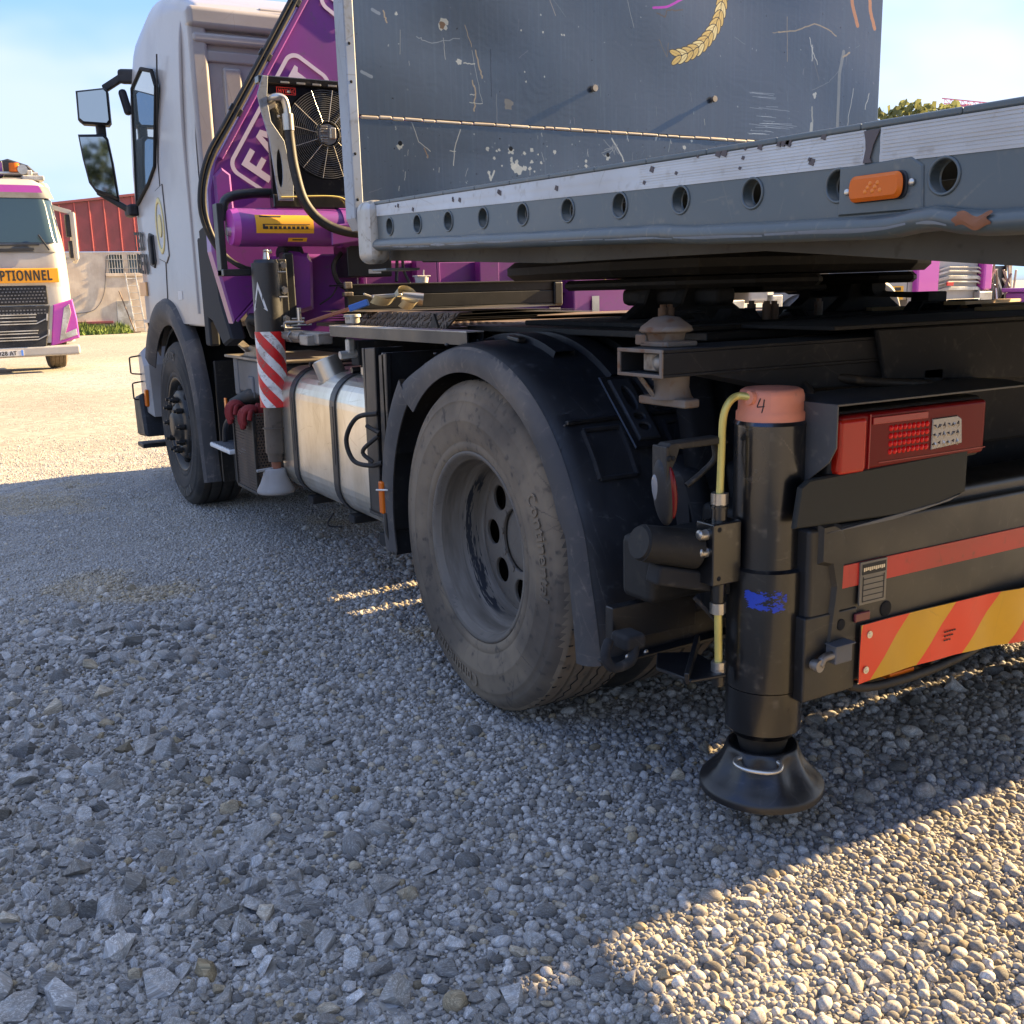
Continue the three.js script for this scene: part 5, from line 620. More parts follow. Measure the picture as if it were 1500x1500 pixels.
  part('tow_eye', [tube([[-0.12, 0.50, 0.9], [-0.145, 0.475, 0.92], [-0.13, 0.445, 0.93], [-0.08, 0.45, 0.93], [-0.06, 0.48, 0.92]], 0.012, 30, 8), bx(-0.09, -0.03, 0.47, 0.51, 0.86, 0.93, 0.012)], M.chassis, truck);
  part('mount_box', [bx(0.3, 0.7, 0.45, 0.75, 0.72, 0.86, 0.02), bx(0.0, 0.25, 0.56, 0.72, 0.78, 0.9, 0.02)], M.grease, truck);
  part('rear_hanger', [bx(-0.06, 0.2, 0.46, 0.55, 0.80, 0.83, 0.004), polyX([[0.76, 0.47], [0.90, 0.62], [0.90, 0.70], [0.74, 0.60]], 0.1, 0.12, 0.004)], M.black, truck);
}
// ---- fifth wheel under the trailer neck ----
{
  const fw = group2('fifth_wheel', [polyY([[0.62, -0.40], [0.62, 0.22], [0.76, 0.42], [0.94, 0.50], [1.02, 0.44], [1.07, 0.12], [1.22, 0.12], [1.27, 0.44], [1.36, 0.50], [1.5, 0.40], [1.62, 0.20], [1.62, -0.40], [1.4, -0.55], [0.9, -0.55]], 1.295, 1.33, 0.012), bx(0.72, 0.80, 1.24, 1.30, -0.2, 0.3, 0.02), bx(1.48, 1.54, 1.26, 1.30, -0.2, 0.15, 0.02), bx(1.0, 1.3, 1.275, 1.30, -0.2, 0.2, 0.02)], M.grease, truck, [1.25, 1.3, 0]);
  for (const x of [0.70, 1.44]) part('pedestal', [polyZ([[x - 0.10, 1.20], [x + 0.26, 1.20], [x + 0.18, 1.25], [x + 0.13, 1.318], [x + 0.0, 1.318], [x - 0.03, 1.25]], -0.05, 0.0, 0.006, []), polyZ([[x - 0.10, 1.20], [x + 0.26, 1.20], [x + 0.18, 1.25], [x + 0.13, 1.318], [x + 0.0, 1.318], [x - 0.03, 1.25]], 0.14, 0.19, 0.006), rod(V(x + 0.065, 1.285, -0.1), V(x + 0.065, 1.285, 0.24), 0.035, 0.035, 18)], M.grease, fw);
  part('mounting_plate', [bx(0.42, 2.08, 1.185, 1.20, -0.35, 0.42, 0.004), ...[0.47, 0.66, 0.86, 1.5, 1.7].map(x => polyZ([[x - 0.015, 1.20], [x + 0.015, 1.232], [x + 0.10, 1.232], [x + 0.13, 1.20], [x + 0.118, 1.20], [x + 0.095, 1.224], [x + 0.02, 1.224], [x - 0.003, 1.20]], 0.36, 0.42, 0.001))], M.chassis, fw);
  for (const [x, z] of [[0.43, 0.40], [0.455, 0.40], [0.80, 0.43], [0.83, 0.43], [0.86, 0.30], [1.62, 0.30], [1.1, 0.35]]) part('mounting_bolt', [hexNut(x, 1.22, z, 0.014, 0.045, 'y'), rod(V(x, 1.24, z), V(x, 1.252, z), 0.009, 0.009, 10)], M.rust, fw);
  part('release_lever', [bx(1.60, 1.70, 1.2, 1.262, 0.30, 0.37, 0.005), bar(V(1.50, 1.26, 0.2), V(1.63, 1.25, 0.32), 0.02, 0.02)], M.grease, fw);
}
// ---------- semi-trailer neck over the truck ----------
const trailer = thing('semi_trailer', 'dark grey trailer neck with scratched steel headboard resting on the truck', 'trailer', [1.25, 1.4, 1]);
{
  // painted steel of the headboard with its chips, scratches and stickers (flat marks)
  const W = 2048, H = 1452, px = W / 2.54, cv = document.createElement('canvas'); cv.width = W; cv.height = H; const c = cv.getContext('2d'), R = rng(900);
  const X = x => (x + 0.02) * px, Y = y => H - (y - 1.5) * px;
  c.fillStyle = 'rgb(78,86,96)'; c.fillRect(0, 0, W, H);
  for (let k = 0; k < 2600; k++) { const v = Math.floor(62 + R() * 44); c.fillStyle = `rgba(${v},${v + 10},${v + 22},0.10)`; c.fillRect(R() * W, R() * H, 2 + R() * 5, 30 + R() * 260); }
  for (let k = 0; k < 600; k++) { const a = R(); c.fillStyle = a < 0.5 ? `rgba(190,186,172,${0.15 + R() * 0.5})` : `rgba(30,32,36,${0.2 + R() * 0.4})`; const y = R() < 0.5 ? Y(1.55 + R() * 0.35) : R() * H; c.beginPath(); c.ellipse(R() * W, y, 0.6 + R() * 2.2, 0.6 + R() * 3, R() * 3, 0, 6.3); c.fill(); }
  const line = (pts, w, col, jit = 3) => { c.strokeStyle = col; c.lineWidth = w * 0.72; c.lineCap = 'round'; c.lineJoin = 'round'; c.beginPath(); pts.forEach(([x, y], i) => { if (!i) c.moveTo(X(x), Y(y)); else { const [a, b] = pts[i - 1]; for (let t = 1; t <= 6; t++) c.lineTo(X(mix(a, x, t / 6)) + (R() - 0.5) * jit, Y(mix(b, y, t / 6)) + (R() - 0.5) * jit); } }); c.stroke(); };
  for (let k = 0; k < 90; k++) { const x = R() * 2.5, y = 1.55 + R() * 1.6, l = 0.01 + 0.10 * R() * R(), a = R() < 0.6 ? 1.57 + (R() - 0.5) * 0.5 : R() * 6.3; line([[x, y], [x + Math.cos(a) * l, y + Math.sin(a) * l]], 0.7 + R() * 1.4, `rgba(${170 + R() * 40},${165 + R() * 30},${150 + R() * 20},${0.25 + R() * 0.5})`, 2); }
  for (let k = 0; k < 46; k++) { const x = 0.03 + R() * 2.4, y = 1.6 + R() * 0.28, l = 0.005 + 0.03 * R(); line([[x, y], [x + (R() - 0.5) * l, y + l]], 1 + R() * 3, 'rgba(188,182,166,0.7)', 2); }
  const chip = (x, y, r, col) => { c.fillStyle = col; c.beginPath(); for (let i = 0; i <= 14; i++) { const a = i / 14 * 6.283, q = r * px * (0.6 + 0.7 * R()); c.lineTo(X(x) + Math.cos(a) * q, Y(y) + Math.sin(a) * q); } c.fill(); };
  const cr = 'rgba(184,178,162,0.85)', ru = 'rgb(140,112,84)', tn = 'rgba(164,140,110,0.85)';
  chip(0.311, 2.213, 0.022, cr); chip(0.311, 2.213, 0.013, 'rgb(110,84,60)'); line([[0.313, 2.17], [0.318, 2.10]], 2, cr); chip(0.137, 2.23, 0.006, cr); line([[0.09, 2.235], [0.10, 2.20]], 6, tn); line([[0.05, 2.235], [0.075, 2.225]], 12, 'rgb(122,126,130)', 1); line([[0.0, 2.036], [0.035, 2.022]], 12, 'rgb(130,134,136)', 1);
  line([[0.21, 2.165], [0.25, 2.15], [0.374, 2.17]], 3, 'rgb(130,134,136)', 9); line([[0.40, 2.22], [0.425, 2.15]], 3, tn); line([[0.44, 2.14], [0.455, 2.08], [0.465, 2.05]], 6, tn, 5); line([[0.425, 2.14], [0.452, 2.0], [0.462, 1.967]], 1.6, cr); chip(0.371, 2.098, 0.011, cr); line([[0.39, 2.094], [0.434, 2.094]], 4, cr); line([[0.423, 2.038], [0.435, 1.99], [0.426, 1.935]], 6, tn, 5); line([[0.409, 1.964], [0.462, 1.963]], 3, cr); line([[0.412, 1.99], [0.43, 1.99]], 3, cr);
  line([[0.177, 1.882], [0.20, 1.82], [0.244, 1.79]], 3, cr, 2); line([[0.367, 1.869], [0.34, 1.80], [0.334, 1.745]], 4, cr, 2); line([[0.322, 1.795], [0.345, 1.795]], 3, cr); chip(0.60, 1.742, 0.022, cr); chip(0.585, 1.752, 0.014, cr); chip(0.63, 1.745, 0.010, cr); for (let k = 0; k < 26; k++) chip(0.45 + R() * 0.5, 1.70 + R() * 0.12, 0.003 + 0.005 * R(), cr); for (let k = 0; k < 14; k++) chip(0.9 + R() * 1.4, 1.66 + R() * 0.22, 0.003 + 0.006 * R(), cr); line([[0.48, 1.72], [0.485, 1.70], [0.50, 1.73]], 8, cr); line([[0.22, 1.80], [0.235, 1.77]], 4, ru);
  for (const [x, y] of [[0.129, 1.812], [0.574, 1.813], [1.011, 1.809], [1.52, 1.80]]) { chip(x, y - 0.008, 0.012, cr); c.fillStyle = '#0c0c0c'; c.beginPath(); c.ellipse(X(x), Y(y), 6.5, 6.5, 0, 0, 6.3); c.fill(); }
  line([[1.03, 1.87], [1.08, 1.80], [1.09, 1.78]], 7, cr, 4); for (let k = 0; k < 9; k++) line([[0.96 + R() * 0.1, 1.80 + R() * 0.07], [0.98 + R() * 0.1, 1.79 + R() * 0.06]], 4, 'rgba(130,130,128,0.8)');
  line([[1.892, 2.335], [1.99, 2.35], [2.10, 2.388], [2.19, 2.372], [2.234, 2.35]], 6, tn, 3); line([[1.86, 2.33], [1.93, 2.34]], 3, tn, 3); line([[1.94, 2.40], [1.947, 2.224]], 3, tn, 2); line([[2.074, 2.33], [2.10, 2.27], [2.129, 2.225]], 5, cr, 6); line([[2.09, 2.30], [2.095, 2.24]], 8, 'rgba(190,184,166,0.7)', 5); line([[2.10, 2.25], [2.14, 2.16]], 2, 'rgb(120,112,104)', 2); line([[2.10, 2.12], [2.2, 2.16], [2.27, 2.22]], 2, 'rgba(140,140,134,0.8)', 3); chip(2.115, 2.10, 0.012, cr);
  line([[2.283, 2.29], [2.262, 2.20], [2.262, 1.93]], 20, 'rgb(122,122,118)', 1); line([[2.32, 2.29], [2.28, 2.27]], 9, tn, 4); line([[2.102, 2.05], [2.108, 1.98]], 9, 'rgb(140,138,128)', 3); line([[2.103, 1.98], [2.098, 1.90]], 20, 'rgb(150,148,138)', 2); line([[2.353, 2.143], [2.335, 2.05], [2.32, 1.96]], 4, cr, 4); line([[2.455, 2.129], [2.433, 2.061]], 5, cr, 5); for (let k = 0; k < 26; k++) { const y = 1.92 + R() * 0.18, x = 1.72 + R() * 0.12; line([[x, y], [x + 0.05 + R() * 0.14, y + (R() - 0.5) * 0.012]], 1.2, 'rgba(200,200,194,0.75)', 1.5); }
  line([[1.10, 2.40], [1.14, 2.28]], 1.5, cr); line([[0.50, 1.99], [0.50, 2.15]], 2, 'rgba(34,38,44,0.9)', 1); line([[0.52, 1.9], [0.52, 2.0]], 3, 'rgba(130,130,124,0.7)'); chip(0.57, 1.965, 0.02, 'rgb(118,112,104)'); line([[0.72, 2.42], [0.78, 2.29]], 3, 'rgba(170,150,130,0.7)'); for (let k = 0; k < 7; k++) chip(0.55 + R() * 0.3, 2.05 + R() * 0.2, 0.004, cr);
  line([[1.25, 2.345], [1.29, 2.335], [1.30, 2.36], [1.378, 2.368]], 5, 'rgb(92,78,66)', 4); line([[1.26, 2.25], [1.30, 2.19], [1.31, 2.24]], 3, 'rgb(110,96,80)', 4);
  line([[1.232, 2.362], [1.30, 2.372], [1.378, 2.41], [1.44, 2.48]], 10, 'rgb(176,64,156)', 1);
  line([[2.31, 2.56], [2.325, 2.49], [2.362, 2.405]], 22, 'rgb(176,120,84)', 2); line([[2.425, 2.58], [2.44, 2.47], [2.472, 2.405]], 22, 'rgb(182,124,86)', 2);
  // gilded ear of leaves in an arc
  const ear = [[1.50, 2.66], [1.56, 2.56], [1.585, 2.48], [1.582, 2.427], [1.565, 2.36], [1.528, 2.30], [1.467, 2.243], [1.39, 2.205], [1.33, 2.19]], cu = new THREE.CatmullRomCurve3(ear.map(q => V(q[0], q[1], 0)));
  for (let i = 0; i < 20; i++) { const q = cu.getPointAt(i / 19.5), d = cu.getTangentAt(i / 19.5); for (const s of [-1, 1]) { const a = Math.atan2(d.y, d.x) + s * 0.42, lx = 0.030, g = 0.019; c.save(); c.translate(X(q.x - d.y * s * 0.013), Y(q.y + d.x * s * 0.013)); c.rotate(-a); c.fillStyle = i % 3 ? 'rgb(206,170,96)' : 'rgb(222,196,132)'; c.strokeStyle = 'rgb(74,62,44)'; c.lineWidth = 2.5; c.beginPath(); c.ellipse(0, 0, lx * px, g * px * 0.62, 0, 0, 6.3); c.fill(); c.stroke(); c.strokeStyle = 'rgb(160,124,64)'; c.lineWidth = 1.5; c.beginPath(); c.moveTo(-lx * px * 0.8, 0); c.lineTo(lx * px * 0.8, 0); c.stroke(); c.restore(); } }
  const tx = new THREE.CanvasTexture(cv); tx.colorSpace = THREE.SRGBColorSpace; tx.magFilter = THREE.LinearFilter;
  const wave = dataTex(256, (u, v) => { const q = 255 * fbm(u, v, 3, 910, 2); return [q, q, q]; });
  const hm = phy({ map: tx, roughness: 0.22, metalness: 0.6, bumpMap: wave, bumpScale: 0.045, clearcoat: 0.3, clearcoatRoughness: 0.15 });
  const sheet = (y0, y1, z) => { const g = build(bx(-0.02, 2.52, y0, y1, -0.735, z, 0.004)), p = g.attributes.position, uv = g.attributes.uv; for (let i = 0; i < p.count; i++) uv.setXY(i, (p.getX(i) + 0.02) / 2.54, (p.getY(i) - 1.5) / 1.8); return g; };
  const hb = group2('headboard', sheet(1.896, 3.3, -0.68), hm, trailer, [1.25, 1.9, -0.7], { keepUV: true });
  part('headboard_board', sheet(1.5, 1.888, -0.678), hm, hb, { keepUV: true });
  part('weld_seam', (() => { const o = [], r = rng(77); let x = -0.008; while (x < 2.5) { const l = 0.03 + 0.06 * r(), y = 1.892 + (r() - 0.5) * 0.003; const g = new THREE.CapsuleGeometry(0.0042 + 0.002 * r(), l, 3, 8); g.rotateZ(Math.PI / 2 + (r() - 0.5) * 0.03).scale(1, 1, 0.55).translate(x + l / 2, y, -0.678); o.push(g); x += l + 0.012; } return o; })(), std({ map: worn([182, 172, 156], [120, 104, 90], 0.8, 50, {}), roughness: 0.6 }), hb);
  for (const [x, y] of [[0.943, 2.046], [1.535, 2.045]]) part('headboard_pin', [rod(V(x, y, -0.69), V(x, y, -0.664), 0.008, 0.008, 14), rod(V(x, y, -0.670), V(x, y, -0.660), 0.013, 0.012, 14)], M.steel, hb);
  part('edge_post', [polyZ([[-0.055, 1.56], [-0.06, 3.3], [-0.02, 3.3], [-0.0205, 1.52], [-0.035, 1.52]], -0.76, -0.674, 0.004)], M.post, hb);
  each('edge_bolt', [1.62, 1.77, 2.0, 2.12].map(y => dome(-0.042, y, -0.673, 0.005, 'z')), M.groove, hb);
  part('corner_bracket', [bar(V(-0.02, 1.605, -0.665), V(0.07, 1.603, -0.665), 0.015, 0.012), dome(0.05, 1.605, -0.66, 0.012)], M.steel, hb);
  // side beam with round holes, bright strip, dented lower lip
  const ytop = z => z < 1.05 ? mix(1.595, 1.559, (z + 0.493) / 1.535) : mix(1.559, 1.545, (z - 1.042) / 0.754), yst = z => z < 1.05 ? mix(1.553, 1.502, (z + 0.498) / 1.541) : mix(1.502, 1.482, (z - 1.043) / 0.758), yfl = z => z < 1.0 ? mix(1.469, 1.411, (z + 0.567) / 1.611) : mix(1.411, 1.389, clamp((z - 1.0) / 0.6, 0, 1.2));
  const zs = [...Array(30)].map((_, i) => -0.62 + i * (5.6 / 29)), hz = [...Array(24)].map((_, i) => -0.44 + i * 0.211), hy = z => mix(1.5165, 1.4577, (z + 0.44) / 2.11);
  for (const side of [0, 1]) {
    const x0 = side ? 2.505 : -0.03, x1 = side ? 2.53 : -0.005;
    const web = polyX([...zs.map(z => [z, side ? (z < 1.2 ? 1.386 : Math.min(1.47, 1.386 + 0.035 * (z - 1.2))) : yfl(z)]), ...zs.slice().reverse().map(z => [z, ytop(z)])], x0, x1, 0.002, hz.filter(z => Math.abs(z - 1.55) > 0.05).map(z => circ(-z, hy(z), 0.0265, 0.0265)));
    const bm = group2('side_beam', [web, side ? bx(2.46, 2.50, 1.47, 1.49, -0.6, 5, 0.002) : bx(-0.025, 0.10, 1.378, 1.386, -0.62, -0.5, 0.002)], M.trailer, trailer, [side ? 2.5 : 0, 1.45, 1]);
    part('beam_top', zs.slice(1).map((z, i) => bar(V(side ? 2.5 : 0.0, ytop(zs[i]) + 0.002, zs[i]), V(side ? 2.5 : 0.0, ytop(z) + 0.002, z), 0.068, 0.012, 0.004)), M.trailer, bm);
    if (side) continue;
    const rim = hz.filter(z => Math.abs(z - 1.55) > 0.05 && z < 3).map(z => new THREE.TorusGeometry(0.0275, 0.0028, 8, 36).rotateY(Math.PI / 2).translate(-0.0305, hy(z), z)); each('hole_rim', rim, M.trailer, bm);
    part('inner_plate', polyX([...zs.map(z => [z, yfl(z) + 0.01]), ...zs.slice().reverse().map(z => [z, ytop(z) - 0.005])], 0.075, 0.08, 0), M.groove, bm);
    // strip: two lengths of ribbed reflective tape with torn ends and chips
    const strip = (a, b) => grid(60, 6, (u, v) => { const z = mix(a, b, u); return [-0.0318 - 0.0006 * Math.sin(v * 12), mix(yst(z) + 0.0015, ytop(z) - 0.004, v), z]; });
    part('reflective_strip', [strip(-0.55, 1.515)], M.foil, bm); part('reflective_strip', [strip(1.545, 5)], M.foil, bm);
    part('strip_rib', [...Array(9)].map((_, k) => { const v = 0.12 + k * 0.095; return [[0.9, 1.51], [1.55, 2.6]].map(([a, b]) => bar(V(-0.0322, mix(yst(a), ytop(a), v), a), V(-0.0322, mix(yst(b), ytop(b), v), b), 0.0012, 0.0012, 0)); }), M.foil, bm);
    const rr = rng(321); each('strip_chip', [...Array(26)].map((_, i) => { const z = i < 10 ? 1.05 + 0.45 * rr() : -0.4 + 1.9 * rr(), t = i < 10 ? 0.93 : 0.15 + 0.7 * rr(), w = 0.003 + 0.007 * rr(), y = mix(yst(z), ytop(z), t); return polyX([[z - w, y - w * 0.4], [z - w * 0.3, y + w * 0.8], [z + w, y + w * 0.4], [z + w * 0.5, y - w]], -0.0336, -0.032, 0); }).concat([polyX([[1.512, yst(1.512) + 0.004], [1.518, 1.52], [1.512, ytop(1.51) - 0.006], [1.545, ytop(1.54) - 0.006], [1.532, 1.52], [1.526, 1.50], [1.53, yst(1.53) + 0.004]], -0.0336, -0.0315, 0)]), std({ color: C(0.10, 0.085, 0.085), roughness: 0.8 }), bm);
    // lower lip: rounded edge with dents, scuffed bright
    const dent = z => 0.0035 * (fb2(z * 3.1, 3, 15, 3) - 0.5) * 2 + 0.012 * Math.exp(-((z - 1.66) ** 2) / 0.003);
    part('lower_lip', grid(160, 10, (u, v) => { const z = mix(-0.60, 5, Math.pow(u, 1.6)), a = mix(0.15, 1.15, v) * Math.PI, k = 1 + 0.5 * step(1.4, 1.8, z); return [-0.027 - 0.022 * k * Math.sin(a), yfl(z) + dent(z) - 0.004 + 0.020 * Math.cos(a), z]; }), M.trailer, bm);
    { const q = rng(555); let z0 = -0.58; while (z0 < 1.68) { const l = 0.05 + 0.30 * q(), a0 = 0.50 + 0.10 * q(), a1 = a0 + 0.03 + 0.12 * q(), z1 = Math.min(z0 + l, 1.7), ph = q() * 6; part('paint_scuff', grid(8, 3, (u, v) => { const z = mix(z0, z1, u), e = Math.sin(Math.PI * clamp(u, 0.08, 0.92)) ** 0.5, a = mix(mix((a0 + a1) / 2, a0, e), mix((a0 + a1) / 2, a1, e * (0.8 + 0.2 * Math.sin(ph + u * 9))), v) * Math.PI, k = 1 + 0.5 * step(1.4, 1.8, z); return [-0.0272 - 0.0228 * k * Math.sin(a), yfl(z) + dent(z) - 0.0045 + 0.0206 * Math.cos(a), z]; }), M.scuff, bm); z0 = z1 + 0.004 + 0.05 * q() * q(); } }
    part('rust_patch', grid(20, 8, (u, v) => { const z = mix(1.715, 1.775, u), a = mix(0.30, 0.62, v) * Math.PI; return [-0.029 - 0.0335 * Math.sin(a), yfl(z) + dent(z) - 0.004 + 0.0212 * Math.cos(a) + 0.004 * Math.sin(u * 8), z + 0.004 * Math.sin(v * 9)]; }), std({ map: worn([150, 96, 62], [96, 62, 44], 0.9, 51, {}), roughness: 0.8 }), bm);
    // lamp on its recessed plate
    part('lamp_plate', polyX([[1.462, 1.412], [1.462, 1.492], [1.61, 1.494], [1.632, 1.478], [1.636, 1.41]], -0.034, -0.028, 0.003), M.trailer, bm);
    const cap = (k, x0, x1, b) => { const h = 0.021 * k, l = 0.055 * k, s = new THREE.Shape(); s.moveTo(-l + h * 0.7, -h); s.lineTo(l - h * 0.7, -h); s.quadraticCurveTo(l, -h, l, 0); s.quadraticCurveTo(l, h, l - h * 0.7, h); s.lineTo(-l + h * 0.7, h); s.quadraticCurveTo(-l, h, -l, 0); s.quadraticCurveTo(-l, -h, -l + h * 0.7, -h); return ext(s, x1 - x0, b, 10).applyMatrix4(MX).translate(x0, 1.452, 1.549); };
    const lamp = part('side_lamp', cap(1.06, -0.038, -0.033, 0.002), M.plastic, bm); lamp.userData.label = 'amber side marker lamp in black surround';
    part('lamp_lens', cap(1, -0.050, -0.037, 0.006), M.amber, bm);
    part('lens_facet', [0, 1, 2, 3, 4, 5, 6].map(i => dome(-0.0495, 1.452 + 0.006 * ((i % 3) - 1), 1.549 + (i - 3) * 0.005, 0.004, 'x', 0.5)), M.amberDeep, bm);
    each('lamp_screw', [dome(-0.037, 1.450, 1.484, 0.006), dome(-0.037, 1.454, 1.615, 0.006)], M.zinc, bm);
    part('corner_post', [new RoundedBoxGeometry(0.085, 0.208, 0.125, 6, 0.036).translate(-0.020, 1.507, -0.603)], M.alu, bm);
  }
  part('sill', [polyX([[-0.64, 1.415], [-0.64, 1.46], [5, 1.46], [5, 1.22], [1.9, 1.295], [1.76, 1.318], [1.45, 1.345], [1.20, 1.366], [0.4, 1.37]], 0.05, 0.06, 0.001)], M.under, trailer);
  part('floor', [bx(0.06, 2.44, 1.44, 1.50, -0.67, 5, 0.004), polyY([[0.5, -0.6], [0.46, 0.1], [0.56, 0.40], [0.9, 0.52], [1.35, 0.52], [1.62, 0.36], [1.70, 0.1], [1.7, -0.6]], 1.335, 1.40, 0.02)], M.grease, trailer);
  for (let i = 0; i < 9; i++) part('cross_member', bx(0.06, 2.44, 1.40, 1.44, -0.4 + i * 0.55, -0.34 + i * 0.55, 0.004), M.grease, trailer);
  for (const x of [0.62, 1.8]) part('neck_beam', bx(x, x + 0.09, 1.395, 1.44, -0.6, 5, 0.006), M.grease, trailer);
  part('kingpin', rod(V(1.25, 1.27, 0.05), V(1.25, 1.37, 0.05), 0.04, 0.04, 24), M.steel, trailer);
  each('sill_clip', [0.55, 1.05, 1.42].map(z => bx(-0.02, 0.05, yfl(z) - 0.012, yfl(z) - 0.004, z, z + 0.07, 0.001)), M.black, trailer);
}
// ---------- loose things lying on the truck ----------
{
  const mats = thing('rubber_mat_stack', 'stack of black sheets lying on the truck deck before the purple crane beam', 'mats', [0.7, 1.18, -1.4]);
  for (let i = 0; i < 5; i++) part('rubber_mat', grid(16, 4, (u, v) => { const x = mix(0.20 + 0.02 * (i % 2), 1.35 - 0.06 * i, u); return [x, 1.188 + i * 0.011 + 0.006 * Math.sin(u * 5 + i * 2) * u, mix(-1.78, -1.12 - 0.02 * i, v)]; }), M.hose, mats);
  part('worn_sheet', [polyY([[0.30, -1.30], [1.1, -1.12], [1.55, -1.02], [1.5, -1.3], [0.4, -1.5]], 1.184, 1.190, 0.001), polyY([[0.9, -1.05], [1.5, -0.9], [1.62, -1.0], [1.0, -1.2]], 1.191, 1.195, 0.001)], M.chequer, mats);
  const hm = thing('wooden_stick', 'brown wooden stick wrapped with blue tape lying on black sheets behind the leg', 'stick', [0.12, 1.24, -1.25]);
  part('shaft', [bar(V(-0.03, 1.195, -1.32), V(0.15, 1.262, -1.16), 0.018, 0.014, 0.004)], M.wood, hm); part('blue_tape', [bar(V(0.11, 1.247, -1.195), V(0.17, 1.272, -1.14), 0.022, 0.026, 0.005)], std({ color: C(0.03, 0.12, 0.42), roughness: 0.6 }), hm);
  const st = thing('tie_down_strap', 'looped cream lashing strap with metal buckle on the black sheets', 'strap', [0.25, 1.25, -1.15]);
  const ribbon = (pts, w) => { const cu = new THREE.CatmullRomCurve3(pts.map(q => V(...q))); return grid(50, 3, (u, v) => { const q = cu.getPoint(u); return [q.x, q.y + (v - 0.5) * w * 0.42, q.z + (v - 0.5) * w * 0.95]; }); };
  const loop = (cx, cy, cz, rx, ry, w, a0, a1) => { const ax = V(0.25, 0.62, 0.74).normalize(), e1 = V(1, 0, -0.34).normalize(), e2 = ax.clone().cross(e1); return grid(40, 3, (u, v) => { const a = mix(a0, a1, u), q = V(cx, cy, cz).addScaledVector(e1, rx * Math.cos(a)).addScaledVector(e2, ry * Math.sin(a)).addScaledVector(ax, (v - 0.5) * w); return [q.x, q.y, q.z]; }); };
  part('webbing', [loop(0.325, 1.285, -1.12, 0.050, 0.046, 0.042, -2.6, 3.1), loop(0.215, 1.325, -1.14, 0.085, 0.072, 0.045, -2.35, -0.55)], M.strap, st);
  part('buckle', [bar(V(0.19, 1.292, -1.15), V(0.31, 1.296, -1.13), 0.035, 0.016, 0.006), rod(V(0.32, 1.29, -1.15), V(0.40, 1.275, -1.12), 0.022, 0.026, 14), bar(V(0.155, 1.305, -1.15), V(0.19, 1.292, -1.15), 0.008, 0.008)], M.zinc, st);
  const cup = thing('pipe_clamp', 'small white clamp standing on the black tool tray', 'clamp', [0.74, 1.35, -1.84]); part('body', [rod(V(0.74, 1.35, -1.84), V(0.74, 1.378, -1.84), 0.030, 0.034, 18), bx(0.705, 0.775, 1.378, 1.384, -1.87, -1.81, 0.002)], M.white, cup); part('bolt', rod(V(0.75, 1.38, -1.84), V(0.755, 1.41, -1.845), 0.004, 0.003, 8), M.zinc, cup);
  // red work gloves hung over the basket rim
  const glove = (x, y, z, a, label) => { const g = thing('work_glove', label, 'glove', [x, y, z]); const o = []; o.push(new THREE.SphereGeometry(1, 20, 14).scale(0.045, 0.03, 0.055).translate(x, y + 0.012, z)); for (let i = 0; i < 4; i++) { const zz = z - 0.042 + i * 0.027, l = [0.055, 0.075, 0.07, 0.05][i]; o.push(tube([[x, y + 0.018, zz], [x - 0.032, y + 0.008, zz + 0.004 * a], [x - 0.042, y - l * 0.5, zz + 0.008 * a], [x - 0.038, y - l, zz + 0.012 * a]], 0.0125, 20, 8), dome(x - 0.038, y - l, zz + 0.012 * a, 0.0125, 'y', 1)); } o.push(tube([[x, y + 0.01, z + 0.045], [x - 0.02, y + 0.004, z + 0.075], [x - 0.03, y - 0.03, z + 0.082]], 0.013, 16, 8)); part('glove_shell', o, M.glove, g); part('cuff', [rod(V(x + 0.03, y + 0.012, z), V(x + 0.09, y + 0.0, z), 0.036, 0.042, 16)], M.glove, g); };
  glove(0.02, 0.738, -2.66, 1, 'red work glove on the far corner of the wire basket'); glove(0.03, 0.728, -2.44, -1, 'red work glove on the near corner of the wire basket');
}
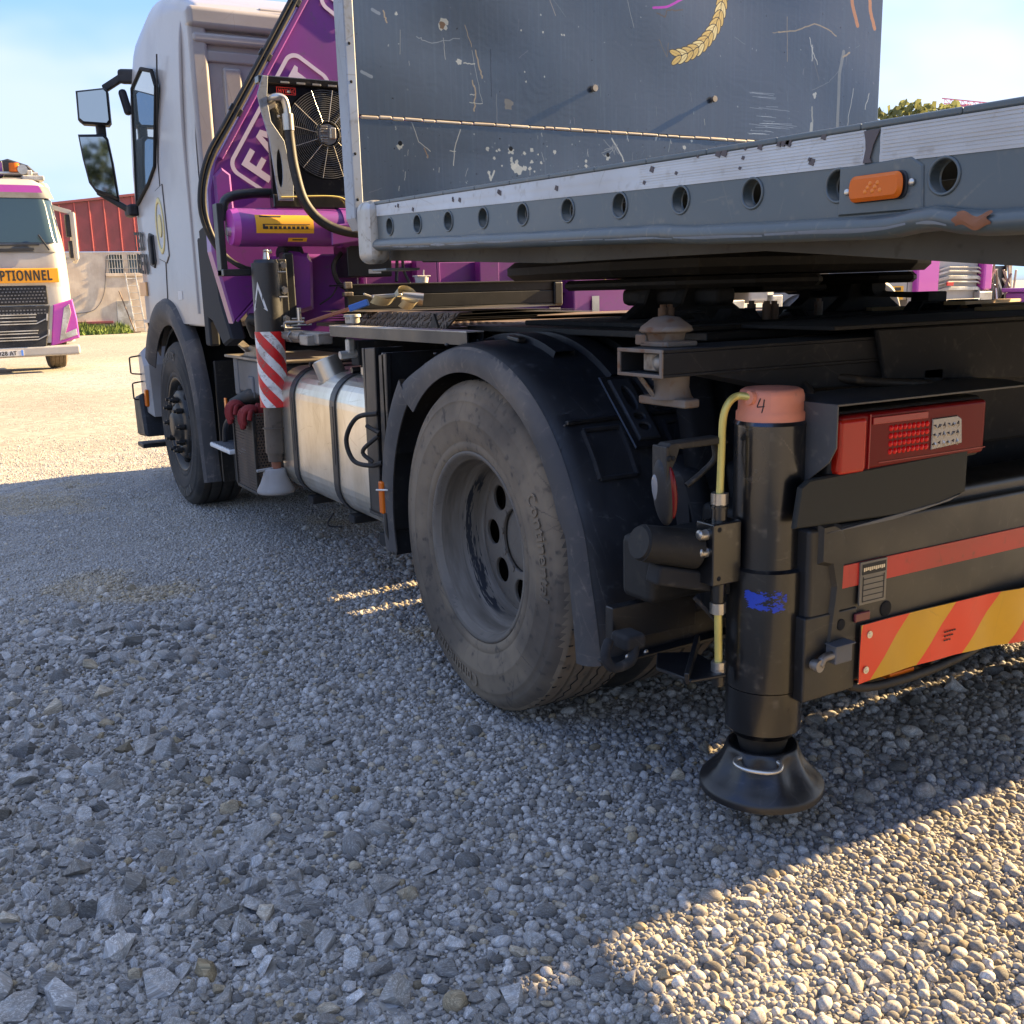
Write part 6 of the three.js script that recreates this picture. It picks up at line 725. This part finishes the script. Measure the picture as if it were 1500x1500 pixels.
// ---------- parked lorry facing the camera, far left ----------
{
  const zf = -19.1, t = thing('parked_lorry', 'white and magenta lorry with orange sign board across its nose, parked far left', 'truck', [0.25, 0, -20.5]);
  const cream = std({ map: worn([166, 162, 156], [142, 136, 128], 0.4, 61, {}), roughness: 0.5 });
  const cab = group2('cab', [grid(40, 20, (u, v) => { const y = [0.55, 1.0, 1.6, 2.2, 2.45, 3.2, 3.5, 3.62, 3.68][Math.min(8, Math.round(v * 8))], k = [0, 0, 0, 0.02, 0.06, 0.30, 0.42, 0.60, 1.0][Math.min(8, Math.round(v * 8))], w = [1.25, 1.25, 1.25, 1.24, 1.22, 1.14, 1.08, 0.98, 0.8][Math.min(8, Math.round(v * 8))], a = (u - 0.5) * 2, s = Math.sign(a) * Math.min(1, Math.abs(a) * 1.7), e = Math.max(0, Math.abs(a) - 0.588) / 0.412; const r = 0.35; return [0.25 + w * s * (1 - 0.0) , y, zf - k - (Math.abs(s) > 0.8 ? r * ((Math.abs(s) - 0.8) / 0.2) ** 2 : 0) - e * 2.0]; }), bx(-0.9, 1.4, 0.5, 3.6, -21.4, -19.9, 0.1)], cream, t, [0.25, 1.8, -20]);
  const ws = (x0, x1, y0, y1, d, g) => grid(24, 6, (u, v) => { const x = mix(x0, x1, u), y = mix(y0, y1, v), s = Math.abs(x - 0.25) / 1.2; return [0.25 + (x - 0.25) * mix(1, 0.94, v), y, zf - mix(d[0], d[1], v) - (s > 0.8 ? 0.35 * ((s - 0.8) / 0.2) ** 2 : 0) + g]; });
  part('windscreen', ws(-0.93, 1.43, 2.42, 3.24, [0.05, 0.31], 0.03), phy({ color: C(0.030, 0.055, 0.075), roughness: 0.08, specularIntensity: 0.7 }), cab);
  part('windscreen_top', ws(-0.92, 1.42, 3.25, 3.48, [0.315, 0.42], 0.04), M.grey, cab);
  part('sun_visor', ws(-0.80, 1.18, 3.34, 3.47, [0.2, 0.2], 0.04), M.magenta, cab);
  part('wiper_panel', ws(-0.95, 1.45, 2.24, 2.42, [0.03, 0.06], 0.03), M.grey, cab); part('wiper', [bar(V(0.1, 2.36, zf + 0.03), V(1.0, 2.38, zf + 0.01), 0.03, 0.03), bar(V(1.0, 2.56, zf), V(1.16, 2.28, zf + 0.04), 0.03, 0.03), bar(V(0.3, 2.28, zf + 0.03), V(0.9, 2.30, zf + 0.02), 0.03, 0.05)], M.black, cab);
  part('sign_board', bx(-1.0, 1.27, 1.68, 1.945, zf + 0.05, zf + 0.075, 0.01), std({ color: C(0.90, 0.36, 0.01), roughness: 0.45 }), cab);
  { const g = text('CONVOI EXCEPTIONNEL', 0.19, 0.01), w = g.boundingBox; g.scale(2.12 / (w.max.x - w.min.x), 1, 1).translate(-0.98, 1.72, zf + 0.076); part('sign_lettering', g, M.ink, cab); }
  const grille = part('upper_grille', bx(-0.85, 1.04, 1.28, 1.63, zf - 0.02, zf + 0.04, 0.02), M.plastic, cab); void grille;
  part('lower_grille', polyZ([[-0.85, 0.48], [0.92, 0.48], [1.06, 1.25], [-0.85, 1.25]], zf - 0.04, zf + 0.05, 0.02), M.plastic, cab);
  const mesh = []; for (let i = 0; i < 30; i++) for (let j = 0; j < 5; j++) mesh.push(bx(-0.80 + i * 0.06 + (j % 2) * 0.03, -0.765 + i * 0.06 + (j % 2) * 0.03, 1.32 + j * 0.06, 1.345 + j * 0.06, zf + 0.04, zf + 0.055, 0)); for (let i = 0; i < 30; i++) for (let j = 0; j < 2; j++) mesh.push(bx(-0.80 + i * 0.06, -0.765 + i * 0.06, 1.10 + j * 0.06, 1.125 + j * 0.06, zf + 0.05, zf + 0.06, 0)); part('grille_mesh', mesh, M.grey, cab);
  for (const y of [0.62, 0.92]) part('grille_trim', [[0.0, 0.0], [0.05, 0.02], [0.12, 0.0], [0.17, 0.02]].map(([o, d]) => bar(V(-0.8, y + o, zf + 0.06), V(0.78 + d, y + o, zf + 0.06), 0.02, 0.018)).concat([bar(V(0.78, y, zf + 0.06), V(0.95, y + 0.08, zf + 0.06), 0.02, 0.02), bar(V(0.97, y + 0.05, zf + 0.06), V(0.99, y + 0.18, zf + 0.06), 0.03, 0.04)]), M.alu, cab);
  for (const s of [1, -1]) { const X = x => s > 0 ? x : 0.5 - x;
    part('corner_panel', polyZ([[X(1.0), 0.48], [X(1.12), 1.26], [X(1.47), 1.36], [X(1.52), 1.0], [X(1.53), 0.62]].sort((a, b) => 0), zf - 0.3, zf + 0.02, 0.02), M.magenta, cab);
    part('head_lamp', [polyZ([[X(1.30), 1.2], [X(1.40), 1.27], [X(1.42), 1.1], [X(1.28), 0.72], [X(1.48), 0.80], [X(1.49), 0.68], [X(1.16), 0.58]], zf + 0.02, zf + 0.04, 0.004)], M.alu, cab); }
  part('lower_bumper', bx(-1.02, 1.52, 0.30, 0.50, zf - 0.5, zf + 0.06, 0.05), cream, cab);
  part('number_plate', bx(-0.02, 0.50, 0.33, 0.44, zf + 0.06, zf + 0.07, 0.004), M.white, cab); part('plate_lettering', [text('-928 AT', 0.075, 0.004).translate(0.02, 0.348, zf + 0.071)], M.ink, cab); part('plate_band', bx(0.455, 0.498, 0.332, 0.438, zf + 0.070, zf + 0.073, 0), std({ color: C(0.1, 0.25, 0.7), roughness: 0.5 }), cab);
  for (const x of [1.05, -0.9]) { const w = holder('wheel', t, [x + 0.16, 0.5, -20.4]); part('tyre', [latheX(tyreProfile(0.34, 0.52), x, 0.52, -20.4, 48).translate(0, -0.0, 0)], M.tread, w); part('rim', latheX([[0.3, 0.03], [0.2, 0.02], [0.01, 0.02]], x, 0.52, -20.4, 24), M.rim, w); }
  part('mirror', [polyX([[-19.9, 2.05], [-19.6, 2.12], [-19.55, 3.02], [-19.85, 3.02]], 1.66, 1.76, 0.03), bar(V(1.35, 3.12, -19.7), V(1.70, 3.02, -19.7), 0.06, 0.08), bar(V(1.4, 2.15, -19.7), V(1.68, 2.12, -19.7), 0.06, 0.06)], cream, t); each('mirror_glass', [bx(1.58, 1.665, 2.55, 2.98, -19.8, -19.62, 0.02), bx(1.60, 1.665, 2.15, 2.48, -19.8, -19.62, 0.02)], M.plastic, t);
  part('roof_bar', [rod(V(-0.9, 3.72, -19.8), V(1.2, 3.74, -19.8), 0.03, 0.03, 10), bx(0.9, 1.3, 3.60, 3.70, -20.0, -19.7, 0.03), bx(1.0, 1.1, 3.7, 3.8, -19.85, -19.75, 0.02)], M.alu, t); part('beacon', [rod(V(0.80, 3.76, -19.8), V(0.80, 3.92, -19.8), 0.10, 0.09, 16), rod(V(0.92, 3.80, -19.78), V(0.92, 3.80, -19.9), 0.07, 0.07, 14)], M.amber, t); part('work_lamp', [rod(V(0.93, 3.80, -19.7), V(0.93, 3.80, -19.85), 0.09, 0.09, 18)], M.zinc, t); part('roof_box', [bx(-0.8, 0.62, 3.66, 3.98, -20.3, -19.9, 0.04), polyZ([[0.5, 3.98], [0.75, 4.06], [1.1, 3.95], [1.3, 3.75], [0.6, 3.7]], -20.6, -20.3, 0.03)], M.black, t); part('box_panel', bx(0.0, 0.6, 3.70, 3.94, -19.9, -19.88, 0), M.purple, t);
}
// ---------- shed with red cladding ----------
{
  const z = -43.4, s = thing('red_shed', 'long pale rendered shed with dark red sheet cladding, behind the lorry', 'shed', [6, 0, -46]);
  const wall = std({ map: worn([206, 190, 168], [178, 160, 140], 0.6, 62, { streak: 0.4 }), roughness: 0.9 }), red = std({ map: worn([140, 70, 70], [116, 62, 60], 0.5, 63, { streak: 0.3 }), roughness: 0.6 }), rib = std({ map: worn([206, 104, 92], [176, 80, 74], 0.5, 64, {}), roughness: 0.5 });
  const top = x => x < 14 ? 5.13 + 0.128 * (x - 4.6) : 6.33 - 0.128 * (x - 14), X0 = -5, X1 = 33;
  part('wall', [polyZ([[X0, 0], [X1, 0], [X1, 3.28], [X0, 3.28]], z - 8, z, 0, [[6.25, 2.43, 0.6, 0.74], [7.03, 2.43, 0.6, 0.74], [9.5, 2.43, 0.6, 0.74], [2.5, 2.43, 0.6, 0.74]].map(([x, y, w, h]) => new THREE.Path([[x, y], [x, y + h], [x + w, y + h], [x + w, y]].map(q => new THREE.Vector2(...q))))), bx(6.1, 7.75, 2.30, 2.42, z, z + 0.06, 0.01)], wall, s);
  for (let i = 0; i < 67; i++) { const x = X0 + i * 0.565, a = x + 0.02, b = x + 0.545, d = 0.006 * (i % 2); part('cladding_sheet', polyZ([[a, 3.30], [b, 3.30], [b, top(b)], [a, top(a)]], z - 0.03, z + 0.03 + d, 0), red, s); part('cladding_rib', bx(x - 0.02, x + 0.02, 3.30, top(x), z - 0.02, z + 0.085, 0.008), rib, s); }
  part('roof', [polyZ([[X0 - 0.2, top(X0 - 0.2) + 0.02], [14, 6.35], [X1 + 0.2, top(X1 + 0.2) + 0.02], [X1 + 0.2, top(X1 + 0.2) + 0.10], [14, 6.45], [X0 - 0.2, top(X0 - 0.2) + 0.10]], z - 8.2, z + 0.15, 0)], red, s);
  for (const x of [6.25, 7.03]) { const w = group2('window', [bx(x, x + 0.6, 2.43, 3.17, z - 0.2, z - 0.19, 0)], M.tint, s, [x + 0.3, 2.8, z - 0.2]); for (let i = 0; i < 6; i++) part('window_bar', rod(V(x + 0.03 + i * 0.108, 2.42, z + 0.04), V(x + 0.03 + i * 0.108, 3.19, z + 0.04), 0.016, 0.016, 6), M.zinc, w); for (const y of [2.62, 2.98]) part('window_bar', rod(V(x - 0.1, y, z + 0.05), V(x + 0.68, y, z + 0.05), 0.014, 0.014, 6), M.zinc, w); }
  part('wall_cable', tube([[6.2, 3.12, z + 0.03], [6.12, 2.5, z + 0.03], [5.95, 1.6, z + 0.03], [5.55, 1.0, z + 0.03], [4.9, 0.85, z + 0.03], [4.2, 0.9, z + 0.03]], 0.014, 60, 6), M.grey, s); part('plinth', bx(4.2, 6.2, 0.40, 0.50, z, z + 0.1, 0.01), red, s); part('grey_panel', bx(6.4, 7.0, 0.05, 1.3, z, z + 0.04, 0.01), M.alu, s);
  const ld = thing('ladder', 'aluminium ladder leaning on the pale wall under the barred windows', 'ladder', [7.1, 0, z + 0.5]);
  for (const x of [6.95, 7.35]) part('stile', bar(V(x, 0, z + 0.7), V(x - 0.1, 2.45, z + 0.12), 0.05, 0.04), M.alu, ld); for (let i = 0; i < 8; i++) { const k = (i + 0.7) / 8.6; part('rung', rod(V(mix(6.95, 6.85, k), 2.45 * k, mix(z + 0.7, z + 0.12, k)), V(mix(7.35, 7.25, k), 2.45 * k, mix(z + 0.7, z + 0.12, k)), 0.02, 0.02, 6), M.alu, ld); }
  const po = thing('leaning_bar', 'thin dark iron bar leaning on the wall beside the ladder', 'iron bar', [6.7, 0, z + 0.6]); part('shaft', rod(V(6.9, 0, z + 0.8), V(6.55, 1.7, z + 0.08), 0.025, 0.025, 6), M.rust, po); part('foot', bx(6.8, 7.1, 0, 0.05, z + 0.75, z + 0.95, 0.01), M.rust, po);
  // weeds along the wall
  const R = rng(71), g = new THREE.BufferGeometry(); g.setAttribute('position', new THREE.Float32BufferAttribute([-0.5, 0, 0, 0.5, 0, 0, 0.15, 1, 0.2], 3)); g.computeVertexNormals();
  const im = new THREE.InstancedMesh(g, std({ color: C(1, 1, 1), roughness: 0.8 }), 5000), m = new THREE.Matrix4(), q = new THREE.Quaternion(); im.name = 'weeds';
  for (let i = 0; i < 5000; i++) { const x = 3.5 + 3.2 * R(), dz = 0.1 + 1.5 * R() * R(), h = (0.12 + 0.45 * R()) * (1 - dz * 0.35) * step(3.0, 4.2, x) * (0.5 + fb2(x * 3, 1, 5, 2)); q.setFromEuler(new THREE.Euler((R() - 0.5) * 0.9, R() * 6.28, (R() - 0.5) * 0.9)); m.compose(V(x, 0, z + dz), q, V(0.05 + 0.07 * R(), h, 0.3)); im.setMatrixAt(i, m); const b = 0.5 + 0.6 * R(); im.setColorAt(i, C(0.14 * b, 0.20 * b, 0.03 * b)); }
  tag(im, 'low green weeds along the foot of the pale shed wall', 'weeds', null, 'stuff'); scene.add(im);
}
// ---------- vehicles and stores seen under the trailer on the right ----------
{
  const wheelAt = (t, x, z, r, ax = 0.3) => { const w = holder('wheel', t, [x, r, z]); part('tyre', [new THREE.TorusGeometry(r * 0.78, r * 0.24, 12, 36).scale(1, 1, 1.2).translate(x, r, z)], M.tyreDark, w); part('rim', [rod(V(x, r, z - 0.1), V(x, r, z + 0.08), r * 0.6, r * 0.58, 24)], M.rim, w); };
  const v = thing('white_lorry', 'white lorry with dark wheel arch seen beyond the truck deck', 'truck', [10, 0, -8.9]); const z = -8;
  part('body', [polyZ([[10.35, 0.55], [10.48, 1.0], [10.60, 1.27], [10.78, 1.34], [11.4, 1.40], [11.78, 1.44], [11.80, 2.9], [13.4, 2.9], [13.4, 0.5], [11.84, 0.5], [11.80, 1.02], [11.50, 1.0], [11.44, 0.62]], z - 1.6, z, 0.03)], M.cab, v);
  part('wheel_arch', [new THREE.TorusGeometry(0.48, 0.09, 8, 32, Math.PI).scale(1, 1, 1.5).translate(10.95, 0.78, z + 0.02)], M.grey, v); part('arch_liner', [polyZ([...Array(17)].map((_, i) => { const a = i / 16 * Math.PI; return [10.95 + 0.5 * Math.cos(a), 0.72 + 0.52 * Math.sin(a)]; }), z - 0.4, z + 0.01, 0)], M.groove, v); wheelAt(v, 10.95, z - 0.15, 0.5); part('wheel_cover', dome(11.08, 0.93, z + 0.03, 0.16, 'z', 0.3), M.white, v);
  part('warning_sticker', bx(11.42, 11.66, 1.02, 1.22, z, z + 0.006, 0), M.yellow, v); part('sticker_print', [bx(11.44, 11.64, 1.10, 1.13, z + 0.006, z + 0.009, 0), bx(11.47, 11.60, 1.15, 1.2, z + 0.006, z + 0.009, 0)], M.ink, v); part('bonnet_seam', bx(11.74, 11.75, 1.0, 1.9, z, z + 0.004, 0), M.ink, v);
  const b = thing('magenta_lorry', 'magenta and black fronted lorry with silver grille beyond the deck end', 'truck', [12.5, 0, -8.8]);
  part('cab', [polyZ([[11.86, 1.10], [11.84, 2.9], [12.36, 2.9], [12.34, 1.06]], z - 0.2, z + 0.10, 0.02), bx(13.42, 13.62, 1.12, 2.9, z - 0.3, z + 0.1, 0.03)], M.magenta, b); part('front_panel', bx(12.36, 13.44, 0.70, 2.6, z - 0.4, z - 0.02, 0.03), M.plastic, b);
  for (const [y, h] of [[1.40, 0.03], [1.31, 0.05], [1.24, 0.02], [1.14, 0.05], [1.46, 0.02]]) part('grille_bar', [bar(V(12.42, y - 0.02, z + 0.02), V(12.6, y + 0.02, z + 0.06), 0.03, h), bar(V(12.6, y + 0.02, z + 0.06), V(13.3, y + 0.01, z + 0.06), 0.03, h), bar(V(13.3, y + 0.01, z + 0.06), V(13.42, y - 0.02, z + 0.02), 0.03, h)], M.alu, b);
  part('badge', bx(12.55, 12.70, 1.2, 1.26, z + 0.07, z + 0.09, 0.005), M.redPaint, b); part('bumper', [bx(11.9, 13.55, 0.72, 0.80, z - 0.1, z + 0.14, 0.02), bx(11.9, 12.2, 0.8, 1.0, z, z + 0.1, 0.02), bx(13.3, 13.62, 0.78, 1.1, z, z + 0.12, 0.02), bar(V(12.3, 0.98, z + 0.1), V(13.35, 0.98, z + 0.1), 0.04, 0.03), bar(V(12.8, 0.8, z + 0.1), V(12.8, 0.98, z + 0.1), 0.04, 0.02)], M.alu, b); part('head_lamp', [bx(12.0, 12.28, 0.82, 0.93, z + 0.1, z + 0.12, 0.01), bx(12.35, 12.55, 0.84, 0.95, z + 0.08, z + 0.11, 0.01)], M.zinc, b); part('turn_lamp', bx(12.22, 12.32, 0.82, 0.88, z + 0.11, z + 0.13, 0.01), M.amber, b); wheelAt(b, 12.1, z - 0.6, 0.45); wheelAt(b, 13.3, z - 0.6, 0.45);
  const f = thing('flatbed_lorry', 'white lorry side with wheels seen through the fifth wheel gaps', 'truck', [8.3, 0, -9.2]);
  part('body', [bx(6.6, 10.1, 1.22, 1.9, -9.8, -8.0, 0.04), bx(6.9, 7.6, 0.95, 1.24, -9.6, -8.02, 0.05), bx(8.6, 8.95, 1.05, 1.24, -9.6, -8.02, 0.04)], M.cab, f); part('underframe', bx(6.6, 10.1, 0.55, 0.95, -9.6, -8.4, 0.03), M.grease, f); each('mudguard', [7.35, 9.75].map(x => new THREE.TorusGeometry(0.56, 0.05, 8, 32, Math.PI).scale(1, 1, 3).translate(x, 0.55, -8.1)), M.grey, f); for (const x of [7.35, 9.75]) wheelAt(f, x, -8.15, 0.5);
  each('side_box', [bx(8.1, 8.5, 0.8, 1.1, -8.2, -8.0, 0.02), bx(9.0, 9.2, 0.85, 1.15, -8.2, -8.0, 0.02)], M.alu, f);
  const r = thing('pipe_rack', 'rack of jumbled steel rods and fittings beside the purple bin', 'rack', [14.1, 0, -8.4]); const R = rng(31);
  part('frame', [bx(13.66, 13.70, 0, 1.6, -8.6, -8.56, 0), bx(14.9, 14.94, 0, 1.6, -8.6, -8.56, 0), bx(13.66, 14.94, 0.72, 0.76, -8.7, -8.1, 0), bx(13.66, 14.94, 1.55, 1.6, -8.62, -8.55, 0), bx(13.7, 14.9, 0.8, 1.5, -8.64, -8.6, 0)], M.black, r);
  for (let i = 0; i < 26; i++) { const x = 13.72 + R() * 1.1, y = 0.78 + R() * 0.3; part('steel_rod', bar(V(x, y, -8.5 + R() * 0.3), V(x + (R() - 0.5) * 0.25, y + 0.25 + R() * 0.4, -8.5 + R() * 0.3), 0.025, 0.03), [M.zinc, M.grey, M.steel, M.alu][i % 4], r); } part('base_shelf', bx(13.7, 14.9, 0.0, 0.7, -8.6, -8.2, 0.02), M.grease, r);
  const bin = thing('purple_bin', 'purple plastic bin at the right edge of the picture', 'bin', [14.75, 0, -7.9]); part('body', [bx(14.40, 15.1, 0.05, 1.06, -8.2, -7.7, 0.03)], std({ color: C(0.16, 0.06, 0.26), roughness: 0.5 }), bin); part('lid', [bx(14.36, 15.14, 1.06, 1.13, -8.25, -7.66, 0.02)], std({ color: C(0.18, 0.07, 0.30), roughness: 0.5 }), bin); part('band', [bx(14.39, 15.11, 0.86, 0.885, -8.21, -7.69, 0.004)], std({ color: C(0.10, 0.04, 0.18), roughness: 0.5 }), bin);
  const pl = ['topmost of the pale planks at the right end of the deck', 'pale plank crossing under the topmost one on the deck', 'short pale plank nearest the right picture edge'];
  [[[1.50, 1.205, 0.20], [2.25, 1.210, 0.52]], [[1.62, 1.222, 0.46], [2.3, 1.215, 0.20]], [[1.55, 1.206, 0.62], [2.2, 1.206, 0.70]]].forEach(([a, c], i) => { const k = thing('wooden_plank', pl[2 - i] ?? pl[0], 'plank', a); part('board', bar(V(...a), V(...c), 0.07, 0.012, 0.002), std({ map: worn([206, 176, 128], [170, 140, 100], 0.6, 70 + i, { streak: 0.5, S: 128 }), roughness: 0.8 }), k); part('worn_end', bar(V(...c), V(...c).lerp(V(...a), -0.03), 0.068, 0.011, 0.001), M.wood, k); });
}
// ---------- trees and the tower crane ----------
{
  const R = rng(15), leaf = new THREE.BufferGeometry(); leaf.setAttribute('position', new THREE.Float32BufferAttribute([-0.5, 0, 0, 0.5, 0, 0.1, 0, 1, 0, 0.5, 0, 0.1, 0.6, 0.8, -0.1, 0, 1, 0], 3)); leaf.computeVertexNormals();
  const lm = phy({ color: C(1, 1, 1), roughness: 1, transmission: 0.35, thickness: 0, specularIntensity: 0.2 });
  const tree = (x, z, h, r, n, label, tone, conical) => {
    const t = thing('tree', label, 'tree', [x, 0, z]); const tr = [rod(V(x, 0, z), V(x + 0.1, h * 0.5, z), 0.25, 0.14, 8)]; for (let i = 0; i < 7; i++) { const a = i * 2.4; tr.push(rod(V(x + 0.05, h * (0.3 + 0.05 * i), z), V(x + Math.cos(a) * r * 0.6, h * (0.55 + 0.05 * i), z + Math.sin(a) * r * 0.6), 0.08, 0.03, 6)); } part('trunk', tr, M.wood, t);
    const im = new THREE.InstancedMesh(leaf, lm, n), m = new THREE.Matrix4(), q = new THREE.Quaternion(), cl = []; im.name = 'crown'; im.castShadow = true;
    for (let i = 0; i < 26; i++) { const a = R() * 6.28, e = R(), rr = r * (conical ? (1 - e) * 0.9 + 0.1 : Math.sqrt(1 - (e * 1.7 - 0.8) ** 2 * 0.9)) * Math.sqrt(R()); cl.push([Math.cos(a) * rr, h * (0.38 + 0.58 * e), Math.sin(a) * rr, (conical ? 0.5 : 0.9) * r * (0.25 + 0.25 * R()), 0.6 + 0.6 * R()]); }
    for (let i = 0; i < n; i++) { const c = cl[Math.floor(R() * cl.length)], d = V(R() - 0.5, R() - 0.5, R() - 0.5).normalize().multiplyScalar(c[3] * Math.cbrt(0.3 + 0.7 * R())); q.setFromEuler(new THREE.Euler(R() * 6.28, R() * 6.28, R() * 6.28)); const s = 0.16 + 0.2 * R(); m.compose(V(c[0] + d.x, c[1] + d.y * 0.75, c[2] + d.z), q, V(s, s * 1.3, s)); im.setMatrixAt(i, m); const b = c[4] * (0.7 + 0.6 * R()); im.setColorAt(i, C(tone[0] * b, tone[1] * b, tone[2] * b)); }
    im.userData.kind = 'stuff'; t.add(im); return t;
  };
  tree(38.5, -36, 9.0, 3.2, 5600, 'leftmost olive green tree top right of the headboard edge', [0.20, 0.20, 0.085]);
  tree(44.5, -35, 9.35, 3.5, 6200, 'taller rounded tree top above the trailer beam, between two lower ones', [0.18, 0.19, 0.075]);
  tree(50.5, -34.5, 8.7, 3.2, 5400, 'rightmost tree top above the trailer beam, under the pink jib', [0.19, 0.19, 0.08]);
  tree(-7, 34, 8.2, 1.5, 2600, 'dark conical tree behind the camera, seen only in the mirrors', [0.03, 0.05, 0.02], 1);
  tree(-14, 38, 7.8, 4, 2800, 'broad dark tree behind the camera, left one in the mirrors', [0.035, 0.05, 0.02]);
  tree(5, 40, 6.5, 4, 2800, 'broad dark tree behind the camera, right one in the mirrors', [0.035, 0.05, 0.02]);
  tree(19, 36, 8.2, 4.2, 2600, 'broad dark tree behind the camera, mirrored low in the headboard', [0.035, 0.05, 0.02]);
  tree(29, 33, 7.6, 4.4, 2600, 'dark bushy tree far right behind the camera, mirrored in the headboard', [0.04, 0.05, 0.02]);
  tree(12, 42, 9.0, 4.0, 2600, 'rearmost broad dark tree behind the camera, mirrored in the headboard', [0.03, 0.045, 0.02]);
  const cr = thing('tower_crane', 'distant pink lattice tower crane above the tree tops', 'crane', [158.5, 0, -118]), pk = std({ color: C(0.62, 0.16, 0.22), roughness: 0.6 });
  const P = (k, dy, dz) => V(mix(155.9, 169.7, k), 30.4 - 3.4 * k + dy, mix(-120.6, -106.2, k) + dz), jb = []; for (let i = 0; i < 22; i++) { const a = i / 22, b = (i + 1) / 22; for (const z of [-0.5, 0.5]) jb.push(bar(P(a, 0, z), P(b, 0, z), 0.14, 0.14, 0)); jb.push(bar(P(a, 0.9, 0), P(b, 0.9, 0), 0.16, 0.16, 0), bar(P(a, 0, 0.5), P((a + b) / 2, 0.9, 0), 0.08, 0.08, 0), bar(P((a + b) / 2, 0.9, 0), P(b, 0, 0.5), 0.08, 0.08, 0)); }
  part('jib', jb, pk, cr); const ms = []; for (let i = 0; i < 18; i++) { const y = i * 1.6; for (const [x, z] of [[-0.6, -0.6], [0.6, -0.6], [0.6, 0.6], [-0.6, 0.6]]) ms.push(bar(V(158.5 + x, y, -118 + z), V(158.5 + x, y + 1.6, -118 + z), 0.2, 0.2, 0)); ms.push(bar(V(157.9, y, -117.4), V(159.1, y + 1.6, -117.4), 0.12, 0.12, 0), bar(V(159.1, y, -118.6), V(159.1, y + 1.6, -117.4), 0.12, 0.12, 0)); } part('mast', ms, pk, cr); part('crane_head', [bx(157.6, 159.4, 28.6, 30.0, -118.9, -117.1, 0.1)], pk, cr);
}
renderer.render(scene, camera);
